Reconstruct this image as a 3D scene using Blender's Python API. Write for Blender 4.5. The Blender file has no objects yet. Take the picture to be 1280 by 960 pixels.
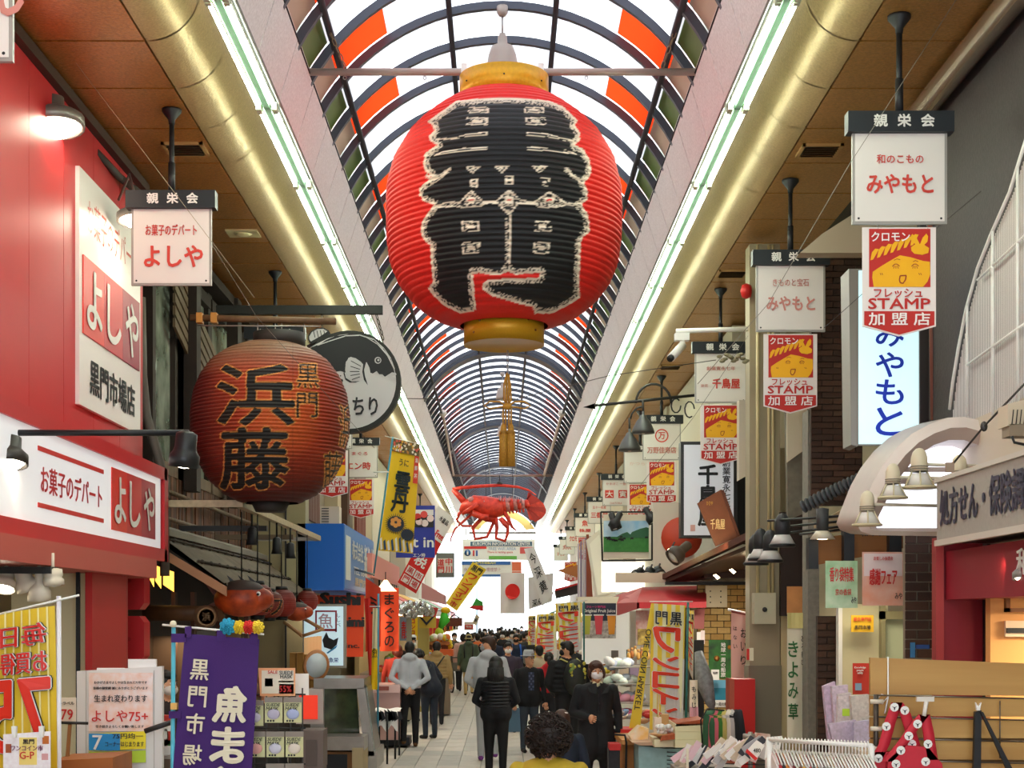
import bpy, bmesh, math, random
import numpy as np
from mathutils import Vector, Matrix
random.seed(7); np.random.seed(7)
SC = bpy.context.scene; COL = SC.collection
F = 1900.0; VX = 628.0; VY = 775.0; HC = 2.08        # focal length (px of 1280), vanishing point, eye height
cam_d = bpy.data.cameras.new('camera'); cam = bpy.data.objects.new('camera', cam_d); COL.objects.link(cam)
cam.location = (0, 0, HC); cam.rotation_euler = (math.pi/2, 0, 0)
cam_d.sensor_width = 36; cam_d.lens = 36*F/1280
cam_d.shift_x = (640-VX)/1280; cam_d.shift_y = (VY-480)/1280
cam_d.clip_start = .1; cam_d.clip_end = 400
SC.camera = cam
SC.view_settings.view_transform = 'Standard'; SC.view_settings.look = 'None'
SC.view_settings.gamma = 1; SC.view_settings.use_curve_mapping = False
SC.view_settings.exposure = 0.75
W = bpy.data.worlds.new('sky'); SC.world = W; W.use_nodes = True
bg = W.node_tree.nodes['Background']; bg.inputs[0].default_value = (.86, .93, 1, 1); bg.inputs[1].default_value = 3.0
TUBE_E = 24.0
SC.cycles.max_bounces = 8; SC.cycles.diffuse_bounces = 5; SC.cycles.transparent_max_bounces = 12
SC.cycles.transmission_bounces = 6; SC.cycles.sample_clamp_indirect = 6
SC.cycles.use_denoising = True
SC.cycles.caustics_reflective = False; SC.cycles.caustics_refractive = False

# ---------------------------------------------------------------- materials
def lin(h):
    h = h.lstrip('#'); r = [int(h[i:i+2], 16)/255 for i in (0, 2, 4)]
    return tuple(c/12.92 if c <= .04045 else ((c+.055)/1.055)**2.4 for c in r)
MATS = {}
def mat(h, rough=.6, metal=0, emit=0, noise=0, nscale=30, kind='', spec=.4, bump=0, trans=0, h2=None):
    key = (h, rough, metal, emit, noise, nscale, kind, spec, bump, trans, h2)
    if key in MATS: return MATS[key]
    m = bpy.data.materials.new('material_%d' % len(MATS)); m.use_nodes = True
    nt = m.node_tree; N = nt.nodes; L = nt.links; b = N['Principled BSDF']
    c = lin(h); b.inputs['Base Color'].default_value = (*c, 1)
    b.inputs['Roughness'].default_value = rough; b.inputs['Metallic'].default_value = metal
    b.inputs['Specular IOR Level'].default_value = spec
    if emit:
        b.inputs['Emission Color'].default_value = (*c, 1); b.inputs['Emission Strength'].default_value = emit
    if trans:
        b.inputs['Transmission Weight'].default_value = trans; b.inputs['IOR'].default_value = 1.3
    if noise or bump:
        tc = N.new('ShaderNodeTexCoord'); nz = N.new('ShaderNodeTexNoise')
        mp = N.new('ShaderNodeMapping'); L.new(tc.outputs['Object'], mp.inputs[0]); L.new(mp.outputs[0], nz.inputs['Vector'])
        nz.inputs['Scale'].default_value = nscale; nz.inputs['Detail'].default_value = 4
        if kind == 'woodx': mp.inputs['Scale'].default_value = (.06, 1, 1)
        if kind == 'woody': mp.inputs['Scale'].default_value = (1, .06, 1)
        if kind == 'woodz': mp.inputs['Scale'].default_value = (1, 1, .06)
        if noise:
            mr = N.new('ShaderNodeMapRange'); L.new(nz.outputs['Fac'], mr.inputs[0])
            mr.inputs[1].default_value = .3; mr.inputs[2].default_value = .7
            mx = N.new('ShaderNodeMix'); mx.data_type = 'RGBA'
            d = lin(h2) if h2 else tuple(x*(1-noise) for x in c)
            mx.inputs[6].default_value = (*d, 1)
            mx.inputs[7].default_value = (*c, 1)
            L.new(mr.outputs[0], mx.inputs[0]); L.new(mx.outputs[2], b.inputs['Base Color'])
        if bump:
            bp = N.new('ShaderNodeBump'); bp.inputs['Strength'].default_value = bump; bp.inputs['Distance'].default_value = .01
            L.new(nz.outputs['Fac'], bp.inputs['Height']); L.new(bp.outputs[0], b.inputs['Normal'])
    MATS[key] = m; return m
def sheet_mat(h, t=.75):
    """translucent roof sheet"""
    key = ('sheet', h, t)
    if key in MATS: return MATS[key]
    m = bpy.data.materials.new('roof_sheet'); m.use_nodes = True; nt = m.node_tree; N = nt.nodes; L = nt.links
    N.remove(N['Principled BSDF']); o = N['Material Output']
    tr = N.new('ShaderNodeBsdfTranslucent'); df = N.new('ShaderNodeBsdfDiffuse'); mx = N.new('ShaderNodeMixShader')
    tc = N.new('ShaderNodeTexCoord'); nz = N.new('ShaderNodeTexNoise'); nz.inputs['Scale'].default_value = 3
    cr = N.new('ShaderNodeMix'); cr.data_type = 'RGBA'; c = lin(h)
    cr.inputs[6].default_value = (*[x*.85 for x in c], 1); cr.inputs[7].default_value = (*c, 1)
    L.new(tc.outputs['Object'], nz.inputs['Vector']); L.new(nz.outputs['Fac'], cr.inputs[0])
    L.new(cr.outputs[2], tr.inputs['Color']); L.new(cr.outputs[2], df.inputs['Color'])
    mx.inputs[0].default_value = t; L.new(df.outputs[0], mx.inputs[1]); L.new(tr.outputs[0], mx.inputs[2])
    L.new(mx.outputs[0], o.inputs[0]); MATS[key] = m; return m
def vcol_mat(rough=.6, trans=0, bumpy=0):
    key = ('vcol', rough, trans)
    if key in MATS: return MATS[key]
    m = bpy.data.materials.new('painted_paper'); m.use_nodes = True; N = m.node_tree.nodes; L = m.node_tree.links
    a = N.new('ShaderNodeAttribute'); a.attribute_name = 'Col'; b = N['Principled BSDF']
    L.new(a.outputs['Color'], b.inputs['Base Color']); b.inputs['Roughness'].default_value = rough
    b.inputs['Specular IOR Level'].default_value = .3
    MATS[key] = m; return m
BLK = mat('#15171a', .5); WHT = mat('#ecebe6', .5); RED = mat('#c41f1c', .5); STEEL = mat('#9a958e', .35, .7)
DARK = mat('#2a2a2c', .5); CREAM = mat('#e9dfc4', .6); SKIN = mat('#d9a27e', .6); YEL = mat('#f2c70f', .6)
def glow(h, e): return mat(h, .5, 0, e)

# ---------------------------------------------------------------- geometry
def P(px, py, Y): return Vector(((px-VX)*Y/F, Y, HC+(VY-py)*Y/F))
def PX(px, py, X):                       # the point of the plane X = const under that pixel
    Y = X*F/(px-VX); return Vector((X, Y, HC+(VY-py)*Y/F))
def S(Y): return F/Y
def fb(mb, x0, y0, x1, y1, Y, th, m):        # board facing the camera side, px corners, thickness away from it
    a = P(x0, y1, Y); b = P(x1, y0, Y); return mb.box((a.x, Y, a.z), (b.x, Y+th, b.z), m)
def fq(mb, pts, Y, th, m): return mb.slab([P(x, y, Y) for x, y in pts], (0, th, 0), m)
class MB:
    def __init__(s): s.v = []; s.f = []; s.m = []; s.mats = []; s.smooth = []
    def mi(s, m):
        if m not in s.mats: s.mats.append(m)
        return s.mats.index(m)
    def add(s, vs, fs, m, smooth=False):
        o = len(s.v); k = s.mi(m); s.v += [tuple(v) for v in vs]
        for f in fs: s.f.append(tuple(i+o for i in f)); s.m.append(k); s.smooth.append(smooth)
        return s
    def box(s, a, b, m, rot=None, c=None):
        x0, y0, z0 = a; x1, y1, z1 = b
        vs = [Vector(p) for p in ((x0,y0,z0),(x1,y0,z0),(x1,y1,z0),(x0,y1,z0),(x0,y0,z1),(x1,y0,z1),(x1,y1,z1),(x0,y1,z1))]
        if rot is not None:
            c = Vector(c) if c is not None else (Vector(a)+Vector(b))/2
            vs = [rot @ (v-c)+c for v in vs]
        return s.add(vs, [(0,3,2,1),(4,5,6,7),(0,1,5,4),(1,2,6,5),(2,3,7,6),(3,0,4,7)], m)
    def cbox(s, c, d, m, rot=None):
        c = Vector(c); d = Vector(d)/2; return s.box(c-d, c+d, m, rot, c)
    def slab(s, pts, d, m):
        """polygon (3-D points, planar) pushed along vector d"""
        n = len(pts); d = Vector(d); vs = [Vector(p) for p in pts]; vs += [p+d for p in vs]
        fs = [tuple(range(n)), tuple(range(2*n-1, n-1, -1))]+[(i, i+n, (i+1) % n+n, (i+1) % n) for i in range(n)]
        return s.add(vs, fs, m)
    def poly(s, pts, m): return s.add(pts, [tuple(range(len(pts)))], m)
    def tube(s, pts, r, m, n=8, cap=True, smooth=True):
        pts = [Vector(p) for p in pts]; rs = r if isinstance(r, (list, tuple)) else [r]*len(pts)
        vs = []; up = None
        for i, p in enumerate(pts):
            t = (pts[min(i+1, len(pts)-1)]-pts[max(i-1, 0)])
            if t.length < 1e-9: t = Vector((0, 0, 1))
            t.normalize()
            if up is None:
                up = t.orthogonal().normalized()
            up = (up-t*up.dot(t)); up = up.normalized() if up.length > 1e-6 else t.orthogonal().normalized()
            w = t.cross(up)
            for k in range(n):
                a = 2*math.pi*k/n; vs.append(p+(up*math.cos(a)+w*math.sin(a))*rs[i])
        fs = [(i*n+k, i*n+(k+1) % n, (i+1)*n+(k+1) % n, (i+1)*n+k) for i in range(len(pts)-1) for k in range(n)]
        if cap: fs += [tuple(range(n-1, -1, -1)), tuple(range((len(pts)-1)*n, len(pts)*n))]
        return s.add(vs, fs, m, smooth)
    def lathe(s, c, prof, m, n=24, axis=(0, 0, 1), smooth=True, sx=1, sy=1):
        """prof: (radius, height) pairs along axis"""
        c = Vector(c); ax = Vector(axis).normalized(); q = Vector((0, 0, 1)).rotation_difference(ax)
        vs = [c+q @ Vector((r*math.cos(2*math.pi*k/n)*sx, r*math.sin(2*math.pi*k/n)*sy, h)) for r, h in prof for k in range(n)]
        fs = [(i*n+k, i*n+(k+1) % n, (i+1)*n+(k+1) % n, (i+1)*n+k) for i in range(len(prof)-1) for k in range(n)]
        if prof[0][0] > 1e-5: fs.append(tuple(range(n-1, -1, -1)))
        if prof[-1][0] > 1e-5: fs.append(tuple(range((len(prof)-1)*n, len(prof)*n)))
        return s.add(vs, fs, m, smooth)
    def ball(s, c, r, m, n=12, k=8, smooth=True, rot=None):
        r = r if isinstance(r, (tuple, list)) else (r, r, r); c = Vector(c); vs = []
        for i in range(k+1):
            a = math.pi*i/k
            for j in range(n):
                b = 2*math.pi*j/n; v = Vector((r[0]*math.sin(a)*math.cos(b), r[1]*math.sin(a)*math.sin(b), r[2]*math.cos(a)))
                vs.append(c+(rot @ v if rot is not None else v))
        fs = [(i*n+j, (i+1)*n+j, (i+1)*n+(j+1) % n, i*n+(j+1) % n) for i in range(k) for j in range(n)]
        return s.add(vs, fs, m, smooth)
    def disc(s, c, r, m, n=20, u=(1,0,0), v=(0,0,1), ry=None):
        c = Vector(c); u = Vector(u); v = Vector(v); ry = ry or r
        return s.poly([c+u*r*math.cos(2*math.pi*k/n)+v*ry*math.sin(2*math.pi*k/n) for k in range(n)], m)
    def grid(s, fn, nu, nv, m, smooth=True):
        vs = [fn(i/nu, j/nv) for j in range(nv+1) for i in range(nu+1)]
        fs = [(j*(nu+1)+i, j*(nu+1)+i+1, (j+1)*(nu+1)+i+1, (j+1)*(nu+1)+i) for j in range(nv) for i in range(nu)]
        return s.add(vs, fs, m, smooth)
OFF = {}
def mesh_of(mb, name, off):
    me = bpy.data.meshes.new(name)
    vs = np.array(mb.v, dtype=float)-np.array(off) if mb.v else np.zeros((0, 3))
    me.from_pydata(vs.tolist(), [], mb.f)
    for m in mb.mats: me.materials.append(m)
    me.polygons.foreach_set('material_index', mb.m); me.polygons.foreach_set('use_smooth', mb.smooth)
    me.update(); return me
def part(name, mb, parent, label=None, stuff=False):
    off = OFF.get(parent.name, (0, 0, 0)) if parent else (0, 0, 0)
    o = bpy.data.objects.new(name, mesh_of(mb, name, off)); COL.objects.link(o); o.parent = parent; OFF[o.name] = off
    if label: o['label'] = label
    if stuff: o['kind'] = 'stuff'
    return o
def tag(o, label, cat, group=None):
    o['label'] = label; o['category'] = cat
    if group: o['group'] = group
    return o
def root(name, label, cat, loc=(0, 0, 0), group=None, local=False):
    o = bpy.data.objects.new(name, None); COL.objects.link(o); o.location = loc; o.empty_display_size = .1
    OFF[o.name] = (0, 0, 0) if local else tuple(loc); return tag(o, label, cat, group)
def single(name, label, cat, mb, group=None):
    vs = np.array(mb.v); lo = vs.min(0); hi = vs.max(0); off = ((lo[0]+hi[0])/2, (lo[1]+hi[1])/2, lo[2])
    o = bpy.data.objects.new(name, mesh_of(mb, name, off)); COL.objects.link(o); o.location = off; OFF[o.name] = off
    return tag(o, label, cat, group)
def struct(name, mb, parent=None):
    if parent is not None: return part(name, mb, parent)
    vs = np.array(mb.v); lo = vs.min(0); hi = vs.max(0); off = ((lo[0]+hi[0])/2, (lo[1]+hi[1])/2, lo[2])
    o = bpy.data.objects.new(name, mesh_of(mb, name, off)); COL.objects.link(o); o.location = off; OFF[o.name] = off
    o['kind'] = 'structure'; return o
def inst(name, me, parent, loc=(0, 0, 0), label=None):       # a piece that shares its mesh (world loc)
    o = bpy.data.objects.new(name, me); COL.objects.link(o); o.parent = parent
    off = OFF.get(parent.name, (0, 0, 0)) if parent else (0, 0, 0); o.location = Vector(loc)-Vector(off)
    if label: o['label'] = label
    return o
def dup(r, loc, label, group=None):
    c = r.copy(); COL.objects.link(c); c.location = loc; c['label'] = label
    if group: c['group'] = group
    for ch in list(r.children):
        d = ch.copy(); COL.objects.link(d); d.parent = c
        for g in list(ch.children):
            e = g.copy(); COL.objects.link(e); e.parent = d
    return c

def Q(name, lab, cat, *ops, group=None):
    """one thing from a list of (part name or '', kind, ...) shapes: f = px board, q = px polygon, b = box, t = tube, l = lathe, T = lettering"""
    ps = {}; order = []
    for o in ops:
        n, k, a = o[0], o[1], o[2:]
        if n not in ps: ps[n] = MB(); order.append(n)
        b = ps[n]
        if k == 'f': fb(b, *a)
        elif k == 'q': fq(b, *a)
        elif k == 'b': b.box(*a)
        elif k == 't': b.tube([P(*p) if p[2] > 5 or len(p) > 3 else p for p in a[0]], *a[1:])
        elif k == 'w': b.tube(*a)
        elif k == 'l': b.lathe(*a)
        elif k == 'o': b.ball(*a)
        elif k == 'T': s, x, y, Y, w, h, m = a[:7]; T(b, s, P(x, y, Y), w/S(Y), h/S(Y), m, bold=a[7] if len(a) > 7 else .015)
        elif k == 'V': s, x, y, Y, sz, m = a[:6]; TV(b, s, P(x, y, Y), sz/S(Y), m, bold=a[6] if len(a) > 6 else .015, mirror=len(a) > 7)
    if order == ['']: return single(name, lab, cat, ps[''], group)
    vs = np.concatenate([np.array(p.v) for p in ps.values()]); lo = vs.min(0); hi = vs.max(0)
    r = root(name, lab, cat, ((lo[0]+hi[0])/2, (lo[1]+hi[1])/2, lo[2]), group)
    for n in order: part(n or 'body', ps[n], r)
    return r

# ---------------------------------------------------------------- lettering
TC = {}
def glyphs(s, bold=0.0, res=2):
    bold = 0
    k = (s, round(bold, 3), res)
    if k not in TC:
        c = bpy.data.curves.new('t', 'FONT'); c.body = s; c.resolution_u = res; c.offset = bold; c.align_x = 'CENTER'
        c.space_line = .95
        o = bpy.data.objects.new('t', c); COL.objects.link(o); me = o.to_mesh()
        v = np.zeros(len(me.vertices)*3); me.vertices.foreach_get('co', v); v = v.reshape(-1, 3)[:, :2].copy()
        fs = [tuple(p.vertices) for p in me.polygons]; o.to_mesh_clear(); bpy.data.objects.remove(o); bpy.data.curves.remove(c)
        TC[k] = (v, fs)
    return TC[k]
def T(mb, s, c, w, h, m, u=(1, 0, 0), v=(0, 0, 1), bold=.012, out=.004, mirror=False, slant=0, warp=None, res=2):
    """lettering s fitted into a w x h box centred on c, on the plane (u, v)"""
    if bold > .014:                       # heavy strokes: shifted copies of the thin-offset glyph
        e = (bold-.006)*.75; U_ = Vector(u).normalized(); V_ = Vector(v).normalized()
        k = (h or w/max(1, len(s)))*e; cc = Vector(c)
        for i, (a, b) in enumerate(((k, 0), (-k, 0), (0, k), (0, -k), (k*.7, k*.7), (-k*.7, -k*.7), (k*.7, -k*.7), (-k*.7, k*.7))):
            T(mb, s, cc+U_*a+V_*b, w, h, m, u, v, .006, out+i*.0007, mirror, slant, warp, res)
        return mb
    g, fs = glyphs(s, bold, res)
    if not len(g): return mb
    u = Vector(u).normalized(); v = Vector(v).normalized(); n = u.cross(v); c = Vector(c)
    lo = g.min(0); hi = g.max(0); ctr = (lo+hi)/2; d = np.maximum(hi-lo, 1e-6)
    sx = w/d[0] if w else None; sy = h/d[1] if h else sx
    if sx is None: sx = sy
    p = (g-ctr)*np.array([sx, sy]); x = p[:, 0]+p[:, 1]*slant; y = p[:, 1]
    if mirror: x = -x
    X = np.outer(x, u)+np.outer(y, v)+np.array(c+n*out)
    if warp is not None: X = warp(X)
    if mirror: fs = [f[::-1] for f in fs]
    return mb.add(X.tolist(), fs, m)
def TV(mb, s, top, size, m, u=(1, 0, 0), v=(0, 0, 1), bold=.012, out=.004, mirror=False, pitch=1.0, sx=1.0, warp=None, res=2):
    """vertical lettering: characters of height size stacked down from top"""
    u = Vector(u).normalized(); v = Vector(v).normalized(); n = u.cross(v); top = Vector(top)
    if bold > .014:
        e = (bold-.006)*size
        for i, (a, b) in enumerate(((e, 0), (-e, 0), (0, e), (0, -e), (e*.7, e*.7), (-e*.7, -e*.7), (e*.7, -e*.7), (-e*.7, e*.7))):
            TV(mb, s, top+u*a+v*b, size, m, u, v, .006, out+i*.0007, mirror, pitch, sx, warp, res)
        return mb
    for i, ch in enumerate(s):
        if ch == ' ': continue
        g, fs = glyphs(ch, bold, res); 
        if not len(g): continue
        if ch in 'ー-': p = np.stack([g[:, 1]-.38, -(g[:, 0]-0)], 1)
        else: p = g-np.array([0, .38])
        p = p*size*np.array([sx, 1]); c = top-v*(size*(pitch*i+.5)); x = -p[:, 0] if mirror else p[:, 0]
        X = np.outer(x, u)+np.outer(p[:, 1], v)+np.array(c+n*out)
        if warp is not None: X = warp(X)
        mb.add(X.tolist(), [f[::-1] for f in fs] if mirror else fs, m)
    return mb
# ================================================================ STRUCTURE
YN, YE = -4.0, 77.0
def brickmat(h, mortar, sc, bw, rh, off=.5, rough=.7, ms=.02, rot=None):
    m = bpy.data.materials.new('joints'); m.use_nodes = True; N = m.node_tree.nodes; L = m.node_tree.links
    t = N.new('ShaderNodeTexBrick'); tc = N.new('ShaderNodeTexCoord'); mp = N.new('ShaderNodeMapping')
    L.new(tc.outputs['Object'], mp.inputs[0]); L.new(mp.outputs[0], t.inputs['Vector'])
    if rot: mp.inputs['Rotation'].default_value = rot
    c = lin(h); t.inputs['Color1'].default_value = (*c, 1); t.inputs['Color2'].default_value = (*[x*.85 for x in c], 1)
    t.inputs['Mortar'].default_value = (*lin(mortar), 1); t.inputs['Scale'].default_value = sc
    t.inputs['Brick Width'].default_value = bw; t.inputs['Row Height'].default_value = rh; t.inputs['Mortar Size'].default_value = ms
    t.offset = off; L.new(t.outputs[0], N['Principled BSDF'].inputs['Base Color']); N['Principled BSDF'].inputs['Roughness'].default_value = rough
    return m
# floor
mb = MB(); mb.box((-6, YN, -.12), (6, 200, 0), brickmat('#b8b1a7', '#928c84', 1, .31, .8, 0, ms=.012)); floor = struct('floor', mb)
tm = MB(); tm.box((.006, .006, 0), (.304, .794, .012), mat('#bdb5aa', .6, noise=.15, nscale=6)); tme = mesh_of(tm, 'floor_tile', (0, 0, 0))
tm = MB(); tm.box((.006, .006, 0), (.304, .794, .012), mat('#aaa59d', .6, noise=.15, nscale=5)); tme2 = mesh_of(tm, 'floor_tile', (0, 0, 0))
for i in range(11):
    for j in range(22):
        inst('floor_tile', tme if random.random() < .7 else tme2, floor, (-2.17+.31*i, 19.2+.8*j, 0))
# soffits (ceiling) with panels
GOLD = mat('#b87a38', .36, .5, noise=.4, nscale=45, bump=.35); COVE = mat('#c2a674', .36, .5, noise=.28, nscale=50, bump=.3)
GOLD2 = mat('#b58246', .4, .5, noise=.38, nscale=45, bump=.35)
mb = MB()
for sx in (-1, 1):
    mb.box((min(sx*2.6, sx*4.4), YN, HC+4.44), (max(sx*2.6, sx*4.4), YE, HC+4.5), BLK)
    mb.box((min(sx*1.64, sx*2.62), YN, HC+5.22), (max(sx*1.64, sx*2.62), YE, HC+5.28), WHT)
    mb.box((min(sx*2.34, sx*2.44), YN, HC+4.86), (max(sx*2.34, sx*2.44), YE, HC+5.24), DARK)
    mb.box((min(sx*1.645, sx*1.7), YN, HC+4.62), (max(sx*1.645, sx*1.7), YE, HC+5.24), WHT)
ceiling = struct('ceiling', mb)
def arcprof(sx, w=1.02):
    pts = [(2.70, 4.40)]+[(2.70-.40*math.sin(a), 4.80-.40*math.cos(a)) for a in np.linspace(.12, math.pi/2, 9)]+[(2.30, 5.2)]
    return [(sx*x, HC+z) for x, z in pts]
PT = 1.03; meP = {}
for sx in (-1, 1):
    a = MB(); x0, x1 = sorted((sx*2.722, sx*3.66)); a.box((x0, .014, HC+4.40), (x1, PT-.014, HC+4.425), GOLD if sx < 0 else GOLD2)
    meP[sx, 0] = mesh_of(a, 'ceiling_panel', (0, 0, 0))
    a = MB(); pr = arcprof(sx); vs = [(x, y, z) for y in (.012, PT-.012) for x, z in pr]; n = len(pr)
    vs += [(x+sx*.015, y, z+.015) for x, y, z in vs]
    fs = [(i, i+1, n+i+1, n+i) for i in range(n-1)]+[(i+2*n, n+i+2*n, n+i+1+2*n, i+1+2*n) for i in range(n-1)]
    a.add(vs, fs, COVE, True); meP[sx, 1] = mesh_of(a, 'cove_panel', (0, 0, 0))
y = 11.55-PT*15
farp = MB()
while y < YE:
    for sx in (-1, 1):
        if 5 < y < 46:
            inst('ceiling_panel', meP[sx, 0], ceiling, (0, y, 0)); inst('cove_panel', meP[sx, 1], ceiling, (0, y, 0))
        else:
            for k in (0, 1):
                me = meP[sx, k]; farp.add([(v.co.x, v.co.y+y, v.co.z) for v in me.vertices], [tuple(p.vertices) for p in me.polygons], me.materials[0], k == 1)
    y += PT
struct('distant_panel', farp, ceiling)['kind'] = 'stuff'
# pale granite fascias
FAS = mat('#ece6e2', .5, noise=.12, nscale=50, h2='#d3cac5'); TRIM = mat('#8b8a86', .4, .5)
mb = MB()
for sx in (-1, 1):
    mb.slab([(sx*1.655, YN, HC+4.62), (sx*1.655, YE, HC+4.62), (sx*1.80, YE, HC+4.15), (sx*1.80, YN, HC+4.15)], (sx*.02, 0, .01), DARK)
    mb.tube([(sx*1.625, YN, HC+4.60), (sx*1.625, YE, HC+4.60)], .012, BLK, 5)
    mb.tube([(sx*1.775, YN, HC+4.12), (sx*1.775, YE, HC+4.12)], .014, TRIM, 5)
fas = struct('trim_1', mb); mf = {}
for sx in (-1, 1):
    a = MB(); a.slab([(sx*1.62, .01, HC+4.60), (sx*1.62, PT-.01, HC+4.60), (sx*1.77, PT-.01, HC+4.12), (sx*1.77, .01, HC+4.12)], (sx*.02, 0, .008), FAS)
    mf[sx] = mesh_of(a, 'fascia_panel', (0, 0, 0))
y = 12.05-PT*15; farf = MB()
while y < YE:
    for sx in (-1, 1):
        if 7 < y < 50: inst('fascia_panel', mf[sx], fas, (0, y, 0))
        else: farf.add([(v.co.x, v.co.y+y, v.co.z) for v in mf[sx].vertices], [tuple(p.vertices) for p in mf[sx].polygons], FAS)
    y += PT
struct('distant_panel', farf, fas)['kind'] = 'stuff'
# vault
R0 = 1.85; ZC = HC+3.69
def arc(a): return (R0*math.sin(a), ZC+R0*math.cos(a))
RIBM = mat('#4b4f59', .45, .2); PUR = mat('#3d3f44', .5, .2)
SH = {'W': sheet_mat('#f4f6fb', .36), 'O': sheet_mat('#ff4a1c', .4), 'G': mat('#5f7c35', .5), 'C': mat('#c9b7a2', .5)}
def rib_mb(w=.055, d=.07, a0=62):
    b = MB(); n = 26; vs = []
    for i in range(n+1):
        a = math.radians(-a0+2*a0*i/n)
        for r, yy in ((R0, 0), (R0, w), (R0+d, w), (R0+d, 0)): vs.append((r*math.sin(a), yy, ZC+r*math.cos(a)))
    fs = [(i*4+k, (i+1)*4+k, (i+1)*4+(k+1) % 4, i*4+(k+1) % 4) for i in range(n) for k in range(4)]
    return b.add(vs, fs, RIBM)
def sheet_mb(a0, a1, m, y0=.05, y1=.82, r=R0+.08):
    b = MB(); n = 6; vs = []
    for i in range(n+1):
        a = math.radians(a0+(a1-a0)*i/n)
        for rr in (r, r+.006):
            for yy in (y0, y1): vs.append((rr*math.sin(a), yy, ZC+rr*math.cos(a)))
    fs = [(i*4, i*4+1, i*4+5, i*4+4) for i in range(n)]
    return b.add(vs, fs, m, True)
BAY = .8175; PH = 12.13
seq = {0: 'W', 1: 'O', 2: 'W', 3: 'O', 4: 'W', 5: 'W', 6: 'O', 7: 'O', 8: 'W', 9: 'O', 10: 'W', 11: 'O', 12: 'O'}
def kind(i): return seq.get(i, 'WOWOW'[(i-13) % 5])
ribme = mesh_of(rib_mb(), 'roof_rib', (0, 0, 0))
defs = {'O': [(-50.6, -32.7, 'O'), (-32.7, 32.7, 'W'), (32.7, 50.6, 'O'), (-61, -50.6, 'C'), (50.6, 61, 'C')],
        'W': [(-50.6, -15, 'W'), (-15, 15, 'W'), (15, 50.6, 'W'), (-61, -50.6, 'G'), (50.6, 61, 'G')]}
shme = {k: [mesh_of(sheet_mb(a, b, SH[m]), 'roof_sheet', (0, 0, 0)) for a, b, m in v] for k, v in defs.items()}
mb = MB()
for a in (-50.6, -15, 15, 50.6):
    r = math.radians(a); x, z = arc(r); mb.tube([(x*1.0, YN, z+.01), (x*1.0, YE, z+.01)], .034, PUR, 4)
vault = struct('ceiling_2', mb); far = MB()
i0 = int((YN-PH)/BAY)
for i in range(i0, int((YE-PH)/BAY)):
    y = PH+BAY*i; near = 9 < y < 46
    if near: inst('roof_rib', ribme, vault, (0, y, 0))
    for me in ([] if near else [ribme])+shme[kind(i)]:
        if near: inst('roof_sheet', me, vault, (0, y, 0), None)
        else: far.add([(v.co.x, v.co.y+y, v.co.z) for v in me.vertices], [tuple(p.vertices) for p in me.polygons], me.materials[0])
struct('distant_rib', far, vault)['kind'] = 'stuff'
for y in (31.2, 43.0, 54.6, 66):
    b = rib_mb(.5, .14); b.v = [(x*.985, yy+y, ZC+(z-ZC)*.985) for x, yy, z in b.v]; struct('wide_rib', b, vault)
# end gable with yellow arch
mb = MB(); YG = YE; n = 24
o = [(R0*1.02*math.sin(a), YG, ZC+R0*1.02*math.cos(a)) for a in np.linspace(-1.06, 1.06, n)]
q = [(x*.72, YG, HC+4.45+(z-HC-4.45)*.68) for x, _, z in o]
YG_M = mat('#e8c874', .5)
mb.add(o+q, [(i, i+1, n+i+1, n+i) for i in range(n-1)], YG_M)
for x in np.linspace(-1.1, 1.1, 9): mb.tube([(x, YG+.1, HC+4.4), (x, YG+.1, HC+5.2)], .02, STEEL, 4)
mb.box((-1.7, YG, HC+4.35), (1.7, YG+.08, HC+4.47), STEEL)
struct('trim_2', mb)
# side walls behind the shop fronts
mb = MB(); mb.box((-4.4, YN, 0), (-4.2, YE, HC+4.5), mat('#8f8468', .8)); struct('wall_left', mb)
mb = MB(); mb.box((4.2, YN, 0), (4.4, YE, HC+4.5), mat('#9d9277', .8)); struct('wall_right', mb)
# fluorescent fixtures
TM = glow('#f6ffe6', TUBE_E); TROUGH = mat('#6f9a80', .4)
def fluor(sx, y, label):
    r = root('fluorescent_light', label, 'light', (sx*1.88, y, HC+4.1), 'fluorescent tubes of the %s cove' % ('left' if sx < 0 else 'right'))
    b = MB(); b.box((sx*1.88-.045, y, HC+4.11), (sx*1.88+.045, y+2.13, HC+4.13), TROUGH)
    b.box((sx*1.88-.025, y, HC+4.085), (sx*1.88+.025, y+2.13, HC+4.12), TROUGH); part('trough', b, r)
    for dx in (-.062, .062):
        b = MB(); b.tube([(sx*1.88+dx, y+.05, HC+4.085), (sx*1.88+dx, y+2.08, HC+4.085)], .016, TM, 6); part('tube', b, r)
        b = MB()
        for yy in (.0, 2.08): b.box((sx*1.88+dx-.02, y+yy, HC+4.06), (sx*1.88+dx+.02, y+yy+.05, HC+4.12), mat('#b9c0a8', .5))
        part('end_socket', b, r)
    return r
for sx, nm in ((-1, 'left'), (1, 'right')):
    a = fluor(sx, 12.16-2.15*6, 'twin fluorescent tubes in a pale trough along the %s cove' % nm)
    for k in range(1, 36):
        o_ = k-5; w_ = ('first', 'second', 'third', 'fourth', 'fifth', 'sixth', 'seventh', 'eighth', 'ninth', 'tenth')
        dup(a, (sx*1.88, 12.16-2.15*(6-k), HC+4.1), '%s pair of fluorescent tubes in view along the %s cove, counted from the top edge' % (w_[o_], nm) if 0 <= o_ < 10 else a['label'])
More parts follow.
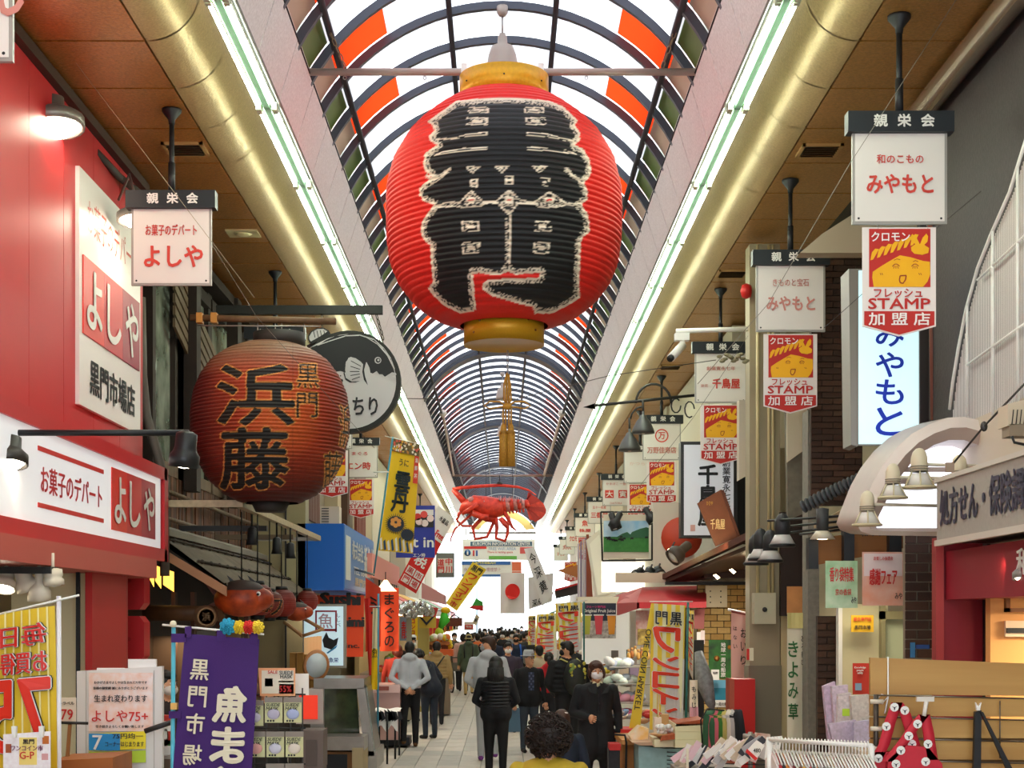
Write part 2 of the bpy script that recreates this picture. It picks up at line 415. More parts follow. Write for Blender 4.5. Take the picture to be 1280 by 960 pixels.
# soffit vents and rods
VB = mat('#b08a55', .5, .3)
def vent(px, py, side, lab):
    c = None; Y = 4.4*F/(VY-py); x = (px-VX)*Y/F
    r = root('ceiling_vent', lab, 'vent', (x, Y, HC+4.36)); b = MB()
    for (a, bb, cc, dd) in ((-.19, -.19, .19, -.16), (-.19, .16, .19, .19), (-.19, -.19, -.16, .19), (.16, -.19, .19, .19)):
        b.box((x+a, Y+bb, HC+4.375), (x+cc, Y+dd, HC+4.4), VB)
    part('frame', b, r); b = MB(); b.box((x-.16, Y-.16, HC+4.392), (x+.16, Y+.16, HC+4.399), BLK); part('backing', b, r)
    for k in range(5): b = MB(); b.cbox((x, Y-.12+.06*k, HC+4.37), (.3, .035, .004), mat('#4a3318', .5), Matrix.Rotation(.6, 3, 'X')); part('slat', b, r)
for px, py, s_, lab in ((232, 185, -1, 'bronze ceiling vent nearest the sweet shop hanging sign on the left soffit'),
        (1024, 187, 1, 'bronze ceiling vent on the right soffit beside the nearest hanging sign'),
        (352, 487, -1, 'small dark vent on the left soffit behind the brown paper lantern'),
        (915, 341, 1, 'dark ceiling vent on the right soffit above the security camera'), (838, 458, 1, 'dark ceiling vent farther along the right soffit past the security camera')):
    vent(px, py, s_, lab)
x, Y = P(304, 291, 4.4*F/(VY-291))[:2]
mb = MB(); mb.box((x-.18, Y-.16, HC+4.385), (x+.18, Y+.16, HC+4.4), mat('#c9b488', .5)); mb.lathe((x, Y, HC+4.37), [(.06, 0), (.1, .015)], mat('#e8d9a8', .5), 14)
single('ceiling_hatch', 'square pale recessed light fitting, unlit, on the left soffit', 'light fitting', mb)
# far street beyond the roofed part
mb = MB(); mb.tube([P(596, 700, 90), P(596, 792, 90)], .1, mat('#8f9aa0', .6), 6); single('utility_pole', 'slim grey utility pole in the bright street end', 'pole', mb)
# ================================================================ HANGING THINGS
HDR = mat('#20262b', .45); PAN = mat('#e6e1dc', .4); EDGE = mat('#a9a6a0', .4, .3); REDP = mat('#d2463a', .5); REDF = mat('#cf8a80', .5)
ROD = mat('#1b1c20', .5)
def chevron_flag(Y, X, lab, zt=HC+2.86):
    """member flag below a hanging sign"""
    w = .535; k = w/365; ox = X-w/2; pt = lambda x, y, d=0: Vector((ox+x*k, Y-d, zt-y*k))
    r = root('member_flag', lab, 'flag', (X, Y, zt-.79), 'stamp member flags under the hanging signs')
    b = MB(); b.slab([pt(0, 0), pt(365, 0), pt(365, 492), pt(182, 542), pt(0, 492)], (0, .012, 0), mat('#efe6e2', .5)); part('banner', b, r)
    b = MB(); RD = mat('#c22a22', .5); YE_ = mat('#f7b614', .5)
    def pg(m, d, *a): b.poly([pt(x, y, d) for x, y in a], m)
    pg(RD, .003, (32, 8), (32, 297), (337, 297), (337, 8)); pg(RD, .003, (8, 417), (8, 486), (182, 534), (357, 486), (357, 417))
    pg(YE_, .005, (55, 297), (48, 250), (50, 222), (90, 195), (140, 165), (185, 140), (240, 150), (300, 168), (334, 172), (336, 235), (322, 270), (300, 297))
    for i in range(7):                       # twisted headband
        x = 38+i*33; y = 165-i*12; pg(YE_, .006, (x, y), (x+8, y-40), (x+24, y-58), (x+42, y-56), (x+30, y-32), (x+14, y-4))
    pg(YE_, .006, (240, 100), (262, 84), (300, 84), (330, 104), (326, 128), (296, 138), (256, 132), (242, 118))
    pg(YE_, .0065, (262, 86), (240, 66), (238, 46), (246, 34), (266, 50), (284, 86)); pg(YE_, .0065, (284, 86), (298, 52), (316, 32), (325, 46), (322, 72), (306, 88))
    LN = mat('#a03418', .5)
    def ln(pts, t=3):
        for (x0, y0), (x1, y1) in zip(pts, pts[1:]):
            d = Vector((x1-x0, y1-y0)).normalized(); nx, ny = -d.y*t/2, d.x*t/2
            pg(LN, .007, (x0+nx, y0+ny), (x1+nx, y1+ny), (x1-nx, y1-ny), (x0-nx, y0-ny))
    for ex, s_ in ((165, 1), (260, -1)):
        ln([(ex-18, 196), (ex-6, 184), (ex+6, 184), (ex+18, 194)], 4)
        for dx in (-12, 0, 12): ln([(ex+dx*.6, 192), (ex+dx, 206)], 3)
    ln([(155, 165), (170, 158), (186, 162)], 3); ln([(250, 172), (262, 166), (276, 172)], 3)
    for ex in (96, 288):
        for dx in (-5, 4): ln([(ex+dx, 238), (ex+dx-5, 228)], 3)
    ln([(182, 262), (186, 242), (216, 240), (212, 262), (200, 280), (186, 276), (182, 262)], 6)
    part('emblem', b, r)
    b = MB(); WH = mat('#fbf3f0', .5)
    T(b, 'クロモン', pt(138, 48), 190*k, 46*k, WH, bold=.03, out=.008, slant=.0)
    T(b, 'フレッシュ', pt(176, 328), 240*k, 44*k, RD, bold=.035, out=.004); T(b, 'STAMP', pt(182, 380), 306*k, 52*k, RD, bold=.05, out=.004)
    T(b, '加 盟 店', pt(182, 456), 304*k, 62*k, WH, bold=.03, out=.006); part('lettering', b, r)
    b = MB()
    for x in (78, 325): b.tube([pt(x, 6), pt(x, -20)+Vector((0, .03, 0))], .004, STEEL, 4)
    part('hook', b, r); return r
def hang_sign(Y, X, lab, tx, flag=None, panel=None, hdr='親 栄 会'):
    zt = HC+3.69; r = root('hanging_sign', lab, 'sign', (X, Y, zt-.81))
    b = MB(); b.tube([(X, Y, zt), (X, Y, HC+4.33)], .022, ROD, 10); b.tube([(X, Y, zt), (X, Y, zt+.25)], .03, ROD, 10)
    rd = part('rod', b, r); b = MB(); b.lathe((X, Y, HC+4.27), [(.026, 0), (.03, .04), (.085, .11), (.085, .135)], ROD, 14); part('flange', b, rd)
    b = MB(); b.box((X-.385, Y-.06, zt-.15), (X+.385, Y+.06, zt), HDR); h = part('header', b, r)
    b = MB()
    b2 = hdr.split(' ')
    for i, ch in enumerate(b2): T(b, ch, (X-.15+.17*i if len(b2) > 1 else X, Y-.06, zt-.072), .095, .088, WHT, bold=.05)
    part('lettering', b, h)
    b = MB(); b.box((X-.345, Y-.015, zt-.81), (X+.345, Y+.015, zt-.15), EDGE); b.box((X-.325, Y-.019, zt-.79), (X+.325, Y-.014, zt-.155), panel or PAN)
    p = part('panel', b, r)
    b = MB()
    for s, dx, dz, w, h, m in tx: T(b, s, (X+dx, Y-.019, zt-.15+dz), w, h, m, bold=.045 if h > .1 else .02)
    part('lettering', b, p)
    b = MB()
    for dx in (-.3, .3): b.disc((X+dx, Y-.02, zt-.77), .009, DARK, 8)
    part('screw', b, p)
    if flag: chevron_flag(Y, X, flag)
    return r
hang_sign(11.07, 2.89, 'largest white hanging sign reading みやもと in red under a 和のこもの line', [('和のこもの', 0, -.19, .34, .065, REDP), ('みやもと', 0, -.37, .48, .135, REDP)], 'largest red and white stamp flag below the nearest みやもと sign')
hang_sign(15.2, 2.88, 'white hanging sign reading きものと宝石 and みやもと in faded red', [('きものと宝石', 0, -.17, .36, .075, REDF), ('みやもと', 0, -.38, .48, .14, REDF)], 'stamp flag below the きものと宝石 sign beside the beige column')
hang_sign(20.2, 2.9, 'white hanging sign reading 千鳥屋 next to the security camera', [('創業寛永七年', 0, -.2, .38, .055, REDF), ('千鳥屋', .07, -.4, .36, .13, REDP), ('浪花', -.22, -.43, .1, .04, REDF)], 'stamp flag below the 千鳥屋 sign in front of the tall white lightbox')
a = hang_sign(27.4, 2.87, 'white hanging sign with a circled red emblem behind the dark bell lamps', [('万野佳寿店', 0, -.48, .52, .11, REDF), ('万', 0, -.22, .12, .12, REDP)], 'stamp flag below the circled emblem sign')
b = MB(); n = 20
for k in range(n):
    t0, t1 = 2*math.pi*k/n, 2*math.pi*(k+1)/n; c = Vector((2.87, 27.4-.024, HC+3.69-.15-.22)); q = lambda t, rr: c+Vector((rr*math.cos(t), 0, rr*math.sin(t)))
    b.poly([q(t0, .10), q(t1, .10), q(t1, .122), q(t0, .122)], REDP)
part('emblem_ring', b, a)
hang_sign(32.0, 2.9, 'plain faded white hanging sign behind the circled emblem sign', [('かつらや', 0, -.25, .45, .07, mat('#e3c3bb', .6))], 'stamp flag above the spotlights of the pasture photo sign')
a = hang_sign(38.4, 2.87, 'white hanging sign with two red square seals reading 大 寅', [('かまぼこ 一筋', 0, -.1, .5, .07, REDF), ('DAITORA', 0, -.59, .3, .05, REDF)], None)
b = MB()
for dx, ch in ((-.17, '大'), (.17, '寅')):
    c = Vector((2.87+dx, 38.4-.03, HC+3.69-.15-.36)); b.box(c-Vector((.11, 0, .1)), c+Vector((.11, .01, .1)), REDP); T(b, ch, c, .17, .15, WHT, bold=.03)
part('seal', b, a)
hang_sign(45.5, 2.9, 'white hanging sign reading 三都屋 before the twin seal sign', [('五十一名産', 0, -.17, .4, .09, REDP), ('三都屋', 0, -.4, .5, .17, REDP)], None)
hang_sign(52.5, 2.85, 'white hanging sign with one red fish character 魚', [('魚', .0, -.2, .2, .2, REDP), ('株屋', 0, -.45, .4, .12, REDP)], 'small stamp flag beside the striped awning posts')
for Y, X, t, m, lb in ((60, 2.85, 'クロモン', REDP, 'far white hanging sign with red katakana in the right row'), (67, 2.85, '魚', REDF, 'second farthest white hanging sign of the right row'), (74, 2.85, '市', REDF, 'farthest white hanging sign of the right row')):
    hang_sign(Y, X, lb, [(t, 0, -.33, .4, .2, m)], None)
chevron_flag(60, 2.7, 'far orange and red stamp flag over the right shops', HC+2.3)
# left row
hang_sign(7.85, -2.87, 'near white hanging sign cut by the upper left corner', [('おかし', .15, -.3, .5, .25, REDF)], None)
hang_sign(13.1, -2.85, 'white hanging sign reading よしや in red on the left', [('お菓子のデパート', .0, -.185, .44, .095, REDP), ('よしや', .02, -.41, .5, .18, REDP)], None)
hang_sign(19.2, -2.87, 'hanging sign hidden behind the brown paper lantern', [('浜藤', 0, -.3, .4, .2, REDP)], None)
hang_sign(25.6, -2.87, 'hanging sign just behind the round pufferfish sign', [('まぐろ', 0, -.3, .4, .2, REDP)], 'stamp flag beside the right edge of the brown lantern')
hang_sign(30.8, -2.87, 'white hanging sign reading まぐろ エン時 in slanted red', [('まぐろ', -.02, -.17, .32, .07, REDP), ('エン時', -.05, -.42, .5, .15, REDP)], 'stamp flag below the まぐろ エン時 sign')
hang_sign(53, -2.87, 'far white hanging sign of the left row', [('鮮魚', 0, -.3, .4, .2, REDP)], None)

# ---------------------------------------------------------------- paper lanterns
def rast(polys, x0, y0, x1, y1, sc):
    """boolean mask of triangles/quads given in px space"""
    Wd, Hd = int((x1-x0)*sc), int((y1-y0)*sc); M = np.zeros((Hd, Wd), bool)
    for pl in polys:
        p = (np.array(pl)-[x0, y0])*sc
        for k in range(1, len(p)-1):
            a, b_, c = p[0], p[k], p[k+1]; lo = np.floor(np.minimum(np.minimum(a, b_), c)).astype(int); hi = np.ceil(np.maximum(np.maximum(a, b_), c)).astype(int)
            lo = np.maximum(lo, 0); hi = np.minimum(hi, [Wd-1, Hd-1])
            if (hi < lo).any(): continue
            X, Y = np.meshgrid(np.arange(lo[0], hi[0]+1)+.5, np.arange(lo[1], hi[1]+1)+.5)
            d = lambda u, v: (v[0]-u[0])*(Y-u[1])-(v[1]-u[1])*(X-u[0])
            s1, s2, s3 = d(a, b_), d(b_, c), d(c, a)
            M[lo[1]:hi[1]+1, lo[0]:hi[0]+1] |= ((s1 >= 0) & (s2 >= 0) & (s3 >= 0)) | ((s1 <= 0) & (s2 <= 0) & (s3 <= 0))
    return M
def gl_polys(ch, x0, y0, x1, y1, bold):
    g, fs = glyphs(ch, bold, 3); lo = g.min(0); hi = g.max(0)
    q = np.stack([x0+(g[:, 0]-lo[0])/(hi[0]-lo[0])*(x1-x0), y1-(g[:, 1]-lo[1])/(hi[1]-lo[1])*(y1-y0)], 1)
    return [[q[i] for i in f] for f in fs]
def dil(M, r):
    O = M.copy()
    for _ in range(r):
        N = O.copy(); N[1:] |= O[:-1]; N[:-1] |= O[1:]; N[:, 1:] |= O[:, :-1]; N[:, :-1] |= O[:, 1:]; O = N
    return O
def inpoly(px, py, poly):
    q = np.array(poly, float); ins = np.zeros(px.shape, bool); n = len(q)
    for i in range(n):
        xa, ya = q[i]; xb, yb = q[(i+1) % n]
        c = ((ya > py) != (yb > py)) & (px < (xb-xa)*(py-ya)/(yb-ya+1e-12)+xa); ins ^= c
    return ins
def dpoly(px, py, pts, closed=True):
    q = np.array(pts, float); n = len(q); D = np.full(px.shape, 1e9)
    for i in range(n if closed else n-1):
        a = q[i]; b = q[(i+1) % n]; ab = b-a; L2 = max((ab**2).sum(), 1e-9)
        t = np.clip(((px-a[0])*ab[0]+(py-a[1])*ab[1])/L2, 0, 1); D = np.minimum(D, (px-a[0]-t*ab[0])**2+(py-a[1]-t*ab[1])**2)
    return np.sqrt(D)
def lantern_mesh(name, c, zr, nr, paint, parent, amp=.012, seg=384, per=6, tilt=0):
    """ribbed paper body; zr = (z, radius) list from the bottom up; paint(px, py, front) -> rgb"""
    zr = sorted(zr); zs = np.array([a for a, _ in zr]); rs = np.array([b for _, b in zr]); n = nr*per+1
    # even steps along the profile
    zz = np.linspace(zs[0], zs[-1], 400); rr = np.interp(zz, zs, rs)
    for _ in range(6): rr[1:-1] = (rr[:-2]+2*rr[1:-1]+rr[2:])/4
    zf = np.linspace(zs[0], zs[-1], n); rf = np.interp(zf, zz, rr)
    rf = rf+amp*np.abs(np.sin(np.arange(n)/per*math.pi))-amp*.5
    th = np.arange(seg)*2*math.pi/seg
    X = c[0]+np.outer(rf, np.cos(th))+tilt*(zf-zs.mean())[:, None]; Yv = c[1]+np.outer(rf, np.sin(th)); Z = np.repeat(zf[:, None], seg, 1)
    wob = .004*np.sin(th*7+1)[None, :]*np.sin(zf*9)[:, None]; X = X+wob
    V = np.stack([X.ravel(), Yv.ravel(), Z.ravel()], 1)
    i = np.arange(n-1)[:, None]*seg; k = np.arange(seg)[None, :]; k2 = (k+1) % seg
    Fc = np.stack([i+k, i+k2, i+seg+k2, i+seg+k], -1).reshape(-1, 4)
    me = bpy.data.meshes.new(name); off = np.array(OFF[parent.name]); me.vertices.add(len(V)); me.vertices.foreach_set('co', (V-off).ravel())
    me.loops.add(Fc.size); me.loops.foreach_set('vertex_index', Fc.ravel()); me.polygons.add(len(Fc))
    me.polygons.foreach_set('loop_start', np.arange(0, Fc.size, 4)); me.polygons.foreach_set('loop_total', np.full(len(Fc), 4))
    me.update(); me.validate(); me.polygons.foreach_set('use_smooth', np.ones(len(Fc), bool))
    px = VX+V[:, 0]*F/V[:, 1]; py = VY-(V[:, 2]-HC)*F/V[:, 1]; front = V[:, 1] < c[1]
    C = paint(px, py, front); a = me.color_attributes.new('Col', 'FLOAT_COLOR', 'POINT')
    a.data.foreach_set('color', np.concatenate([C, np.ones((len(C), 1))], 1).ravel().astype(np.float32))
    me.materials.append(vcol_mat(.55)); o = bpy.data.objects.new(name, me); COL.objects.link(o); o.parent = parent; return o

# big red lantern
OUT = [(570,126),(600,123),(630,122),(660,123),(687,126),(704,133),(722,150),(719,157),(725,166),(725,175),(719,181),(730,187),(737,200),(739,211),(738,220),(730,229),(735,240),(734,250),(726,256),(734,266),(737,278),(737,290),(729,296),(726,304),(725,330),(724,355),(725,372),(710,382),(690,392),(669,392),(666,384),(650,380),(615,370),(604,362),(603,355),(610,349),(674,347),(675,341),(657,342),(645,344),(635,339),(625,344),(607,343),(600,341),(591,342),(593,365),(595,385),(592,390),(575,392),(555,382),(542,370),(535,361),(541,352),(539,330),(538,307),(530,300),(526,290),(527,278),(536,265),(542,256),(530,252),(524,244),(524,235),(532,228),(541,222),(532,214),(529,205),(531,192),(540,185),(546,181),(538,176),(536,170),(543,163),(541,157),(534,152),(552,139)]
q4 = lambda l: [(470+x/4, 90+y/4) for x, y in l]
def paint_big(px, py, front):
    rng = np.random.RandomState(3); n = len(px); red = np.array(lin('#d8231b')); C = np.tile(red, (n, 1))
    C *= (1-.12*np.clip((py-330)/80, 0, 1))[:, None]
    cream = np.array(lin('#e6d8c2')); blk = np.array(lin('#17181a')); grey = np.array(lin('#3a3b3c'))
    near = front & (px > 515) & (px < 745) & (py > 115) & (py < 398); idx = np.where(near)[0]; x = px[idx]; y = py[idx]
    ins = inpoly(x, y, OUT); d = dpoly(x, y, OUT); d = np.where(ins, d, -d); c = C[idx]
    spk = (np.sin(x*3.1+np.sin(y*2.3)*2)*np.sin(y*2.9+np.sin(x*1.7)*2)) > -.05
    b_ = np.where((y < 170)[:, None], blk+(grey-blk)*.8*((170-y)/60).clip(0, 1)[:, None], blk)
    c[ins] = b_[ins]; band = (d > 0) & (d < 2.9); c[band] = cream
    pat = (d >= 2.9) & (d < 7); c[pat & spk] = cream*.8
    def ring(pts, w=.8, fillc=None):
        D = dpoly(x, y, pts); c[D < w] = cream
        if fillc is not None: c[inpoly(x, y, pts)] = fillc; c[D < w] = cream
    for xa, ya, xb, yb in ((465,178,560,202),(455,230,557,262),(745,178,838,202),(750,230,845,262),(432,748,512,795),(795,748,872,795),(435,853,516,906),(792,853,864,906)):
        R = q4([(xa,ya),(xb,ya),(xb,yb),(xa,yb)]); ring(R, .7, blk)
        mx, my, hw, hh = (xa+xb)/2, (ya+yb)/2, (xb-xa)*.26, (yb-ya)*.2; R2 = q4([(mx-hw,my-hh),(mx+hw,my-hh),(mx+hw,my+hh),(mx-hw,my+hh)])
        c[inpoly(x, y, R2)] = cream
        D = dpoly(x, y, R); c[(D > 1.6) & (D < 2.6) & inpoly(x, y, R) & spk] = cream*.8
    for L in ([(300,335),(390,330),(450,312),(555,300),(555,316),(460,322),(380,336)],[(295,415),(330,400),(440,382),(555,376),(555,388),(440,394),(340,408)],
              [(1010,350),(940,342),(860,322),(755,318),(755,303),(850,308),(930,330)],[(1000,410),(940,402),(860,392),(755,390),(755,376),(860,380),(950,392)]): ring(q4(L), .6)
    for L in ([(450,474),(516,474),(484,504)],[(596,470),(662,470),(630,502)],[(784,472),(852,472),(818,504)],
              [(475,540),(504,536),(504,575),(475,570)],[(646,520),(686,520),(682,560),(650,560)],[(830,530),(864,534),(860,572),(834,566)]):
        ring(q4(L), .8, blk); cx = np.mean([a for a, _ in L]); cy = np.mean([a for _, a in L]); c[dpoly(x, y, q4([(cx-5, cy), (cx+5, cy)]), False) < 1.3] = cream
    wave = [(300,668),(360,652),(420,650),(450,620),(478,590),(500,620),(540,650),(600,648),(640,610),(664,590),(690,610),(720,640),(790,652),(835,620),(865,600),(900,620),(950,655),(1030,660)]
    wave2 = [(300,676),(400,672),(440,680),(520,672),(560,654),(610,656),(650,700),(662,712),(676,700),(712,656),(790,660),(820,678),(900,676),(960,664),(1030,670)]
    wp = q4(wave)+q4(wave2[::-1]); iw = inpoly(x, y, wp); Dw = dpoly(x, y, wp); c[iw] = cream*.8; c[iw & (Dw > 1) & spk] = blk; c[(Dw < .7)] = cream
    for cx, cy in ((476, 640), (664, 640), (866, 640)):
        D = dpoly(x, y, q4([(cx-8, cy), (cx+8, cy)]), False); c[D < 4] = cream; c[D < 1.2] = red
    for s_ in (-1, 1):
        D = dpoly(x, y, q4([(658+s_*12, 715), (658+s_*12, 960), (658+s_*28, 985)]), False); c[D < .8] = cream
    m = (np.abs(x-634.5) < 2.2) & (y > 272) & (y < 330) & spk; c[m] = cream*.8
    for s_ in (-1, 1):                     # hooked strokes by the shoulders
        D = dpoly(x, y, q4([(658+s_*295, 488), (658+s_*330, 520), (658+s_*372, 540), (658+s_*400, 520)]), False); c[D < 1] = cream; c[(D > 1) & (D < 3) & spk] = cream*.8
    C[idx] = c
    C *= (.93+.1*rng.rand(n))[:, None]; return C
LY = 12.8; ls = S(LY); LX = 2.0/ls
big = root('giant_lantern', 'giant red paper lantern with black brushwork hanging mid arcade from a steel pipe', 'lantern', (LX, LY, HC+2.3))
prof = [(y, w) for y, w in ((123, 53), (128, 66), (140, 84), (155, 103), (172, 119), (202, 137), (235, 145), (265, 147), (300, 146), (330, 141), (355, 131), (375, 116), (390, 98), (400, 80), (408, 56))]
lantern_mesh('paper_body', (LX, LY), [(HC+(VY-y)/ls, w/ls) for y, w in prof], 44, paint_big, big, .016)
GLD = mat('#d9a31c', .4, .25, noise=.15, nscale=40); GLD2 = mat('#c8961a', .4, .25, noise=.2, nscale=200)
b = MB(); z0, z1 = HC+(VY-127)/ls, HC+(VY-97)/ls; b.lathe((LX, LY, z0), [(.36, 0), (.375, 0), (.375, z1-z0), (.35, z1-z0), (.35, 0)], GLD, 48)
o = part('top_ring', b, big, 'golden top ring'); b = MB()
for dx in (-.31, 0, .31): b.ball((LX+dx, LY-math.sqrt(.376**2-dx*dx), (z0+z1)/2), .008, BLK, 6, 4)
part('rivet', b, o)
b = MB(); z0, z1 = HC+(VY-432)/ls, HC+(VY-402)/ls; b.lathe((LX, LY, z0), [(.0, .002), (.335, .002), (.338, 0), (.338, z1-z0), (.3, z1-z0)], GLD2, 48)
o = part('bottom_ring', b, big, 'golden bottom ring'); b = MB()
for dx, dz in ((-.25, .07), (-.2, .16), (.2, .17), (.26, .09)): b.ball((LX+dx, LY-math.sqrt(.339**2-dx*dx), z0+dz), .011, mat('#7a4a20', .6), 6, 4)
part('bolt', b, o)
b = MB()
for dx in (-.335, .31): b.box((LX+dx-.025, LY-.05, z0+2.02), (LX+dx+.025, LY-.03, z0+2.36), WHT)
part('hanger_plate', b, big)
b = MB(); zc = HC+(VY-90)/ls; b.tube([(LX-1.70, LY, zc), (LX+1.68, LY, zc)], .03, mat('#a89a90', .45, .4), 12)
b.ball((LX-1.70, LY, zc), .03, STEEL); o = single('steel_pipe', 'grey steel pipe spanning the arcade above the giant lantern', 'pipe', b)
b = MB()
for px in (431, 531, 733, 833):
    c = P(px, 95.5, LY); b.tube([c+Vector((.014*math.cos(t), 0, .014*math.sin(t)-.012)) for t in np.linspace(0, 6.28, 9)], .004, STEEL, 5)
part('eye_bolt', b, o)
def chain(b, a, c, link=.05, r=.006, m=STEEL):
    a = Vector(a); c = Vector(c); L = (c-a).length; n = max(2, int(L/link)); d = (c-a)/n; t = d.normalized(); u = t.orthogonal().normalized(); w = t.cross(u)
    for i in range(n):
        q = a+d*(i+.5); e = u if i % 2 else w
        b.tube([q+t*link*.62*math.cos(k)+e*link*.26*math.sin(k) for k in np.linspace(0, 6.28, 7)], r, m, 4, False)
b = MB()
for sx in (-1, 1):
    x, z = arc(sx*math.radians(50.6)); chain(b, (LX+sx*1.33, LY, zc+.03), (x, LY-.25, z), .06, .006, mat('#8a7a60', .5, .4))
single('support_chain', 'thin steel chains holding the pipe ends to the roof ribs', 'chain', b)
# bell lamps on the ridge
b = MB(); LM = mat('#a99d92', .45, .3)
def bell(Y, lab):
    r = root('bell_pendant_lamp', lab, 'lamp', (0, Y, HC+4.93), 'pendant lamps down the ridge of the vault'); b = MB()
    b.lathe((0, Y, HC+4.93), [(.15, 0), (.145, .05), (.125, .17), (.10, .24), (.045, .27), (.04, .34), (.03, .345), (.03, .36), (0, .36)], LM, 20); part('lamp_shade', b, r)
    b = MB(); b.tube([(0, Y, HC+5.28), (0, Y, HC+5.5)], .008, STEEL, 5); b.lathe((0, Y, HC+5.45), [(.03, 0), (.05, .03), (.05, .09)], LM, 10); part('chain', b, r)
    b = MB(); b.ball((0, Y, HC+4.97), .08, mat('#f3efe6', .3)); part('bulb', b, r); return r
r0 = bell(13.72, 'grey bell shaped pendant lamp on the ridge right above the giant lantern')
for k, lb in ((1, 'second bell pendant lamp on the ridge, behind the giant lantern'), (2, 'third bell pendant lamp on the ridge, behind the bottom ring'), (3, 'bell pendant lamp on the ridge behind the tassel knot'), (4, 'bell pendant lamp on the ridge behind the twin tassels'), (5, 'farthest pale bell pendant lamp, just left of the tassel ends')):
    dup(r0, (0, 13.72+6.76*k, HC+4.93), lb)
# tassel
b = MB(); TC1 = mat('#b8852a', .6, noise=.3, nscale=60); kx, kz = 633.5, 508
tas = root('cord_tassel', 'golden brown cord knot with two tassels hanging under the giant lantern', 'tassel', P(633, 583, LY))
chain(b, P(634.5, 438, LY), P(634.5, 468, LY), .035, .005); part('chain', b, tas)
b = MB()
def cord(pts, r=.008): b.tube([P(x, y, LY-.01*(i % 2)) for i, (x, y) in enumerate(pts)], r, TC1, 6)
cord([(634, 466), (630, 480), (630, 500), (634, 508), (639, 500), (638, 480), (634, 466)]); cord([(633, 468), (633, 508)], .01); cord([(636, 468), (636, 508)], .01)
for s_ in (-1, 1):
    cord([(634, 508), (634+s_*10, 502), (634+s_*22, 502), (634+s_*29, 507), (634+s_*22, 511), (634+s_*10, 509), (634, 508)])
    cord([(634+s_*2, 508), (634+s_*2, 534)]); cord([(634+s_*5, 510), (634+s_*5, 534)])
b.ball(P(634, 508, LY-.02), (.04, .03, .03), TC1); part('knot', b, tas)
for s_ in (-1, 1):
    b = MB(); c = P(634+s_*4.6, 583, LY); b.lathe(c, [(.033, 0), (.034, .2), (.03, .29), (.02, .345), (.012, .36)], TC1, 14)
    for k in range(14):
        a = k*2*math.pi/14; b.tube([c+Vector((.034*math.cos(a), .034*math.sin(a), 0)), c+Vector((.033*math.cos(a), .033*math.sin(a), .28))], .004, TC1, 4)
    b.lathe(c+Vector((0, 0, .27)), [(.035, 0), (.036, .025), (.03, .03)], mat('#8f6520', .6), 12); part('fringe', b, tas, stuff=False)

# ---------------------------------------------------------------- brown lantern, left
HY = 15.5; hs = S(HY); hx = (338-VX)/hs
def paint_brown(px, py, front):
    rng = np.random.RandomState(5); n = len(px)
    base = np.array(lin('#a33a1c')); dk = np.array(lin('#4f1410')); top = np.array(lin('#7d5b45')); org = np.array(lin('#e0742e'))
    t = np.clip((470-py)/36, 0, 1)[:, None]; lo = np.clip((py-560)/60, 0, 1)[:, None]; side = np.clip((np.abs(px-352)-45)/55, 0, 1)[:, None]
    C = base*(1-side)+dk*side*1.3; C = C+(org-C)*(.55*np.clip(1-((px-352)/52)**2-((py-520)/60)**2, 0, 1))[:, None]  # orange glow is painted into the paper colour, darker toward the sides
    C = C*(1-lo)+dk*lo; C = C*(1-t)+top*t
    x0, y0, x1, y1, sc = 230, 410, 450, 640, 4
    pl = gl_polys('浜', 272, 457, 367, 531, .02)+gl_polys('藤', 276, 536, 360, 611, .02)
    M1 = rast(pl, x0, y0, x1, y1, sc); M1 = dil(M1, 7); M2 = rast(gl_polys('黒', 371, 455, 399, 485, .02)+gl_polys('門', 371, 491, 397, 522, .02)+gl_polys('浜', 424, 505, 439, 560, .02)+gl_polys('藤', 405, 565, 428, 610, .02), x0, y0, x1, y1, sc)
    M = M1 | M2; H = dil(M, 6)
    ix = np.clip(((px-x0)*sc).astype(int), 0, M.shape[1]-1); iy = np.clip(((py-y0)*sc).astype(int), 0, M.shape[0]-1)
    f = front & (px > x0) & (px < x1) & (py > y0) & (py < y1)
    C[f & H[iy, ix]] = lin('#d9954a'); C[f & M[iy, ix]] = lin('#1c1c1a')
    seam = front & ((np.abs(px-366-(py-500)*.0) < .5)); C[seam] *= .7
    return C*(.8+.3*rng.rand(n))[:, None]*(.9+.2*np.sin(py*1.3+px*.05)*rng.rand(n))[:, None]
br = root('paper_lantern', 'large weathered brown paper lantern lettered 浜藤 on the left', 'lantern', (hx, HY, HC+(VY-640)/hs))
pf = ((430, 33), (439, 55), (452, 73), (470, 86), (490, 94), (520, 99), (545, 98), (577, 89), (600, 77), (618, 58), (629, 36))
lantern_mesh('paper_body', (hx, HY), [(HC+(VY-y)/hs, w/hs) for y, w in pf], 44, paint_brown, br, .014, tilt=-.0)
b = MB(); zt = HC+(VY-434)/hs; cx = (349-VX)/hs; b.lathe((cx, HY, zt), [(.26, 0), (.265, .0), (.262, .14), (.245, .14), (.24, 0)], mat('#26221e', .6), 32); part('top_ring', b, br)
b = MB(); b.lathe((hx, HY, HC+(VY-640)/hs), [(.15, 0), (.16, .02), (.2, .1)], mat('#26221e', .6), 24); part('bottom_ring', b, br)
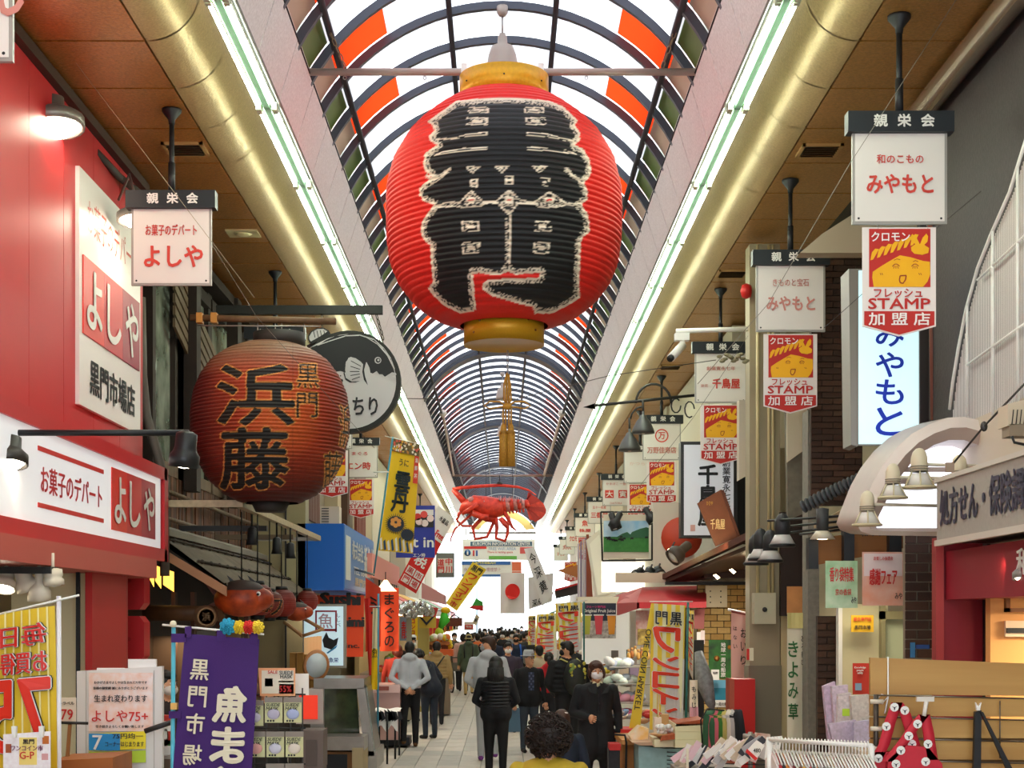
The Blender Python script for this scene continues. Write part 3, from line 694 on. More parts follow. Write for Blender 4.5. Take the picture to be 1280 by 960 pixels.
# pole carrying it, with clamps
b = MB(); BR = mat('#6e5236', .7, noise=.4, nscale=12); b.tube([P(238, 397, HY), P(420, 402, HY)], .035, BR, 8); pole = single('lantern_pole', 'weathered round wooden pole above the brown lantern', 'pole', b)
b = MB(); b.tube([P(246, 407, HY-.1), P(400, 408, HY-.1)], .008, STEEL, 5)
for px in (250, 268): b.box(P(px, 403, HY-.06)-Vector((.04, 0, 0)), P(px, 393, HY+.04)+Vector((.04, 0, 0)), mat('#b07830', .6))
part('clamp', b, pole)
b = MB()
for px in (322, 344, 352, 380): b.tube([P(px, 400, HY), P(px, 424, HY)], .006, STEEL, 5)
part('hanger', b, pole)
# ---------------------------------------------------------------- pufferfish sign and its beam
FY = 18.0; fs_ = S(FY)
b = MB(); b.box((P(270, 0, FY).x, FY+.0, P(0, 392, FY).z), (P(478, 0, FY).x, FY+.08, P(0, 381.5, FY).z), mat('#1d211d', .6, noise=.3, nscale=20)); single('sign_beam', 'black square beam above the pufferfish sign', 'beam', b)
fg = root('pufferfish_sign', 'round black and white pufferfish signboard hung on chains', 'sign', P(440, 541, FY))
pp = lambda x, y, d=0: P(x, y, FY)+Vector((0, -d, 0))
e8 = lambda x, y, d=0: pp(370+x/8, 370+y/8, d)
circ = [(437+64*math.cos(a), 477-64*math.sin(a)) for a in np.linspace(1.9, -4.05, 44)]
shape = [(383, 432), (396, 425), (408, 419)]+circ
b = MB(); b.slab([pp(x, y) for x, y in shape], (0, .16, 0), mat('#22251f', .6, noise=.3, nscale=10)); part('board', b, fg)
b = MB(); inn = [(437+(x-437)*.925-1, 477+(y-477)*.925) for x, y in shape]; b.poly([pp(x, y, .006) for x, y in inn], mat('#c3c3c1', .6)); part('face', b, fg)
up = [(p, q) for p, q in inn]; 
dark = [(395, 434), (408, 425), (420, 420), (440, 417.5), (456, 421), (472, 431), (484, 445), (492, 461), (494, 468), (490, 466), (486, 469), (481, 471), (478, 468), (474, 468), (471, 464), (466, 467), (463, 466), (462, 460), (458, 452), (455, 456), (452, 462), (447, 450), (436, 447), (432, 455), (432, 466), (426, 464), (418, 465), (412, 463), (400, 452), (388, 440)]
b = MB(); b.poly([pp(x, y, .009) for x, y in dark], mat('#141719', .55)); part('painted_back', b, fg)
b = MB(); LG = mat('#b9b9b8', .6)
b.poly([e8(*p, .012) for p in ((545,610),(600,625),(650,660),(676,690),(680,760),(665,820),(600,845),(540,850),(505,810),(492,740),(500,660))], LG)
for l in (((550,650),(650,705)),((545,705),(640,735)),((540,757),(635,757)),((545,797),(640,782)),((560,838),(640,810))):
    (xa, ya), (xb, yb) = l; b.poly([e8(xa, ya-4, .014), e8(xb, yb-4, .014), e8(xb, yb+4, .014), e8(xa, ya+4, .014)], BLK)
b.poly([e8(*p, .012) for p in ((905,800),(960,765),(1000,770),(1005,790),(960,805),(1000,820),(995,850),(960,850),(930,820))], LG)
b.disc(e8(820, 645, .013), 34/8/fs_, LG, 18); b.disc(e8(822, 645, .015), 24/8/fs_, BLK, 16); b.disc(e8(825, 643, .017), 12/8/fs_, LG, 12)
arcl = [(480,740),(500,820),(560,860),(640,850),(600,865),(540,868),(495,840),(476,780)]; b.poly([e8(*p, .013) for p in arcl], BLK)
b.poly([e8(*p, .013) for p in ((740,628),(700,670),(682,740),(690,800),(720,895),(680,840),(664,760),(672,690),(700,645))], BLK)
for xx, yy, r_ in ((390, 795, 9), (447, 800, 7), (455, 848, 18), (416, 832, 6)): b.disc(e8(xx, yy, .013), r_/8/fs_, BLK, 8)
hl = [(215,490),(330,450),(500,395),(640,388),(780,430),(880,520),(950,620),(990,730)]
for (xa, ya), (xb, yb) in zip(hl, hl[1:]): b.poly([e8(xa, ya, .013), e8(xb, yb, .013), e8(xb-6, yb+12, .013), e8(xa, ya+10, .013)], LG)
part('painted_fish', b, fg)
b = MB(); T(b, 'てっちり', pp(438, 508, .01), 68/fs_, 22/fs_, BLK, bold=.035, out=.004); part('lettering', b, fg)
b = MB(); b.slab([e8(*p) for p in ((120,400),(150,350),(210,320),(280,318),(325,345),(345,375),(250,420),(140,470),(122,440))], (0, .1, 0), BLK)
b.poly([e8(*p, .004) for p in ((132,405),(160,360),(215,332),(275,330),(315,355),(240,405),(150,455),(134,435))], LG)
for k in range(5): b.poly([e8(170+k*35, 345, .007), e8(178+k*35, 345, .007), e8(195+k*33, 415-k*3, .007), e8(188+k*33, 418-k*3, .007)], BLK)
part('tail_fin', b, fg)
b = MB(); chain(b, pp(470, 392, -.04), pp(479, 424, -.04), .06, .007, mat('#3c3226', .6)); chain(b, pp(402, 392, -.04), pp(402, 420, -.04), .06, .007, mat('#3c3226', .6)); part('chain', b, fg)

# ---------------------------------------------------------------- spiny lobster and its bar
BY = 48.5; b = MB(); b.tube([P(556, 594.5, BY), P(691, 594.5, BY)], .035, mat('#9a8c84', .5, .3), 8); bar = single('lobster_pipe', 'grey steel pipe across the arcade above the lobster model', 'pipe', b)
b = MB(); ST = mat('#d8cfc4', .5)
for xa, xb, sx in ((567, 555, -1), (680, 697, 1)):
    z, x = arc(math.radians(50.6))[1], arc(math.radians(50.6))[0]; b.tube([P(xb, 594, BY) if 0 else P(xa, 594, BY), (sx*x*.98, 35.8, z)], .035, ST, 6); b.ball((sx*x*.98, 35.8, z), .09, ST)
part('strut', b, bar)
LB = mat('#e2452f', .45, noise=.3, nscale=8, h2='#b02a1e'); LB2 = mat('#d98a80', .5, noise=.4, nscale=10, h2='#8d6a70'); LBD = mat('#a92c20', .5)
lY = 46.0; lo = root('spiny_lobster_model', 'giant red spiny lobster model hanging across the arcade', 'lobster model', P(625, 680, lY))
q8 = lambda x, y, d=0: P(540+x/8, 560+y/8, lY+d)
def seg(pts, rs, m=LB, nm='leg', n=7, d=0, mbx=None):
    b = mbx or MB(); b.tube([q8(*p[:2], (p[2] if len(p) > 2 else d)) for p in pts], [r*(1.4 if nm == 'leg' and mbx is None else 1.15)/8/S(lY) for r in rs], m, n)
    if mbx is None: part(nm, b, lo)
b = MB(); seg([(290,640),(330,600),(420,570),(540,590),(640,600),(710,590)], [25,60,85,95,90,70], LB, mbx=b, n=12); part('carapace', b, lo)
b = MB()
for k in range(26): x = 470+k*17+random.uniform(-5, 5); y = 530-26*math.sin((k+1)/27*3.1)+random.uniform(-6, 6); b.tube([q8(x, y+22, random.uniform(-.3, .2)), q8(x+4, y-26, random.uniform(-.3, .2))], [.03, .004], LB2, 4)
part('spines', b, lo)
for k in range(7):
    b = MB(); x = 700+k*38; seg([(x, 575-k*2), (x+24, 572-k*2), (x+42, 570-k*3)], [62-k*4, 66-k*4, 54-k*4], LB2 if k % 2 else LB, mbx=b, n=12); part('tail_segment', b, lo)
b = MB()
for k in range(6): seg([(740+k*34, 600), (745+k*34, 660-k*3)], [14, 7], LB, mbx=b)
part('swimmeret', b, lo)
for k, (xa, ya, xb, yb) in enumerate(((1000, 470, 1085, 530), (1080, 525, 1130, 590), (1128, 588, 1138, 655), (1136, 650, 1095, 705), (1100, 700, 1030, 742), (1035, 740, 975, 715), (1000, 470, 960, 440))):
    b = MB(); b.slab([q8(925, 545, .02*k), q8(xa, ya, .02*k), q8((xa+xb)/2+8, (ya+yb)/2-4, .02*k), q8(xb, yb, .02*k), q8(940, 585, .02*k)], (0, .08, 0), LB if k % 2 else LBD); part('tail_fan', b, lo)
for pts in () and ([(930,545),(1010,440),(1080,540),(1130,600),(1130,640),(1000,650)],[(940,560),(1040,560),(1135,640),(1100,680),(1050,700)],[(935,580),(1050,650),(1120,700),(1060,730),(985,730),(960,650)],[(930,550),(990,480),(1060,560),(980,600)]):
    b = MB(); b.slab([q8(x, y, random.uniform(-.2, .2)*0) for x, y in pts], (0, .12, 0), LB if len(pts) > 4 else LBD); b.f = b.f; part('tail_fan', b, lo)
for pts, rs in (([(340,560),(270,480),(210,415)], [30,26,20]), ([(205,412),(300,398),(480,382),(680,372),(860,390),(960,420),(1040,470)], [14,16,15,14,12,9,5]),
                ([(330,600),(270,660),(250,720),(300,780),(440,780)], [20,14,12,10,8]), ([(440,620),(330,720),(230,810),(190,900),(185,950)], [14,11,9,7,4])):
    seg(pts, rs, nm='antenna')
for pts, rs in (([(600,560),(560,640),(480,720),(410,800),(430,910),(550,890),(600,780),(625,730)], [20,18,16,13,12,12,12,12]),
                ([(640,700),(650,800),(640,900),(730,930),(755,860),(760,760),(700,700)], [16,14,12,12,12,12,10]),
                ([(460,560),(380,610),(300,660)], [18,16,12]), ([(510,500),(560,600),(600,680)], [18,20,18]), ([(690,590),(760,700),(800,790),(850,830)], [16,16,10,4]),
                ([(360,600),(440,660),(560,700)], [16,18,18]), ([(680,700),(720,760),(760,800)], [18,14,12]), ([(480,660),(560,700),(640,710)], [30,34,30]), ([(400,650),(500,690),(570,690)], [22,24,20])):
    seg(pts, rs, nm='leg', d=random.uniform(-.35, .1))
b = MB(); seg([(290,640),(320,690),(380,718)], [8,6,3], WHT, mbx=b); part('feeler', b, lo)
b = MB(); b.ball(q8(390, 515, -.2), .09, LB2); b.ball(q8(440, 510, .2), .09, LB2); part('eye', b, lo)
b = MB(); b.tube([q8(675, 275), q8(675, 345)], .02, DARK, 5); b.lathe(q8(675, 355), [(.1, 0), (.05, .06), (0, .08)], DARK, 8)
for x in (540, 805): b.tube([q8(x, 180), q8(x, 560)], .012, DARK, 4)
part('cable', b, lo)
# ================================================================ LEFT SIDE
RU = (0, 1, 0)                          # reading direction of boards that face the street on the left
RP = mat('#c8232a', .45, noise=.06, nscale=3); RPD = mat('#a81a1e', .45)
sf = root('sweet_shop_front', 'bright red sweet shop facade on the left with red corner pillar', 'shop front', (-3.7, 9, 0))
b = MB(); b.box((-3.75, -4, 3.55), (-3.64, 15.28, 6.44), RPD); part('upper_wall', b, sf)
for k in range(12): b = MB(); y = 15.3-.92*(k+1); b.box((-3.65, y+.004, 3.55), (-3.62, y+.916, 6.44), RP); part('wall_panel', b, sf)
b = MB(); b.box((-3.66, -4, 6.37), (-3.55, 15.3, 6.46), mat('#3a2218', .6)); part('cornice', b, sf)
b = MB(); b.box((-3.50, 12.75, 0), (-3.44, 13.9, 2.5), mat('#b5201f', .5)); b.box((-3.8, 13.85, 0), (-3.45, 14.0, 2.5), mat('#a01c1c', .5)); part('pillar', b, sf)
b = MB(); b.box((-3.75, -4, 2.48), (-3.32, 14.6, 2.66), mat('#c0564c', .5)); part('lintel', b, sf)
for k, (ya, yb) in enumerate(((690, 762), (770, 828))):
    b = MB(); fq(b, [(150, ya), (174, ya), (180, ya+8), (180, yb-8), (174, yb), (150, yb)], 15.0, .25, RP)
    b.disc(P(161, (ya+yb)/2, 14.99), .02, RPD); part('shutter_box', b, sf)
b = MB(); b.box((-6, 13.0, 0), (-3.51, 13.06, 2.5), mat('#efe3b8', .6)); b.box((-3.57, 12.72, 0), (-3.54, 12.75, 2.5), BLK); b.box((-6.1, 4, 0), (-6, 13, 2.6), CREAM)
part('inner_wall', b, sf); b = MB(); b.box((-6, 4, 2.5), (-3.7, 13, 2.55), CREAM); part('shop_ceiling', b, sf)
def area(name, loc, size, e, col, rot=(0, 0, 0)):
    l = bpy.data.lights.new(name, 'AREA'); l.energy = e; l.color = col; l.size = size; o = bpy.data.objects.new(name, l); COL.objects.link(o); o.location = loc; o.rotation_euler = rot
def spot(name, loc, to, e, col, ang=1.2, r=.05):
    l = bpy.data.lights.new(name, 'SPOT'); l.energy = e; l.color = col; l.spot_size = ang; l.spot_blend = .5; l.shadow_soft_size = r
    o = bpy.data.objects.new(name, l); COL.objects.link(o); o.location = loc; o.rotation_euler = (Vector(to)-Vector(loc)).to_track_quat('-Z', 'Y').to_euler()
area('shop_light', (-4.9, 9, 2.45), 1.6, 110, (1, .85, .6))
# white board on the red wall
def wl(px, py, X=-3.6): return PX(px, py, X)
def wbox(b, px0, px1, y0, y1, X, th, m):          # y0,y1 measured at px0
    a = PX(px0, y0, X); c = PX(px0, y1, X); Y1 = X*F/(px1-VX); return b.box((X-th, a.y, c.z), (X, Y1, a.z), m)
r = root('wall_sign', 'large white wall board with よしや on red squares and 黒門市場店', 'sign', (-3.6, 14, 3.9)); X = -3.585
b = MB(); b.box((X-.04, 12.88, 3.91), (X, 15.05, 5.93), mat('#efeae6', .35)); part('board', b, r)
b = MB(); T(b, 'お菓子のデパート', (X, 14.0, 5.58), 1.75, .3, mat('#c4483c', .4), u=RU, bold=.012); T(b, '黒門市場店', (X, 14.0, 4.2), 1.6, .3, BLK, u=RU, bold=.03); part('lettering', b, r)
for k, (ch, c) in enumerate((('よ', '#e2382c'), ('し', '#c82a30'), ('や', '#9f2238'))):
    b = MB(); y0 = 12.97+k*.67; b.box((X, y0, 4.53), (X+.012, y0+.665, 5.2), mat(c, .35)); o = part('red_square', b, r)
    b = MB(); T(b, ch, (X+.012, y0+.333, 4.865), .48, .5, WHT, u=RU, bold=.035, res=4); part('lettering', b, o)
# light box sign below
X = -3.38; r = root('lightbox_sign', 'long red framed light box sign reading お菓子のデパート and よしや', 'sign', (X, 12, 2.68))
b = MB(); b.box((X-.24, 6, 2.68), (X, 15.2, 3.57), RP); part('case', b, r)
b = MB(); b.box((X, 6.1, 2.77), (X+.006, 15.0, 3.48), mat('#e6e6ea', .2, emit=.25)); part('face', b, r)
b = MB()
for z0, z1 in ((2.66, 2.78), (3.47, 3.59)): b.box((X-.02, 6, z0), (X+.03, 15.2, z1), RP)
b.box((X-.02, 15.08, 2.66), (X+.03, 15.24, 3.59), RP); part('frame', b, r)
ya, yb = PX(46, 600, X).y, PX(128, 600, X).y; mid = (ya+yb)/2; wd = yb-ya
b = MB(); zz = lambda px, py: PX(px, py, X).z
b.box((X+.006, ya, zz(88, 578)), (X+.012, yb, zz(88, 578)+.035), mat('#d8302e', .4)); b.box((X+.006, ya, zz(88, 644)), (X+.012, yb, zz(88, 644)+.035), mat('#d8302e', .4)); part('red_line', b, r)
b = MB(); T(b, 'お菓子のデパート', (X+.006, mid, zz(88, 610)), wd*.93, .2, mat('#cf2a30', .4), u=RU, bold=.02); part('lettering', b, r)
ys = [PX(p, 600, X).y for p in (138, 157, 175, 192.5)]
for k, (ch, c) in enumerate((('よ', '#e2382c'), ('し', '#d02a30'), ('や', '#b0223a'))):
    b = MB(); b.box((X+.006, ys[k], 2.86), (X+.014, ys[k+1], 3.4), mat(c, .35)); o = part('red_square', b, r)
    b = MB(); T(b, ch, (X+.014, (ys[k]+ys[k+1])/2, 3.13), (ys[k+1]-ys[k])*.72, .4, WHT, u=RU, bold=.03, res=4); part('lettering', b, o)
# lamps -----------------------------------------------------------
def cone_lamp(name, lab, c, axis, L, r0, r1, m, glow_e=20, parent=None, arm=None, group=None, cat='lamp', glowc='#fff2d6'):
    c = Vector(c); ax = Vector(axis).normalized(); R = root(name, lab, cat, c, group)
    b = MB(); b.lathe(c, [(r0*.5, -L*.25), (r0, -L*.15), (r0, L*.3), (r1*.8, L*.45), (r1, L*.6), (r1, L), (r1*.9, L), (r1*.85, L*.65), (0, L*.6)], m, 18, ax); part('lamp_head', b, R)
    b = MB(); b.lathe(c+ax*L*.86, [(r1*.86, 0), (r1*.6, r1*.25), (0, r1*.35)], glow(glowc, glow_e) if glow_e else mat('#d8d4cc', .3), 16, ax); part('bulb', b, R)
    if arm: b = MB(); b.tube([Vector(a) for a in arm], .014, m, 6); part('arm', b, R)
    return R
c = P(66, 128, 12.3); cone_lamp('flood_lamp', 'large grey flood lamp lit above the red wall, upper left', c, (.1, -.1, -1), .22, .09, .24, mat('#8c8882', .4, .5), 25, arm=[c, c+Vector((-.1, .1, .25)), c+Vector((-.25, .3, .12))])
c = P(172, 255, 13.9); cone_lamp('flood_lamp', 'second lit flood lamp, partly behind the よしや hanging sign', c, (.1, -.1, -1), .16, .07, .2, mat('#8c8882', .4, .5), 25, arm=[c, c+Vector((-.1, .1, .3)), c+Vector((-.25, .3, .12))])
spot('flood_light', P(66, 140, 12.3), (-3.6, 13.0, 4.6), 90, (1, .93, .8), 1.9, .1); spot('flood_light', P(172, 264, 13.9), (-3.6, 14.3, 4.7), 30, (1, .93, .8), 1.9, .1)
b = MB()
for (xa, ya_), (xb, yb_), Y in (((22, 72), (75, 125), 12.4), ((120, 190), (150, 222), 13.6), ((150, 222), (185, 250), 14.2)): b.tube([P(xa, ya_, Y), P(xb, yb_, Y+.6)], .035, mat('#3c3630', .6), 8)
single('lamp_bracket', 'dark motor brackets under the soffit above the red wall', 'bracket', b)
b = MB(); b.tube([P(-10, 541, 10.6), P(236, 541, 10.6)], .022, BLK, 8); b.tube([P(95, 541, 10.6), P(95, 541, 10.6)+Vector((-.5, 0, 0))], .012, BLK, 5); bar = single('lamp_bar', 'black steel bar across the lower light box sign carrying two lamps', 'bar', b)
c = P(233, 548, 10.5); cone_lamp('bar_spot_lamp', 'black cylinder spot lamp at the free end of the bar', c, (-.12, .1, -1), .2, .075, .105, mat('#26282a', .4, .3), 14)
c = P(12, 552, 10.5); cone_lamp('bar_spot_lamp', 'black round spot lamp at the left end of the bar', c, (.05, -.25, -1), .17, .08, .13, mat('#3a3632', .4, .3), 22)
spot('bar_lamp_light', P(12, 578, 10.4), (-3.4, 10.8, 2.9), 25, (1, .85, .6), 1.8)
for k, (x, y, ax, L, a_, b_) in enumerate(((8, 716, (0, -.5, -1), .14, .06, .085), (28, 716, (.3, .2, -1), .14, .06, .09), (49, 718, (0, 0, -1), .2, .03, .085), (66, 715, (.1, 0, -1), .1, .07, .075))):
    c = P(x, y, 11.2); cone_lamp('track_spot', ('lit white track spot at the picture edge inside the sweet shop', 'second white track spot, turned away', 'white cone track spot, longest of the four', 'stubby white cylinder track spot beside the inner wall')[k], c, ax, L, a_, b_, mat('#d8cfbe', .5), 20 if k == 0 else 0, arm=[c, c+Vector((0, 0, .14))])
b = MB(); b.box((-4.1, 11.1, 2.42), (-3.3, 11.3, 2.47), BLK); single('lamp_track', 'black lamp track under the sweet shop lintel', 'track', b)
# drain pipe bending beside the red wall
b = MB(); b.tube([P(176, 372, 15.6), P(178, 470, 15.6), P(183, 520, 15.6), P(196, 565, 15.6), P(205, 600, 15.6), P(206, 720, 15.6)], .05, mat('#5a544c', .6), 8); single('drain_pipe', 'dark bent drain pipe at the corner of the red wall', 'pipe', b)

# ---- timber restaurant
WD = mat('#4c2e1a', .7, noise=.45, nscale=9, kind='woodz'); WDD = mat('#2a1d14', .7, noise=.3, nscale=8); WG = mat('#6d5a44', .75, noise=.4, nscale=14, kind='woodz')
tb = root('timber_restaurant', 'old dark timber restaurant front with sloped roof behind the brown lantern', 'building', (-3.8, 19, 0))
b = MB(); b.box((-4.2, 15.4, 0), (-4.0, 23, 6.4), WDD); part('back_wall', b, tb)
b = MB(); b.box((-4.0, 15.4, 6.3), (-3.6, 23, 6.42), WDD); part('eave_board', b, tb)
GL = mat('#aab2a4', .08, .1, noise=.35, nscale=2.5, spec=.8, h2='#55604f')
for k, (pa, pb) in enumerate(((186, 214), (236, 256), (258, 300))):
    Xw = -3.85; y0 = Xw*F/(pa-VX); y1 = Xw*F/(pb-VX); b = MB(); b.box((Xw-.03, y0, 3.85), (Xw, y1, 6.1), GL); o = part('window_pane', b, tb)
    b = MB(); 
    for yy in (y0, y1): b.box((Xw-.05, yy-.07, 3.7), (Xw+.06, yy+.07, 6.3), WDD)
    b.box((Xw-.05, y0, 3.72), (Xw+.08, y1, 3.86), WG); b.box((Xw-.05, y0, 6.1), (Xw+.08, y1, 6.25), WDD); part('window_frame', b, o)
for k in range(6):
    b = MB(); b.slab([(-3.7, 17.2+k*.0, 6.2-k*.14), (-3.7, 20.5, 5.3-k*.14), (-3.7, 20.5, 5.2-k*.14), (-3.7, 17.2, 6.1-k*.14)], (-.03, 0, 0), WG); part('weather_board', b, tb)
b = MB(); b.box((-3.75, 17.9, 3.6), (-3.6, 18.15, 6.4), WDD); b.box((-3.7, 20.4, 3.6), (-3.55, 20.7, 6.4), WDD); part('post', b, tb)
b = MB()
for k in range(70):
    y = 15.5+k*.107; z = random.uniform(-.008, .008); b.box((-3.82, y+.004, 3.0), (-3.78+z, y+.103, 3.72), mat(random.choice(['#5e3820', '#4f2f1b', '#6b4226', '#46301f']), .75, noise=.3, nscale=9, kind='woodz'))
part('wall_plank', b, tb, stuff=True)
b = MB(); b.tube([(-3.7, 15.5, 3.5), (-3.7, 23, 3.5)], .03, WG, 6); b.tube([(-3.7, 15.5, 3.2), (-3.7, 19.4, 3.2)], .03, WG, 6); part('bamboo_rail', b, tb)
b = MB(); b.slab([(-3.72, 15.4, 3.05), (-3.72, 23, 3.05), (-3.55, 23, 2.98), (-3.55, 15.4, 2.98)], (0, 0, .07), mat('#7a7468', .6)); part('flashing', b, tb)
b = MB(); CR = mat('#6f6250', .7, noise=.35, nscale=6); n = 150
vs = []; 
for i in range(n+1):
    y = 16.0+7.0*i/n; dz = .018*math.sin(i*math.pi/2)
    vs += [(-3.62, y, 2.98+dz), (-2.92, y, 2.46+dz)]
b.add(vs, [(2*i, 2*i+1, 2*i+3, 2*i+2) for i in range(n)], CR)
b.slab([(-3.65, 16.0, 2.93), (-3.65, 23, 2.93), (-2.94, 23, 2.42), (-2.94, 16.0, 2.42)], (0, 0, -.03), WDD); part('corrugated_roof', b, tb)
for x, z in ((-3.5, 2.93), (-3.2, 2.70)):
    b = MB(); b.tube([(x, 16, z), (x, 23, z)], .016, mat('#3a3128', .7), 6)
    for k in range(14): b.ball((x, 16.2+k*.5, z), .026, mat('#3a3128', .7), 6, 4)
    part('bamboo_rail', b, tb)
b = MB(); b.slab([(-3.72, 15.95, 2.92), (-2.9, 15.95, 2.43), (-2.9, 15.95, 2.33), (-3.72, 15.95, 2.82)], (0, .06, 0), mat('#c08a64', .6, noise=.2, nscale=10, kind='woodx')); part('barge_board', b, tb)
b = MB(); b.tube([P(180, 766, 16.3), P(280, 767, 16.3)], .085, mat('#5c3a1e', .6, noise=.3, nscale=8), 12); o = part('log_beam', b, tb)
b = MB(); b.lathe(P(258, 771, 16.2), [(.12, 0), (.12, .1)], mat('#6a4a34', .6), 24, (0, -1, 0)); b.lathe(P(258, 771, 16.09), [(.095, 0), (.1, .012), (.085, .012), (.08, 0)], mat('#8a6a4a', .6), 24, (0, -1, 0)); T(b, '浜', P(258, 771, 16.08), .09, .09, mat('#8f6f50', .6)); part('emblem_disc', b, o)
b = MB()
for xa, xb in ((186, 192), (194, 201), (204, 217)): fq(b, [(xa, 704+(xa-186)*.35), (xb, 704+(xb-186)*.35), (xb, 732+(xb-186)*.25), (xa, 722+(xa-186)*.5)], 16.6, .02, glow('#ffb84a', 1.6))
part('lit_pane', b, tb)
b = MB()
for x in (214, 238, 270, 305): fb(b, x, 740, x+5, 1000, 16.8, .12, mat('#4a2a1a', .6))
part('door_post', b, tb)
b = MB(); fb(b, 180, 795, 300, 1010, 17.4, .05, mat('#3b2c20', .6)); fb(b, 241, 788, 270, 860, 17.1, .05, mat('#7e8a84', .3)); part('dark_interior', b, tb)  # large brown board coloured dark to stand for the shade under the roof
b = MB(); fb(b, 271, 775, 300, 960, 17.0, .05, mat('#8a6a3c', .6, noise=.2, nscale=10, kind='woodz')); part('wood_panel', b, tb)
area('fish_shop_fill', (-2.85, 22.9, 2.48), .5, 14, (1, .88, .7)); area('left_shop_fill', (-3.0, 27, 2.45), .6, 45, (1, .86, .66)); area('restaurant_glow', (-3.6, 17.0, 1.9), .6, 12, (1, .7, .4))  # fish shop and left shop area lights are fill added to brighten the lower street
# gutter frame with hung cords
b = MB(); GU = mat('#b9a988', .5, noise=.3, nscale=14)
z = 3.26; b.box((-3.75, 15.46, z-.03), (-2.64, 15.54, z+.04), GU); b.box((-2.72, 15.5, z-.03), (-2.64, 22.1, z+.04), GU); b.box((-3.7, 22.05, z-.03), (-2.66, 22.12, z+.02), STEEL)
fr = single('awning_frame', 'beige L-shaped steel awning frame under the brown lantern', 'frame', b)
b = MB(); b.box((-3.7, 17.4, z-.16), (-2.7, 17.5, z-.1), DARK); b.box((-3.7, 19.6, z-.14), (-2.7, 19.7, z-.08), mat('#6a5a48', .6)); part('cross_bar', b, fr)
# row of paper lanterns and fish lanterns
def small_lantern(px, py, Y, ch, lab, col='#8e2a20', rpx=16, tl=.0):
    s = S(Y); c = P(px, py, Y); R = rpx/s; r = root('small_paper_lantern', lab, 'lantern', c-Vector((0, 0, R*1.25)), 'row of small red lanterns under the awning frame')
    def pt(px_, py_, fr_):
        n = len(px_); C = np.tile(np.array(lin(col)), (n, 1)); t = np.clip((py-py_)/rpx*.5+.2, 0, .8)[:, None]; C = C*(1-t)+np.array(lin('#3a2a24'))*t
        if ch:
            M = rast(gl_polys(ch, px+rpx*tl-rpx*.5, py-rpx*.4, px+rpx*tl+rpx*.5, py+rpx*.75, .02), px-rpx, py-rpx, px+rpx, py+rpx, 6); H = dil(dil(M, 2), 3); M = dil(M, 2)
            ix = np.clip(((px_-px+rpx)*6).astype(int), 0, M.shape[1]-1); iy = np.clip(((py_-py+rpx)*6).astype(int), 0, M.shape[0]-1)
            C[fr_ & H[iy, ix]] = lin('#d98a4a'); C[fr_ & M[iy, ix]] = lin('#17120f')
        return C
    lantern_mesh('paper_body', (c.x, Y), [(c.z-R*.95, R*.5), (c.z-R*.75, R*.8), (c.z-R*.3, R), (c.z+R*.3, R), (c.z+R*.75, R*.8), (c.z+R*.95, R*.5)], 14, pt, r, .006, 72, 4)
    b = MB(); b.lathe(c-Vector((0, 0, R*1.2)), [(R*.42, 0), (R*.45, R*.28)], BLK, 16); part('bottom_ring', b, r)
    b = MB(); b.lathe(c+Vector((0, 0, R*.92)), [(R*.45, 0), (R*.42, R*.28)], BLK, 16); part('top_ring', b, r)
    b = MB(); b.tube([c+Vector((0, 0, R*1.2)), Vector((c.x, Y, 3.24))], .008, BLK, 5); part('cord', b, r); return r
small_lantern(322, 750, 16.6, '藤', 'small lantern lettered 藤 in black, first in the row', rpx=20, tl=.45)
small_lantern(337, 756, 17.6, 'フ', 'small dark lantern with a curled stroke, second in the row', '#7a2a20', 17, .45)
small_lantern(352, 754, 18.6, '', 'small plain red lantern, third in the row', rpx=17.5)
small_lantern(384, 751, 20.6, '', 'small plain red lantern at the far end of the row', rpx=13)
def fish_lantern(px, py, Y, L, lab):
    s = S(Y); c = P(px, py, Y); r = root('fish_lantern', lab, 'lantern', c-Vector((0, 0, .2*L)), 'pufferfish lanterns')
    b = MB(); O = mat('#c8501e', .45, noise=.35, nscale=9, h2='#7a2410'); 
    b.ball(c, (.3*L, .22*L, .19*L), O, 18, 12); b.ball(c+Vector((.18*L, -.02, .0)), (.17*L, .14*L, .13*L), O, 14, 8); part('body', b, r)
    b = MB(); b.ball(c+Vector((0, 0, .06*L)), (.27*L, .2*L, .15*L), mat('#3f2e28', .6, noise=.3, nscale=12), 18, 8); part('dark_back', b, r)
    b = MB(); b.slab([c+Vector(v) for v in ((-.28*L, 0, .02), (-.42*L, 0, .2*L), (-.36*L, 0, .22*L), (-.24*L, 0, .1*L))], (0, .03, 0), mat('#6b3a2a', .6)); b.slab([c+Vector(v) for v in ((-.28*L, 0, -.02), (-.42*L, 0, -.1*L), (-.38*L, 0, -.14*L), (-.22*L, 0, -.08*L))], (0, .03, 0), mat('#6b3a2a', .6))
    for x in (-.12, .0, .1): b.slab([c+Vector(v) for v in ((x*L, 0, .18*L), ((x-.04)*L, 0, .26*L), ((x+.05)*L, 0, .19*L))], (0, .03, 0), DARK)
    part('fin', b, r); b = MB(); b.ball(c+Vector((.2*L, -.13*L, .05*L)), .03*L, WHT); b.ball(c+Vector((.2*L, -.155*L, .05*L)), .015*L, BLK); part('eye', b, r)
    b = MB(); b.tube([c+Vector((0, 0, .2*L)), Vector((c.x, Y, 3.24))], .008, BLK, 5); part('cord', b, r)
fish_lantern(302, 749, 16.3, 1.0, 'orange pufferfish lantern hanging first in the awning row'); fish_lantern(371, 765, 19.6, .62, 'small orange pufferfish lantern between the red lanterns')
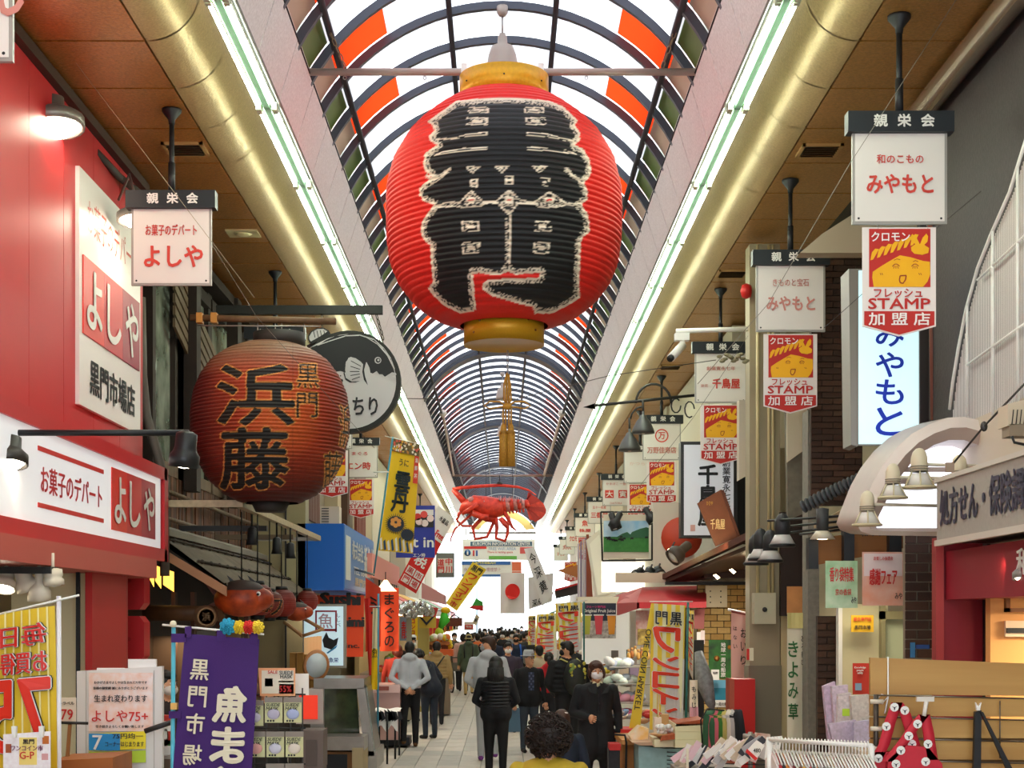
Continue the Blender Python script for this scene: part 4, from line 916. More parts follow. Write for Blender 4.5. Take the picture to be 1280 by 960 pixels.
for k, (x, y, Y) in enumerate(((315, 672, 16.6), (346, 684, 18.0), (363, 690, 19))):
    c = P(x, y, Y); b = MB(); b.lathe(c, [(.02, .12), (.05, .1), (.055, -.02), (.07, -.08), (.06, -.08)], BLK, 12); b.tube([c+Vector((0, 0, .1)), (c.x, Y, 3.25)], .012, BLK, 5); single('hanging_spot', ('black spot lamp hung from the near corner of the awning frame', 'black spot lamp in the middle of the awning frame', 'black spot lamp toward the far end of the awning frame')[k], 'lamp', b)
# paper rosettes
for k, (x, y, c_, r_) in enumerate(((285, 777, '#2a9fc4', 11), (299, 778, '#e8c92a', 9), (311, 778, '#d3302a', 9), (322, 778, '#ecd03a', 9))):
    b = MB(); c = P(x, y+6, 9.42); R = r_/S(9.42); m_ = mat(c_, .7)
    for a in range(5):
        for q in range(9):
            t = q*2*math.pi/9+a*.35; rr = R*(1-a*.2); b.ball(c+Vector((rr*.72*math.cos(t), -.012*a*1.5, rr*.72*math.sin(t))), (rr*.3, .012, rr*.3), m_, 6, 4)
    b.ball(c, (R*.8, .02, R*.8), m_, 10, 6)
    single('paper_rosette', ('blue tissue paper rosette above the purple banner', 'yellow tissue rosette next to the blue one', 'red tissue paper rosette above the purple banner', 'yellow tissue rosette at the end, right of the red one')[k], 'paper flower', b, 'paper rosettes above the purple banner')
# ---- nobori banners seen from behind
def nobori(lab, quad, Y, m, paint, pole=None, polem=None, name='vertical_banner', wave=.02, cat='banner', grp=None, nu=10, nv=18):
    """cloth over the px quad (tl, tr, br, bl) at depth Y; paint(b, frame) adds the print"""
    tl, tr, br_, bl = [P(x, y, Y) for x, y in quad]; r = root(name, lab, cat, (bl+br_)/2, grp)
    def fn(u, v):
        p = (tl*(1-u)+tr*u)*(1-v)+(bl*(1-u)+br_*u)*v; return p+Vector((0, wave*math.sin(u*7+v*3)*.6, 0))
    b = MB(); b.grid(fn, nu, nv, m); part('cloth', b, r)
    b = MB(); A = np.array
    if paint:
        def W(X):      # X rows (u 0..1, _, v 0..1 down) -> world, just in front of the cloth
            out = []
            for x, y_, z in X: q = fn(x, z); out.append((q.x, q.y-.02-y_*1.5, q.z))
            return A(out)
        paint(b, W); part('print', b, r)
    if pole:
        b = MB(); b.tube([P(x, y, Y+.02) for x, y in pole[0]], .014, polem or WHT, 8); part('pole', b, r)
        b = MB(); b.tube([P(x, y, Y+.01) for x, y in pole[1]], .007, WHT, 6); part('cross_rod', b, r)
    return r
def UT(b, W, s, u, v, w, h, m, bold=.02, mirror=False, out=0.0, res=2, outline=None, asp=1.0):
    """lettering in banner coordinates: centre (u, v), size (w, h) in cloth fractions, v runs down"""
    if outline:
        UT(b, W, s, u, v, w*(1+.0), h, outline[0], bold+outline[1], mirror, out-.003, res)
    k_ = 1
    if bold > .014:
        e = (bold-.006)
        for i in range(8):
            a = i*math.pi/4; UT(b, W, s, u+e*math.cos(a)*w*.8, v+e*math.sin(a)*h*.8, w, h, m, .006, mirror, out+i*.0004, res)
        return
    T(b, s, (u, 0, v), w, h, m, u=(1, 0, 0), v=(0, 0, -1), bold=bold, out=0, mirror=mirror, warp=lambda X: W(np.array([(x, out, z) for x, _, z in X])), res=res)
def UR(b, W, u0, v0, u1, v1, m, out=0.0, n=6):
    A_ = [(u0+(u1-u0)*i/n, v0) for i in range(n+1)]; vs = [(u, out, v) for v in (v0, v1) for u, _ in A_]
    b.add(W(np.array(vs)).tolist(), [(i, i+1, n+2+i, n+1+i) for i in range(n)], m)
def p75(b, W):
    YL = mat('#f0d23a', .6)
    for k in range(7): UR(b, W, k/7+.02, 0, k/7+.05, .9, mat('#f4e69a', .6))
    for s, v in (('毎日', .15), ('お買得', .31)): UT(b, W, s, .5, v, .76, .125, mat('#d8281c', .5), .02, True, .016); UT(b, W, s, .5, v, .76, .125, WHT, .04, True, .009); UT(b, W, s, .5, v, .76, .125, BLK, .06, True, .002)
    UT(b, W, '75', .42, .62, 1.0, .42, mat('#e2301c', .5), .03, True, .016, 4); UT(b, W, '75', .42, .62, 1.0, .42, WHT, .045, True, .009, 4); UT(b, W, '75', .42, .62, 1.0, .42, BLK, .06, True, .002, 4)
nobori('yellow discount banner seen from behind with mirrored 毎日お買得75', ((-6, 768), (68, 757), (72, 975), (-6, 975)), 8.8, mat('#e3c02a', .6), p75, (((73.5, 745), (74, 1180)), ((-10, 770), (99, 744))), mat('#e8e6ee', .4))
def pur(b, W):
    C = mat('#e4dcc4', .6); 
    for ch, v in (('魚', .39), ('ま', .63), ('ぐ', .86)): UT(b, W, ch, .68, v, .4, .2, C, .06, True, .006, 4)
    for ch, v in (('黒', .2), ('門', .355), ('市', .51), ('場', .69)): UT(b, W, ch, .25, v, .24, .115, C, .03, True, .006)
PR = mat('#43206e', .75, noise=.15, nscale=200)
r = nobori('purple shop banner seen from behind with mirrored white 魚まぐろ and 黒門市場', ((231, 792), (324, 799), (312, 1010), (211, 1010)), 9.5, PR, pur, (((217, 781), (214, 1195)), ((203, 781), (330, 793))), mat('#54b6cf', .4))
b = MB()
for xa, xb, ya in ((231, 239, 783), (271, 282, 788), (312, 322, 791)): fq(b, [(xa, ya), (xb, ya), (xb, ya+14), (xa, ya+14)], 9.49, .012, PR)
fb(b, 214, 792, 233, 803, 9.49, .01, PR); fb(b, 211, 889, 226, 898, 9.49, .01, PR); part('loop', b, r)
b = MB(); fb(b, 213, 879, 221, 887, 9.46, .05, mat('#e0b060', .5)); b.ball(P(216.5, 780, 9.5), .022, CREAM); part('clip', b, r)

# ---- poster rack, left foreground
PW = mat('#efecec', .6)
def poster(name, lab, quad, Y, m, prints, cat='poster', th=.006, parent=None, rects=(), grp=None):
    r = root(name, lab, cat, P((quad[2][0]+quad[3][0])/2, max(quad[2][1], quad[3][1]), Y), grp) if parent is None else parent
    b = MB(); fq(b, quad, Y, th, m); part('sheet', b, r)
    b = MB()
    for x0, y0, x1, y1, mm in rects: fq(b, [(x0, y0), (x1, y0), (x1, y1), (x0, y1)], Y-.003, .002, mm)
    if rects: part('colour_field', b, r)
    b = MB()
    for s, x, y, w, h, mm in prints: T(b, s, P(x, y, Y-.004), w/S(Y), h/S(Y), mm, bold=.02)
    if prints: part('lettering', b, r)
    return r
RR = mat('#d2302c', .5); BB = mat('#20222a', .5)
rk = root('poster_rack', 'white folding rack of posters behind the counter, left foreground', 'rack', P(150, 1100, 10.4))
b = MB(); fq(b, [(96, 839), (203, 833), (203, 1010), (96, 1010)], 10.3, .05, mat('#e2dfde', .6)); fb(b, 160, 824, 195, 835, 10.32, .03, PW); fb(b, 121, 835, 155, 840, 10.32, .03, PW); part('panel', b, rk)
b = MB()
for x in (100, 198): fb(b, x-2, 1000, x+2, 1110, 10.33, .03, PW)
for x in (107, 192): fb(b, x, 838, x+1, 1000, 10.295, .005, mat('#bdb8b4', .6))
part('frame', b, rk)
poster('sale_poster', 'peach poster announcing 生まれ変わります よしや75+', [(111, 841), (191, 841), (191, 914), (111, 914)], 10.28, mat('#f3c7b4', .6, noise=.35, nscale=18, h2='#f7e9ea'), [('生まれ変わります', 151, 873, 66, 9, BB), ('よしや75+', 150, 895, 70, 14, RR), ('おかげさまでよしやは生まれて71年です', 151, 853, 66, 3.5, BB), ('皆様の御愛顧 誠にありがとうございます', 151, 860, 68, 3.5, BB), ('引き続きよろしくお願い致します', 150, 908, 60, 3.5, BB)])
poster('price_poster', 'blue and yellow poster reading 75円均一コーナー', [(111, 917), (182, 914), (182, 936), (111, 939)], 10.27, mat('#f1dc2e', .6), [('7', 122, 928, 12, 18, WHT), ('75円均一', 160, 920, 38, 7, BB), ('コーナーはじまります', 156, 930, 48, 6, BB)], rects=[(111, 917, 150, 938, mat('#2a8fd0', .5))])
poster('price_poster', 'green and yellow price poster with 8円 below the blue one', [(111, 940), (182, 938), (182, 953), (111, 955)], 10.27, mat('#b7d43a', .6), [('うまい棒ほか', 124, 944, 26, 5, BB), ('8円', 152, 946, 20, 9, BB)])
poster('price_card', 'cream price card with a red 79 beside the yellow banner pole', [(72, 872), (95, 872), (95, 905), (72, 905)], 10.0, mat('#f2e4d4', .6), [('79', 84, 893, 15, 13, RR), ('トラベル', 84, 879, 18, 4, BB)])
poster('festival_poster', 'colourful flyer with ワンコイン市 and G-P clipped in the lower left corner', [(4, 918), (63, 914), (63, 975), (4, 975)], 8.4, mat('#eadfe4', .6, noise=.3, nscale=40, h2='#f6f2f4'), [('黒門', 36, 927, 14, 6, BB), ('ワンコイン市', 34, 935, 40, 7, mat('#7a2a5a', .5)), ('G-P', 34, 944, 18, 9, RR)], rects=[(24, 922, 46, 956, mat('#f2d878', .6)), (7, 930, 14, 941, mat('#a4502a', .6)), (53, 920, 61, 930, mat('#c46a2a', .6)), (52, 942, 60, 950, mat('#d8a0a0', .6))])
b = MB()
for x in (17, 51): fq(b, [(x-3, 908), (x+3, 908), (x+2, 922), (x-2, 922)], 8.36, .03, WHT)
single('paper_clip', 'two white clips holding the corner flyer', 'clip', b)
b = MB(); fb(b, 5, 904, 140, 906, 8.5, .02, DARK) if 0 else b.tube([P(70, 903, 9.9), P(110, 904, 9.9)], .01, DARK, 5); fq(b, [(85, 905), (89, 905), (85, 955), (81, 955)], 9.9, .02, mat('#9a6a3c', .6)); single('price_rail', 'dark rail with a thin wooden prop under the 79 card', 'rail', b)
b = MB(); fq(b, [(63, 951), (141, 947), (141, 1080), (63, 1080)], 9.6, .5, mat('#a8622c', .5, noise=.15, nscale=8, kind='woodx')); b.box((-3.4, 8.2, 0), (-2.4, 9.4, 1.05), mat('#9a5a28', .6)); single('wood_counter', 'brown wooden counter edge at the bottom left', 'counter', b)
# goods beside the rack
for k, (x, y, m_) in enumerate(((185, 922, '#c8a86a'), (191, 930, '#b9732a'), (199, 924, '#c5352a'), (207, 936, '#3f7a3a'), (204, 915, '#d7c6ac'), (208, 905, '#c43b32'))):
    b = MB(); a = P(x, y, 10.6); w = .035+.01*(k % 2); b.box((a.x-w, a.y, a.z-.14), (a.x+w, a.y+.08, a.z+.06), mat(m_, .4)); b.box((a.x-w*.8, a.y-.002, a.z-.05), (a.x+w*.8, a.y, a.z+.02), WHT)
    single('snack_packet', ('tan snack packet right of the poster rack', 'amber snack packet next to the rack', 'red snack packet beside the purple banner pole', 'green snack packet low beside the banner pole', 'cream packet on top beside the rack', 'small red packet topmost beside the banner pole')[k], 'packet', b, 'snack packets beside the rack')
b = MB(); b.box((-2.55, 10.5, 0), (-2.15, 11.0, 1.12), mat('#5a4638', .6)); b.box((-2.55, 10.5, 1.12), (-2.15, 11.0, 1.14), STEEL); single('packet_shelf', 'low brown shelf carrying snack packets between rack and purple banner', 'shelf', b)
b = MB(); b.tube([P(181, 914, 10.1), P(214, 903, 10.1)], .018, DARK, 6); single('hand_rail', 'short dark slanted rail between the rack and the purple banner', 'rail', b)

# ---- mask display
def mask_packet(me_cache={}):
    if me_cache: return me_cache
    for k, col in enumerate(('#b9b3c6', '#a9b4d8', '#e0a59a', '#c8c4d4', '#ddd2c4')):
        ms = []
        b = MB(); b.box((-.056, 0, -.15), (.056, .012, 0), mat('#c9c692', .45)); ms.append(('card', mesh_of(b, 'card', (0, 0, 0))))
        b = MB(); b.box((-.058, -.004, -.02), (.058, .014, .012), mat('#8a7f74', .5)); ms.append(('header', mesh_of(b, 'header', (0, 0, 0))))
        b = MB(); b.ball((0, -.003, -.095), (.042, .01, .035), mat(col, .7), 12, 6); ms.append(('face_mask', mesh_of(b, 'face_mask', (0, 0, 0))))
        b = MB(); T(b, 'SUEDE', (-.003, 0, -.036), .088, .02, BLK, slant=.25, bold=.015, out=.003); T(b, 'MASK', (-.008, 0, -.06), .078, .02, BLK, slant=.25, bold=.015, out=.003)
        for dx in (-.035, -.018, 0): b.disc((dx, -.003, -.138), .007, BLK, 8)
        ms.append(('lettering', mesh_of(b, 'lettering', (0, 0, 0)))); me_cache[k] = ms
    return me_cache
rk = root('wire_rack', 'dark wire rack full of face mask packets behind the purple banner', 'rack', P(348, 1100, 10.6))
b = MB()
for x in (318, 333, 348, 363, 378): b.tube([P(x, 860, 10.5), P(x, 1110, 10.5)], .006, DARK, 5)
for y in (868, 910, 955, 1000): b.tube([P(312, y, 10.5), P(382, y, 10.5)], .006, DARK, 5)
part('wire_grid', b, rk); b = MB()
for x in (345, 377): fb(b, x-1, 1000, x+1, 1165, 10.5, .02, DARK)
part('leg', b, rk)
pos = [(342, 874, 0, 'grey suede mask packet, upper row middle'), (366, 874, 1, 'blue suede mask packet, upper row beside the red screen'), (320, 917, 2, 'pink suede mask packet, lower row at the banner edge'), (344, 917, 3, 'lilac suede mask packet, lower row middle'), (368, 917, 4, 'cream suede mask packet, lower row at the end'), (318, 878, 3, 'suede mask packet half hidden by the purple banner'), (344, 957, 1, 'mask packet header cut by the bottom edge, middle'), (368, 957, 2, 'mask packet header cut by the bottom edge, right of the middle one')]
for x, y, k, lb in pos:
    r = root('mask_packet', lb, 'packet', P(x, y, 9.7), 'suede mask packets on the rack', True)
    for nm, me in mask_packet()[k]: inst(nm, me, r, (0, 0, 0))
poster('mask_poster', 'small orange and white SUEDE MASK 55% poster on the mask rack', [(323, 835), (369, 835), (369, 870), (325, 870)], 10.3, mat('#f3b183', .6), [('SUEDE', 358, 841, 17, 5, BB), ('MASK', 358, 846, 15, 4, BB), ('55%', 357, 861, 15, 8, RR), ('SALE', 341, 840, 12, 4, RR)], rects=[(327, 838, 367, 867, mat('#f0e8d6', .6)), (348, 851, 367, 853, BB), (331, 848, 341, 858, mat('#3a3440', .6)), (349, 855, 367, 867, WHT)])
b = MB(); fb(b, 369, 842, 386, 869, 10.5, .005, mat('#eceae4', .6)); single('paper_sheet', 'plain white sheet stuck behind the mask poster', 'paper', b)
b = MB(); fb(b, 370, 861, 404, 905, 12.6, .05, mat('#a49a92', .4, .3)); r = single('red_screen', 'steel framed window glowing red beside the masks', 'display', b); b = MB(); fb(b, 374, 869, 397, 899, 12.58, .01, mat('#c8301a', .3, emit=.5)); part('screen', b, r)
b = MB(); fb(b, 377, 913, 404, 960, 12.5, .3, mat('#6a5d58', .5)); fb(b, 382, 925, 396, 958, 12.49, .02, mat('#564a46', .5)); fb(b, 378, 960, 403, 1080, 12.5, .3, mat('#6a5d58', .5)); single('cabinet_door', 'brown panelled cabinet standing below the red screen', 'cabinet', b)
# stainless showcase
Yc = 20.2; r = root('glass_showcase', 'stainless steel glass showcase with slanted front at the fish shop', 'showcase', P(425, 968, Yc))
SS = mat('#a39c94', .28, .75, noise=.15, nscale=8)
b = MB(); fb(b, 392, 848, 455, 861, Yc, 1.1, SS); b.slab([P(446, 860, Yc), P(456, 860, Yc), P(468, 945, Yc), P(456, 945, Yc)], (0, 1.1, 0), SS); fb(b, 388, 860, 405, 970, Yc, .08, SS); fq(b, [(404, 939), (471, 939), (471, 962), (404, 962)], Yc, 1.2, SS); part('frame', b, r)
b = MB(); fq(b, [(405, 861), (446, 861), (450, 925), (405, 925)], Yc+.05, .01, mat('#26302a', .05, spec=1, noise=.5, nscale=5, h2='#4c5a40')); part('glass', b, r)
b = MB(); b.slab([P(457, 856, Yc+.1), P(460, 856, Yc+1), P(470, 940, Yc+1), P(468, 942, Yc+.1)], (.01, 0, 0), mat('#8fa09a', .08, spec=.9)); part('side_glass', b, r)
b = MB(); fb(b, 404, 921, 455, 938, Yc-.7, .6, SS); part('shelf', b, r)
b = MB(); fb(b, 405, 940, 442, 975, Yc-.6, .5, mat('#8a5a2c', .6)); fb(b, 406, 943, 434, 972, Yc-.61, .02, BLK); fb(b, 440, 935, 454, 985, Yc-.75, .7, mat('#b5a27c', .6)); single('low_crate', 'wooden base crate below the showcase shelf', 'crate', b)
for k, (x0, x1, y, c_) in enumerate(((407, 418, 923, '#e3dc2e'), (420, 436, 926, '#c9ccca'), (437, 447, 930, '#54a84a'))):
    b = MB(); fq(b, [(x0, y), (x1, y+1), (x1+2, y+4), (x0+1, y+4)], Yc-.5, .3, mat(c_, .5)); single('price_tag' if k != 1 else 'foil_tray', ('yellow tag on the showcase shelf', 'silver foil tray of fish on the showcase shelf', 'green plastic sheet on the showcase shelf')[k], 'tag' if k != 1 else 'tray', b)
for k, (x0, y0, x1, y1) in enumerate(((362, 816, 379, 852), (379, 816, 396, 862))):
    b = MB(); fb(b, x0, y0, x1, y1, 21.5+.1*k, .4, mat('#b07f3c', .7, noise=.1, nscale=8)); fb(b, x0+(x1-x0)/2-.5, y0, x0+(x1-x0)/2+.5, y1, 21.49+.1*k, .01, mat('#8a6230', .6)); single('cardboard_box', ('brown cardboard box stacked behind the mask poster', 'cardboard box leaning beside the wooden lamp arm')[k], 'box', b)
b = MB(); b.box((-3.0, 21.3, 0), (-2.3, 22.3, HC-(862-VY)/S(21.5)), mat('#5a4c3c', .6)); single('box_stand', 'dark stand under the cardboard boxes', 'stand', b)
# timber arm with papers
b = MB(); LW = mat('#b98a5c', .6, noise=.15, nscale=8)
b.tube([P(355, 777, 20.6), P(378, 795, 20.6)], .03, LW, 4); b.tube([P(376, 771, 20.6), P(402, 786, 20.6)], .03, LW, 4); b.tube([P(378, 795, 20.5), P(405, 786, 20.5)], .03, LW, 4); fr = single('timber_bracket', 'pale timber bracket frame below the small lanterns', 'bracket', b)
b = MB()
for k in range(5): fb(b, 380+k*4, 797-k*.5, 386+k*4, 818+k, 20.4+.02*k, .005, mat('#f2bf86', .6, emit=.15))
part('paper_slip', b, fr)
b = MB(); b.lathe(P(394, 832, 20.3), [(.21, 0), (.22, .03), (.2, .05)], mat('#b77a48', .5), 24, (.8, -1, .1), sx=.9); b.lathe(P(394, 832, 20.28), [(.17, 0), (.17, .04), (0, .05)], mat('#c9d4dc', .3), 20, (.8, -1, .1), sx=.9); part('round_hoop', b, fr)

# ---- pilaster, upper walls, air conditioner
b = MB(); b.box((-4.2, 23.0, 0), (-2.98, 23.4, 6.45), mat('#9c8f6c', .7, noise=.1, nscale=3)); w2 = struct('wall_left_2', b)
b = MB(); fb(b, 352, 690, 372, 735, 22.95, .02, mat('#a8a07c', .6)); fb(b, 356, 620, 358, 860, 22.94, .04, DARK); struct('wall_panel', b, w2)
b = MB(); b.box((-4.2, 23.4, 3.5), (-3.35, 34, 6.45), mat('#80735f', .7)); b.box((-3.4, 28.6, 2.5), (-3.1, 29.2, 6.45), mat('#b39f7c', .6)); b.box((-3.4, 30.4, 2.5), (-3.1, 30.8, 6.45), mat('#4d3626', .6)); b.box((-4.2, 23.4, 0), (-3.6, 34, 3.5), mat('#6f6552', .7)); w3 = struct('wall_left_3', b)
b = MB()
for k in range(16): b.box((-3.35, 25+k*.16, 3.8), (-3.3, 25.1+k*.16, 5.2), mat('#6a4030', .6))
struct('louver_slat', b, w3)['kind'] = 'stuff'
r = root('air_conditioner', 'beige outdoor air conditioner unit on the ledge above the blue sign', 'air conditioner', P(412, 656, 24))
b = MB(); fb(b, 400, 633, 424, 656, 24, .35, mat('#cbb8a0', .5)); part('casing', b, r); b = MB()
for k in range(6): fb(b, 402, 635+k*3.3, 411, 636+k*3.3, 23.99, .01, DARK)
part('grille', b, r)
for k in range(9):
    b = MB(); y = 32+k*.24; b.box((-3.12, y, 3.6), (-3.06, y+.12, 5.6), mat('#7b3f30', .6)); struct('wall_slat', b, w3)
# blue sign
r = root('blue_box_sign', 'bright blue box sign projecting over the fish shop', 'sign', (-2.7, 25.6, 2.53)); BU = mat('#0d62c4', .4); X = -2.4
b = MB(); b.box((-3.1, 23, 2.53), (X, 28.3, 3.54), BU); part('box', b, r); b = MB(); b.box((X, 23.02, 2.56), (X+.01, 28.28, 3.52), mat('#3a7cc0', .4)); part('face', b, r)
b = MB(); b.box((X+.01, 23.2, 2.7), (X+.016, 23.9, 3.38), mat('#d8dcd4', .5)); part('white_panel', b, r)
b = MB(); T(b, '株式会社', (X+.01, 25.1, 3.2), 1.9, .3, WHT, u=RU, bold=.03); T(b, '新魚栄', (X+.01, 27.2, 3.1), 1.9, .55, WHT, u=RU, bold=.04); T(b, 'TEL 06-6631', (X+.01, 26, 2.88), 3.2, .12, WHT, u=RU, bold=.03); T(b, '黒門市場', (X+.01, 26, 2.7), 2.8, .14, mat('#d9c9a8', .5), u=RU, bold=.03); part('lettering', b, r)
# shop banners
OR = mat('#e2481f', .65); 
def cloth(lab, quad, Y, m, txt, name='shop_banner', cat='banner'):
    return nobori(lab, quad, Y, m, txt, name=name, cat=cat, wave=.015)
def ps(b, W): UT(b, W, 'Sushi', .56, .06, .72, .2, BLK, .05); UT(b, W, 'shimi', .75, .43, .5, .16, BLK, .05); UT(b, W, 'inc.', .8, .82, .25, .07, BLK, .03)
cloth('orange banner reading Sushi in black behind the fish shop light box', ((388, 744), (455, 744), (454, 821), (388, 821)), 24.5, OR, ps)
cloth('orange red banner strip beside the Sushi banner', ((457, 722), (476, 735), (476, 808), (457, 815)), 25.2, mat('#d23c1c', .65), lambda b, W: UT(b, W, 'う', .5, .35, .6, .25, BLK, .03))
def pm(b, W):
    for i, ch in enumerate('まぐろの'): UT(b, W, ch, .5, .18+i*.22, .5, .17, BLK, .03)
cloth('orange red vertical banner reading まぐろの', ((475, 735), (498.5, 735), (498.5, 814), (475, 814)), 27.3, OR, pm)
r = root('fish_shop_lightbox', 'pale blue upright light box with red seal and 新魚栄', 'sign', P(412, 835, 22.2)); b = MB(); fb(b, 378, 755, 432, 835, 22.2, .15, mat('#a09a8c', .4, .3)); part('frame', b, r)
b = MB(); fb(b, 380, 758, 429, 832, 22.19, .02, mat('#c3dde6', .3, emit=.35)); part('face', b, r); b = MB()
for x0, y0, x1, y1 in ((395, 763, 421, 765), (394, 763, 396, 788), (419, 765, 421, 790), (395, 786, 421, 789)): fb(b, x0, y0, x1, y1, 22.18, .01, mat('#a01e2a', .5))
T(b, '魚', P(407, 776, 22.18), 18/S(22.2), 18/S(22.2), mat('#c9a0a8', .5), bold=.02); T(b, '新魚栄', P(414, 825, 22.18), 18/S(22.2), 6/S(22.2), mat('#1c3f8a', .5), bold=.03)
b.poly([P(x, y, 22.17) for x, y in ((408, 790), (403, 800), (405, 809), (414, 812), (421, 806), (423, 797), (417, 800), (411, 797))], BLK); b.poly([P(x, y, 22.17) for x, y in ((408, 816), (422, 806), (420, 810), (410, 817))], mat('#2a8fc0', .5)); T(b, 'くじら', P(422, 773, 22.18), 3/S(22.2), 3/S(22.2), BLK) if 0 else TV(b, 'ししべ', P(423, 766, 22.18), .07, BLK); part('lettering', b, r)
# red and yellow slim banners with blue pole
cloth('slim red vertical banner folded edge-on beside the blue pole', ((455, 748), (463, 748), (467, 850), (462, 855)), 21.5, mat('#d6281e', .6), None)
nobori('slim white and yellow banner on a thin blue pole', ((466, 760), (472, 760), (472, 862), (464, 862)), 21.3, mat('#e6dcb0', .6), lambda b, W: (UR(b, W, 0, .5, 1, 1, YEL), UT(b, W, '魚', .5, .55, .9, .12, BLK, .03)), (((473, 742), (472, 960)), ((462, 758), (475, 758))), mat('#3f93b0', .4))
# pink fascia and lamps
X = -2.3; b = MB(); b.box((-3.2, 26.8, 2.84), (X, 34, 3.26), mat('#d98c82', .55)); single('pink_fascia', 'faded pink fascia board beyond the blue box sign', 'sign board', b)
b = MB(); b.lathe(P(482, 739, 27), [(.2, 0), (.1, .1), (.03, .2)], glow('#ffe0b0', 1.5), 14); b.tube([P(482, 726, 27), P(482, 715, 27)], .01, DARK, 4); single('shop_dome_lamp', 'glowing dome lamp under the pink fascia', 'lamp', b)
# uni banner on pole
def pu(b, W):
    UR(b, W, 0, 0, 1, .11, mat('#6b5a36', .6)); random.seed(4)
    for k in range(70):
        u_, v_ = random.uniform(.04, .96), random.uniform(.01, .1); c_ = mat(random.choice(['#e2b83a', '#d85a4a', '#e8ddc8', '#3a3226', '#c98a3a']), .6); n = 7
        b.add(W(np.array([(u_+.04*math.cos(t), .002, v_+.012*math.sin(t)) for t in np.linspace(0, 6.28, n, endpoint=False)])).tolist(), [tuple(range(n))[::-1]], c_)
    UR(b, W, .84, .11, 1, .36, mat('#d8402a', .6)); TT = mat('#1d2a2c', .6)
    for i, ch in enumerate('海鮮丼'): UT(b, W, ch, .92, .15+i*.07, .1, .045, WHT, .02, out=.004)
    UT(b, W, 'うに', .48, .195, .34, .06, TT, .02); UT(b, W, '雲', .5, .37, .5, .18, TT, .05); UT(b, W, '丹', .48, .555, .52, .17, TT, .05)
    def blob(u0, v0, ru, rv, c_, out, n=18):
        b.add(W(np.array([(u0+ru*math.cos(t), out, v0+rv*math.sin(t)) for t in np.linspace(0, 2*math.pi, n, endpoint=False)])).tolist(), [tuple(range(n))[::-1]], c_)
    NV = mat('#28303c', .6)
    for u0, v0, ru, rv in ((.42, .75, .27, .075), (.8, .835, .2, .055)):
        for k in range(30):
            t = k*2*math.pi/30; b.add(W(np.array([(u0+ru*.8*math.cos(t-.08), .003, v0+rv*.8*math.sin(t-.08)), (u0+ru*1.35*math.cos(t), .003, v0+rv*1.35*math.sin(t)), (u0+ru*.8*math.cos(t+.08), .003, v0+rv*.8*math.sin(t+.08))])).tolist(), [(0, 1, 2)], NV)
        blob(u0, v0, ru*.95, rv*.95, NV, .003)
    for k in range(6): t = k*math.pi/3+.5; blob(.42+.11*math.cos(t), .735+.03*math.sin(t), .075, .02, mat('#e39a4a', .6), .006, 8)
    for k in range(9):
        x = k/9; b.add(W(np.array([(x, .004, .9+.02*math.sin(k)), (x+.05, .004, .88+.02*math.sin(k)), (x+.12, .004, .985), (x+.06, .004, .995)])).tolist(), [(0, 1, 2, 3)], mat('#2e4a6a' if k % 2 else '#e6e2d6', .6))
nobori('yellow sea urchin banner reading うに 雲丹 high on a blue pole', ((492, 548), (525, 556), (516, 692), (473, 688)), 24.0, mat('#eec21a', .6), pu, (((491, 546), (467, 720)), ((481, 545), (527, 556))), mat('#2f8aa0', .4), nu=12, nv=24)
b = MB(); b.tube([P(467, 718, 24), P(445, 712, 24.4)], .02, STEEL, 5); b.tube([P(467, 590, 24), P(486, 590, 24.0)], .012, WHT, 5); single('banner_bracket', 'thin steel bracket steadying the sea urchin banner pole', 'bracket', b)
# blue "eat in" board
r = root('eat_in_board', 'royal blue board with sushi photo and white eat in lettering', 'sign', P(519, 697, 29)); b = MB(); fb(b, 495, 632, 543.5, 697, 29, .05, mat('#2b3a9c', .5)); part('board', b, r)
b = MB(); fb(b, 519, 637, 542, 659, 28.99, .005, mat('#e6e2e0', .5)); fb(b, 496, 644, 542, 659, 28.985, .005, DARK)
for x, y, c_ in ((522, 646, '#d23a30'), (530, 643, '#e05048'), (524, 652, '#ead0cc'), (531, 654, '#f0dcd6'), (538, 648, '#edd4d0')): b.disc(P(x, y, 28.97), 4.5/S(29), mat(c_, .5), 10)
part('photo', b, r); b = MB(); T(b, 'eat in', P(520, 678, 29), 44/S(29), 12/S(29), WHT, bold=.05); T(b, 'エン時', P(524, 694, 29), 15/S(29), 5/S(29), WHT, bold=.02); part('lettering', b, r)
# red tax-free diagonal banner
def ptx(b, W):
    UR(b, W, 0, 0, 1, .34, mat('#e8e2dc', .6)); UT(b, W, '水産品', .6, .1, .5, .06, BLK, .02, out=.003); UT(b, W, 'Tax-Free', .5, .27, .9, .08, RR, .03, out=.003)
    UT(b, W, '免', .5, .47, .6, .15, WHT, .05); UT(b, W, '税', .5, .65, .6, .12, WHT, .04)
    for i in range(2):
        for j in range(2): UR(b, W, .08+.45*i, .76+.11*j, .48+.45*i, .85+.11*j, WHT, .003); UT(b, W, '黒門市場'[i*2+j], .28+.45*i, .805+.11*j, .3, .07, RR, .03, out=.006)
nobori('red and white Tax-Free banner hanging diagonally', ((548, 632), (568, 648), (520, 742), (497, 728)), 33, mat('#d8261e', .6), ptx, wave=.02)
# small 道中川 signboard
r = root('lattice_signboard', 'square lattice signboard with red characters 中川', 'sign', P(557, 722, 44)); b = MB(); fb(b, 545, 691, 568, 722, 44, .08, mat('#6d7470', .5)); fb(b, 547, 698, 566, 716, 43.98, .02, mat('#d8cfc8', .5)); part('frame', b, r)
b = MB()
for ch, x, y in (('道', 551, 703), ('門', 551, 712), ('中', 561, 702), ('川', 561, 712)): T(b, ch, P(x, y, 43.98), 8/S(44), 8/S(44), RR, bold=.04)
part('lettering', b, r)
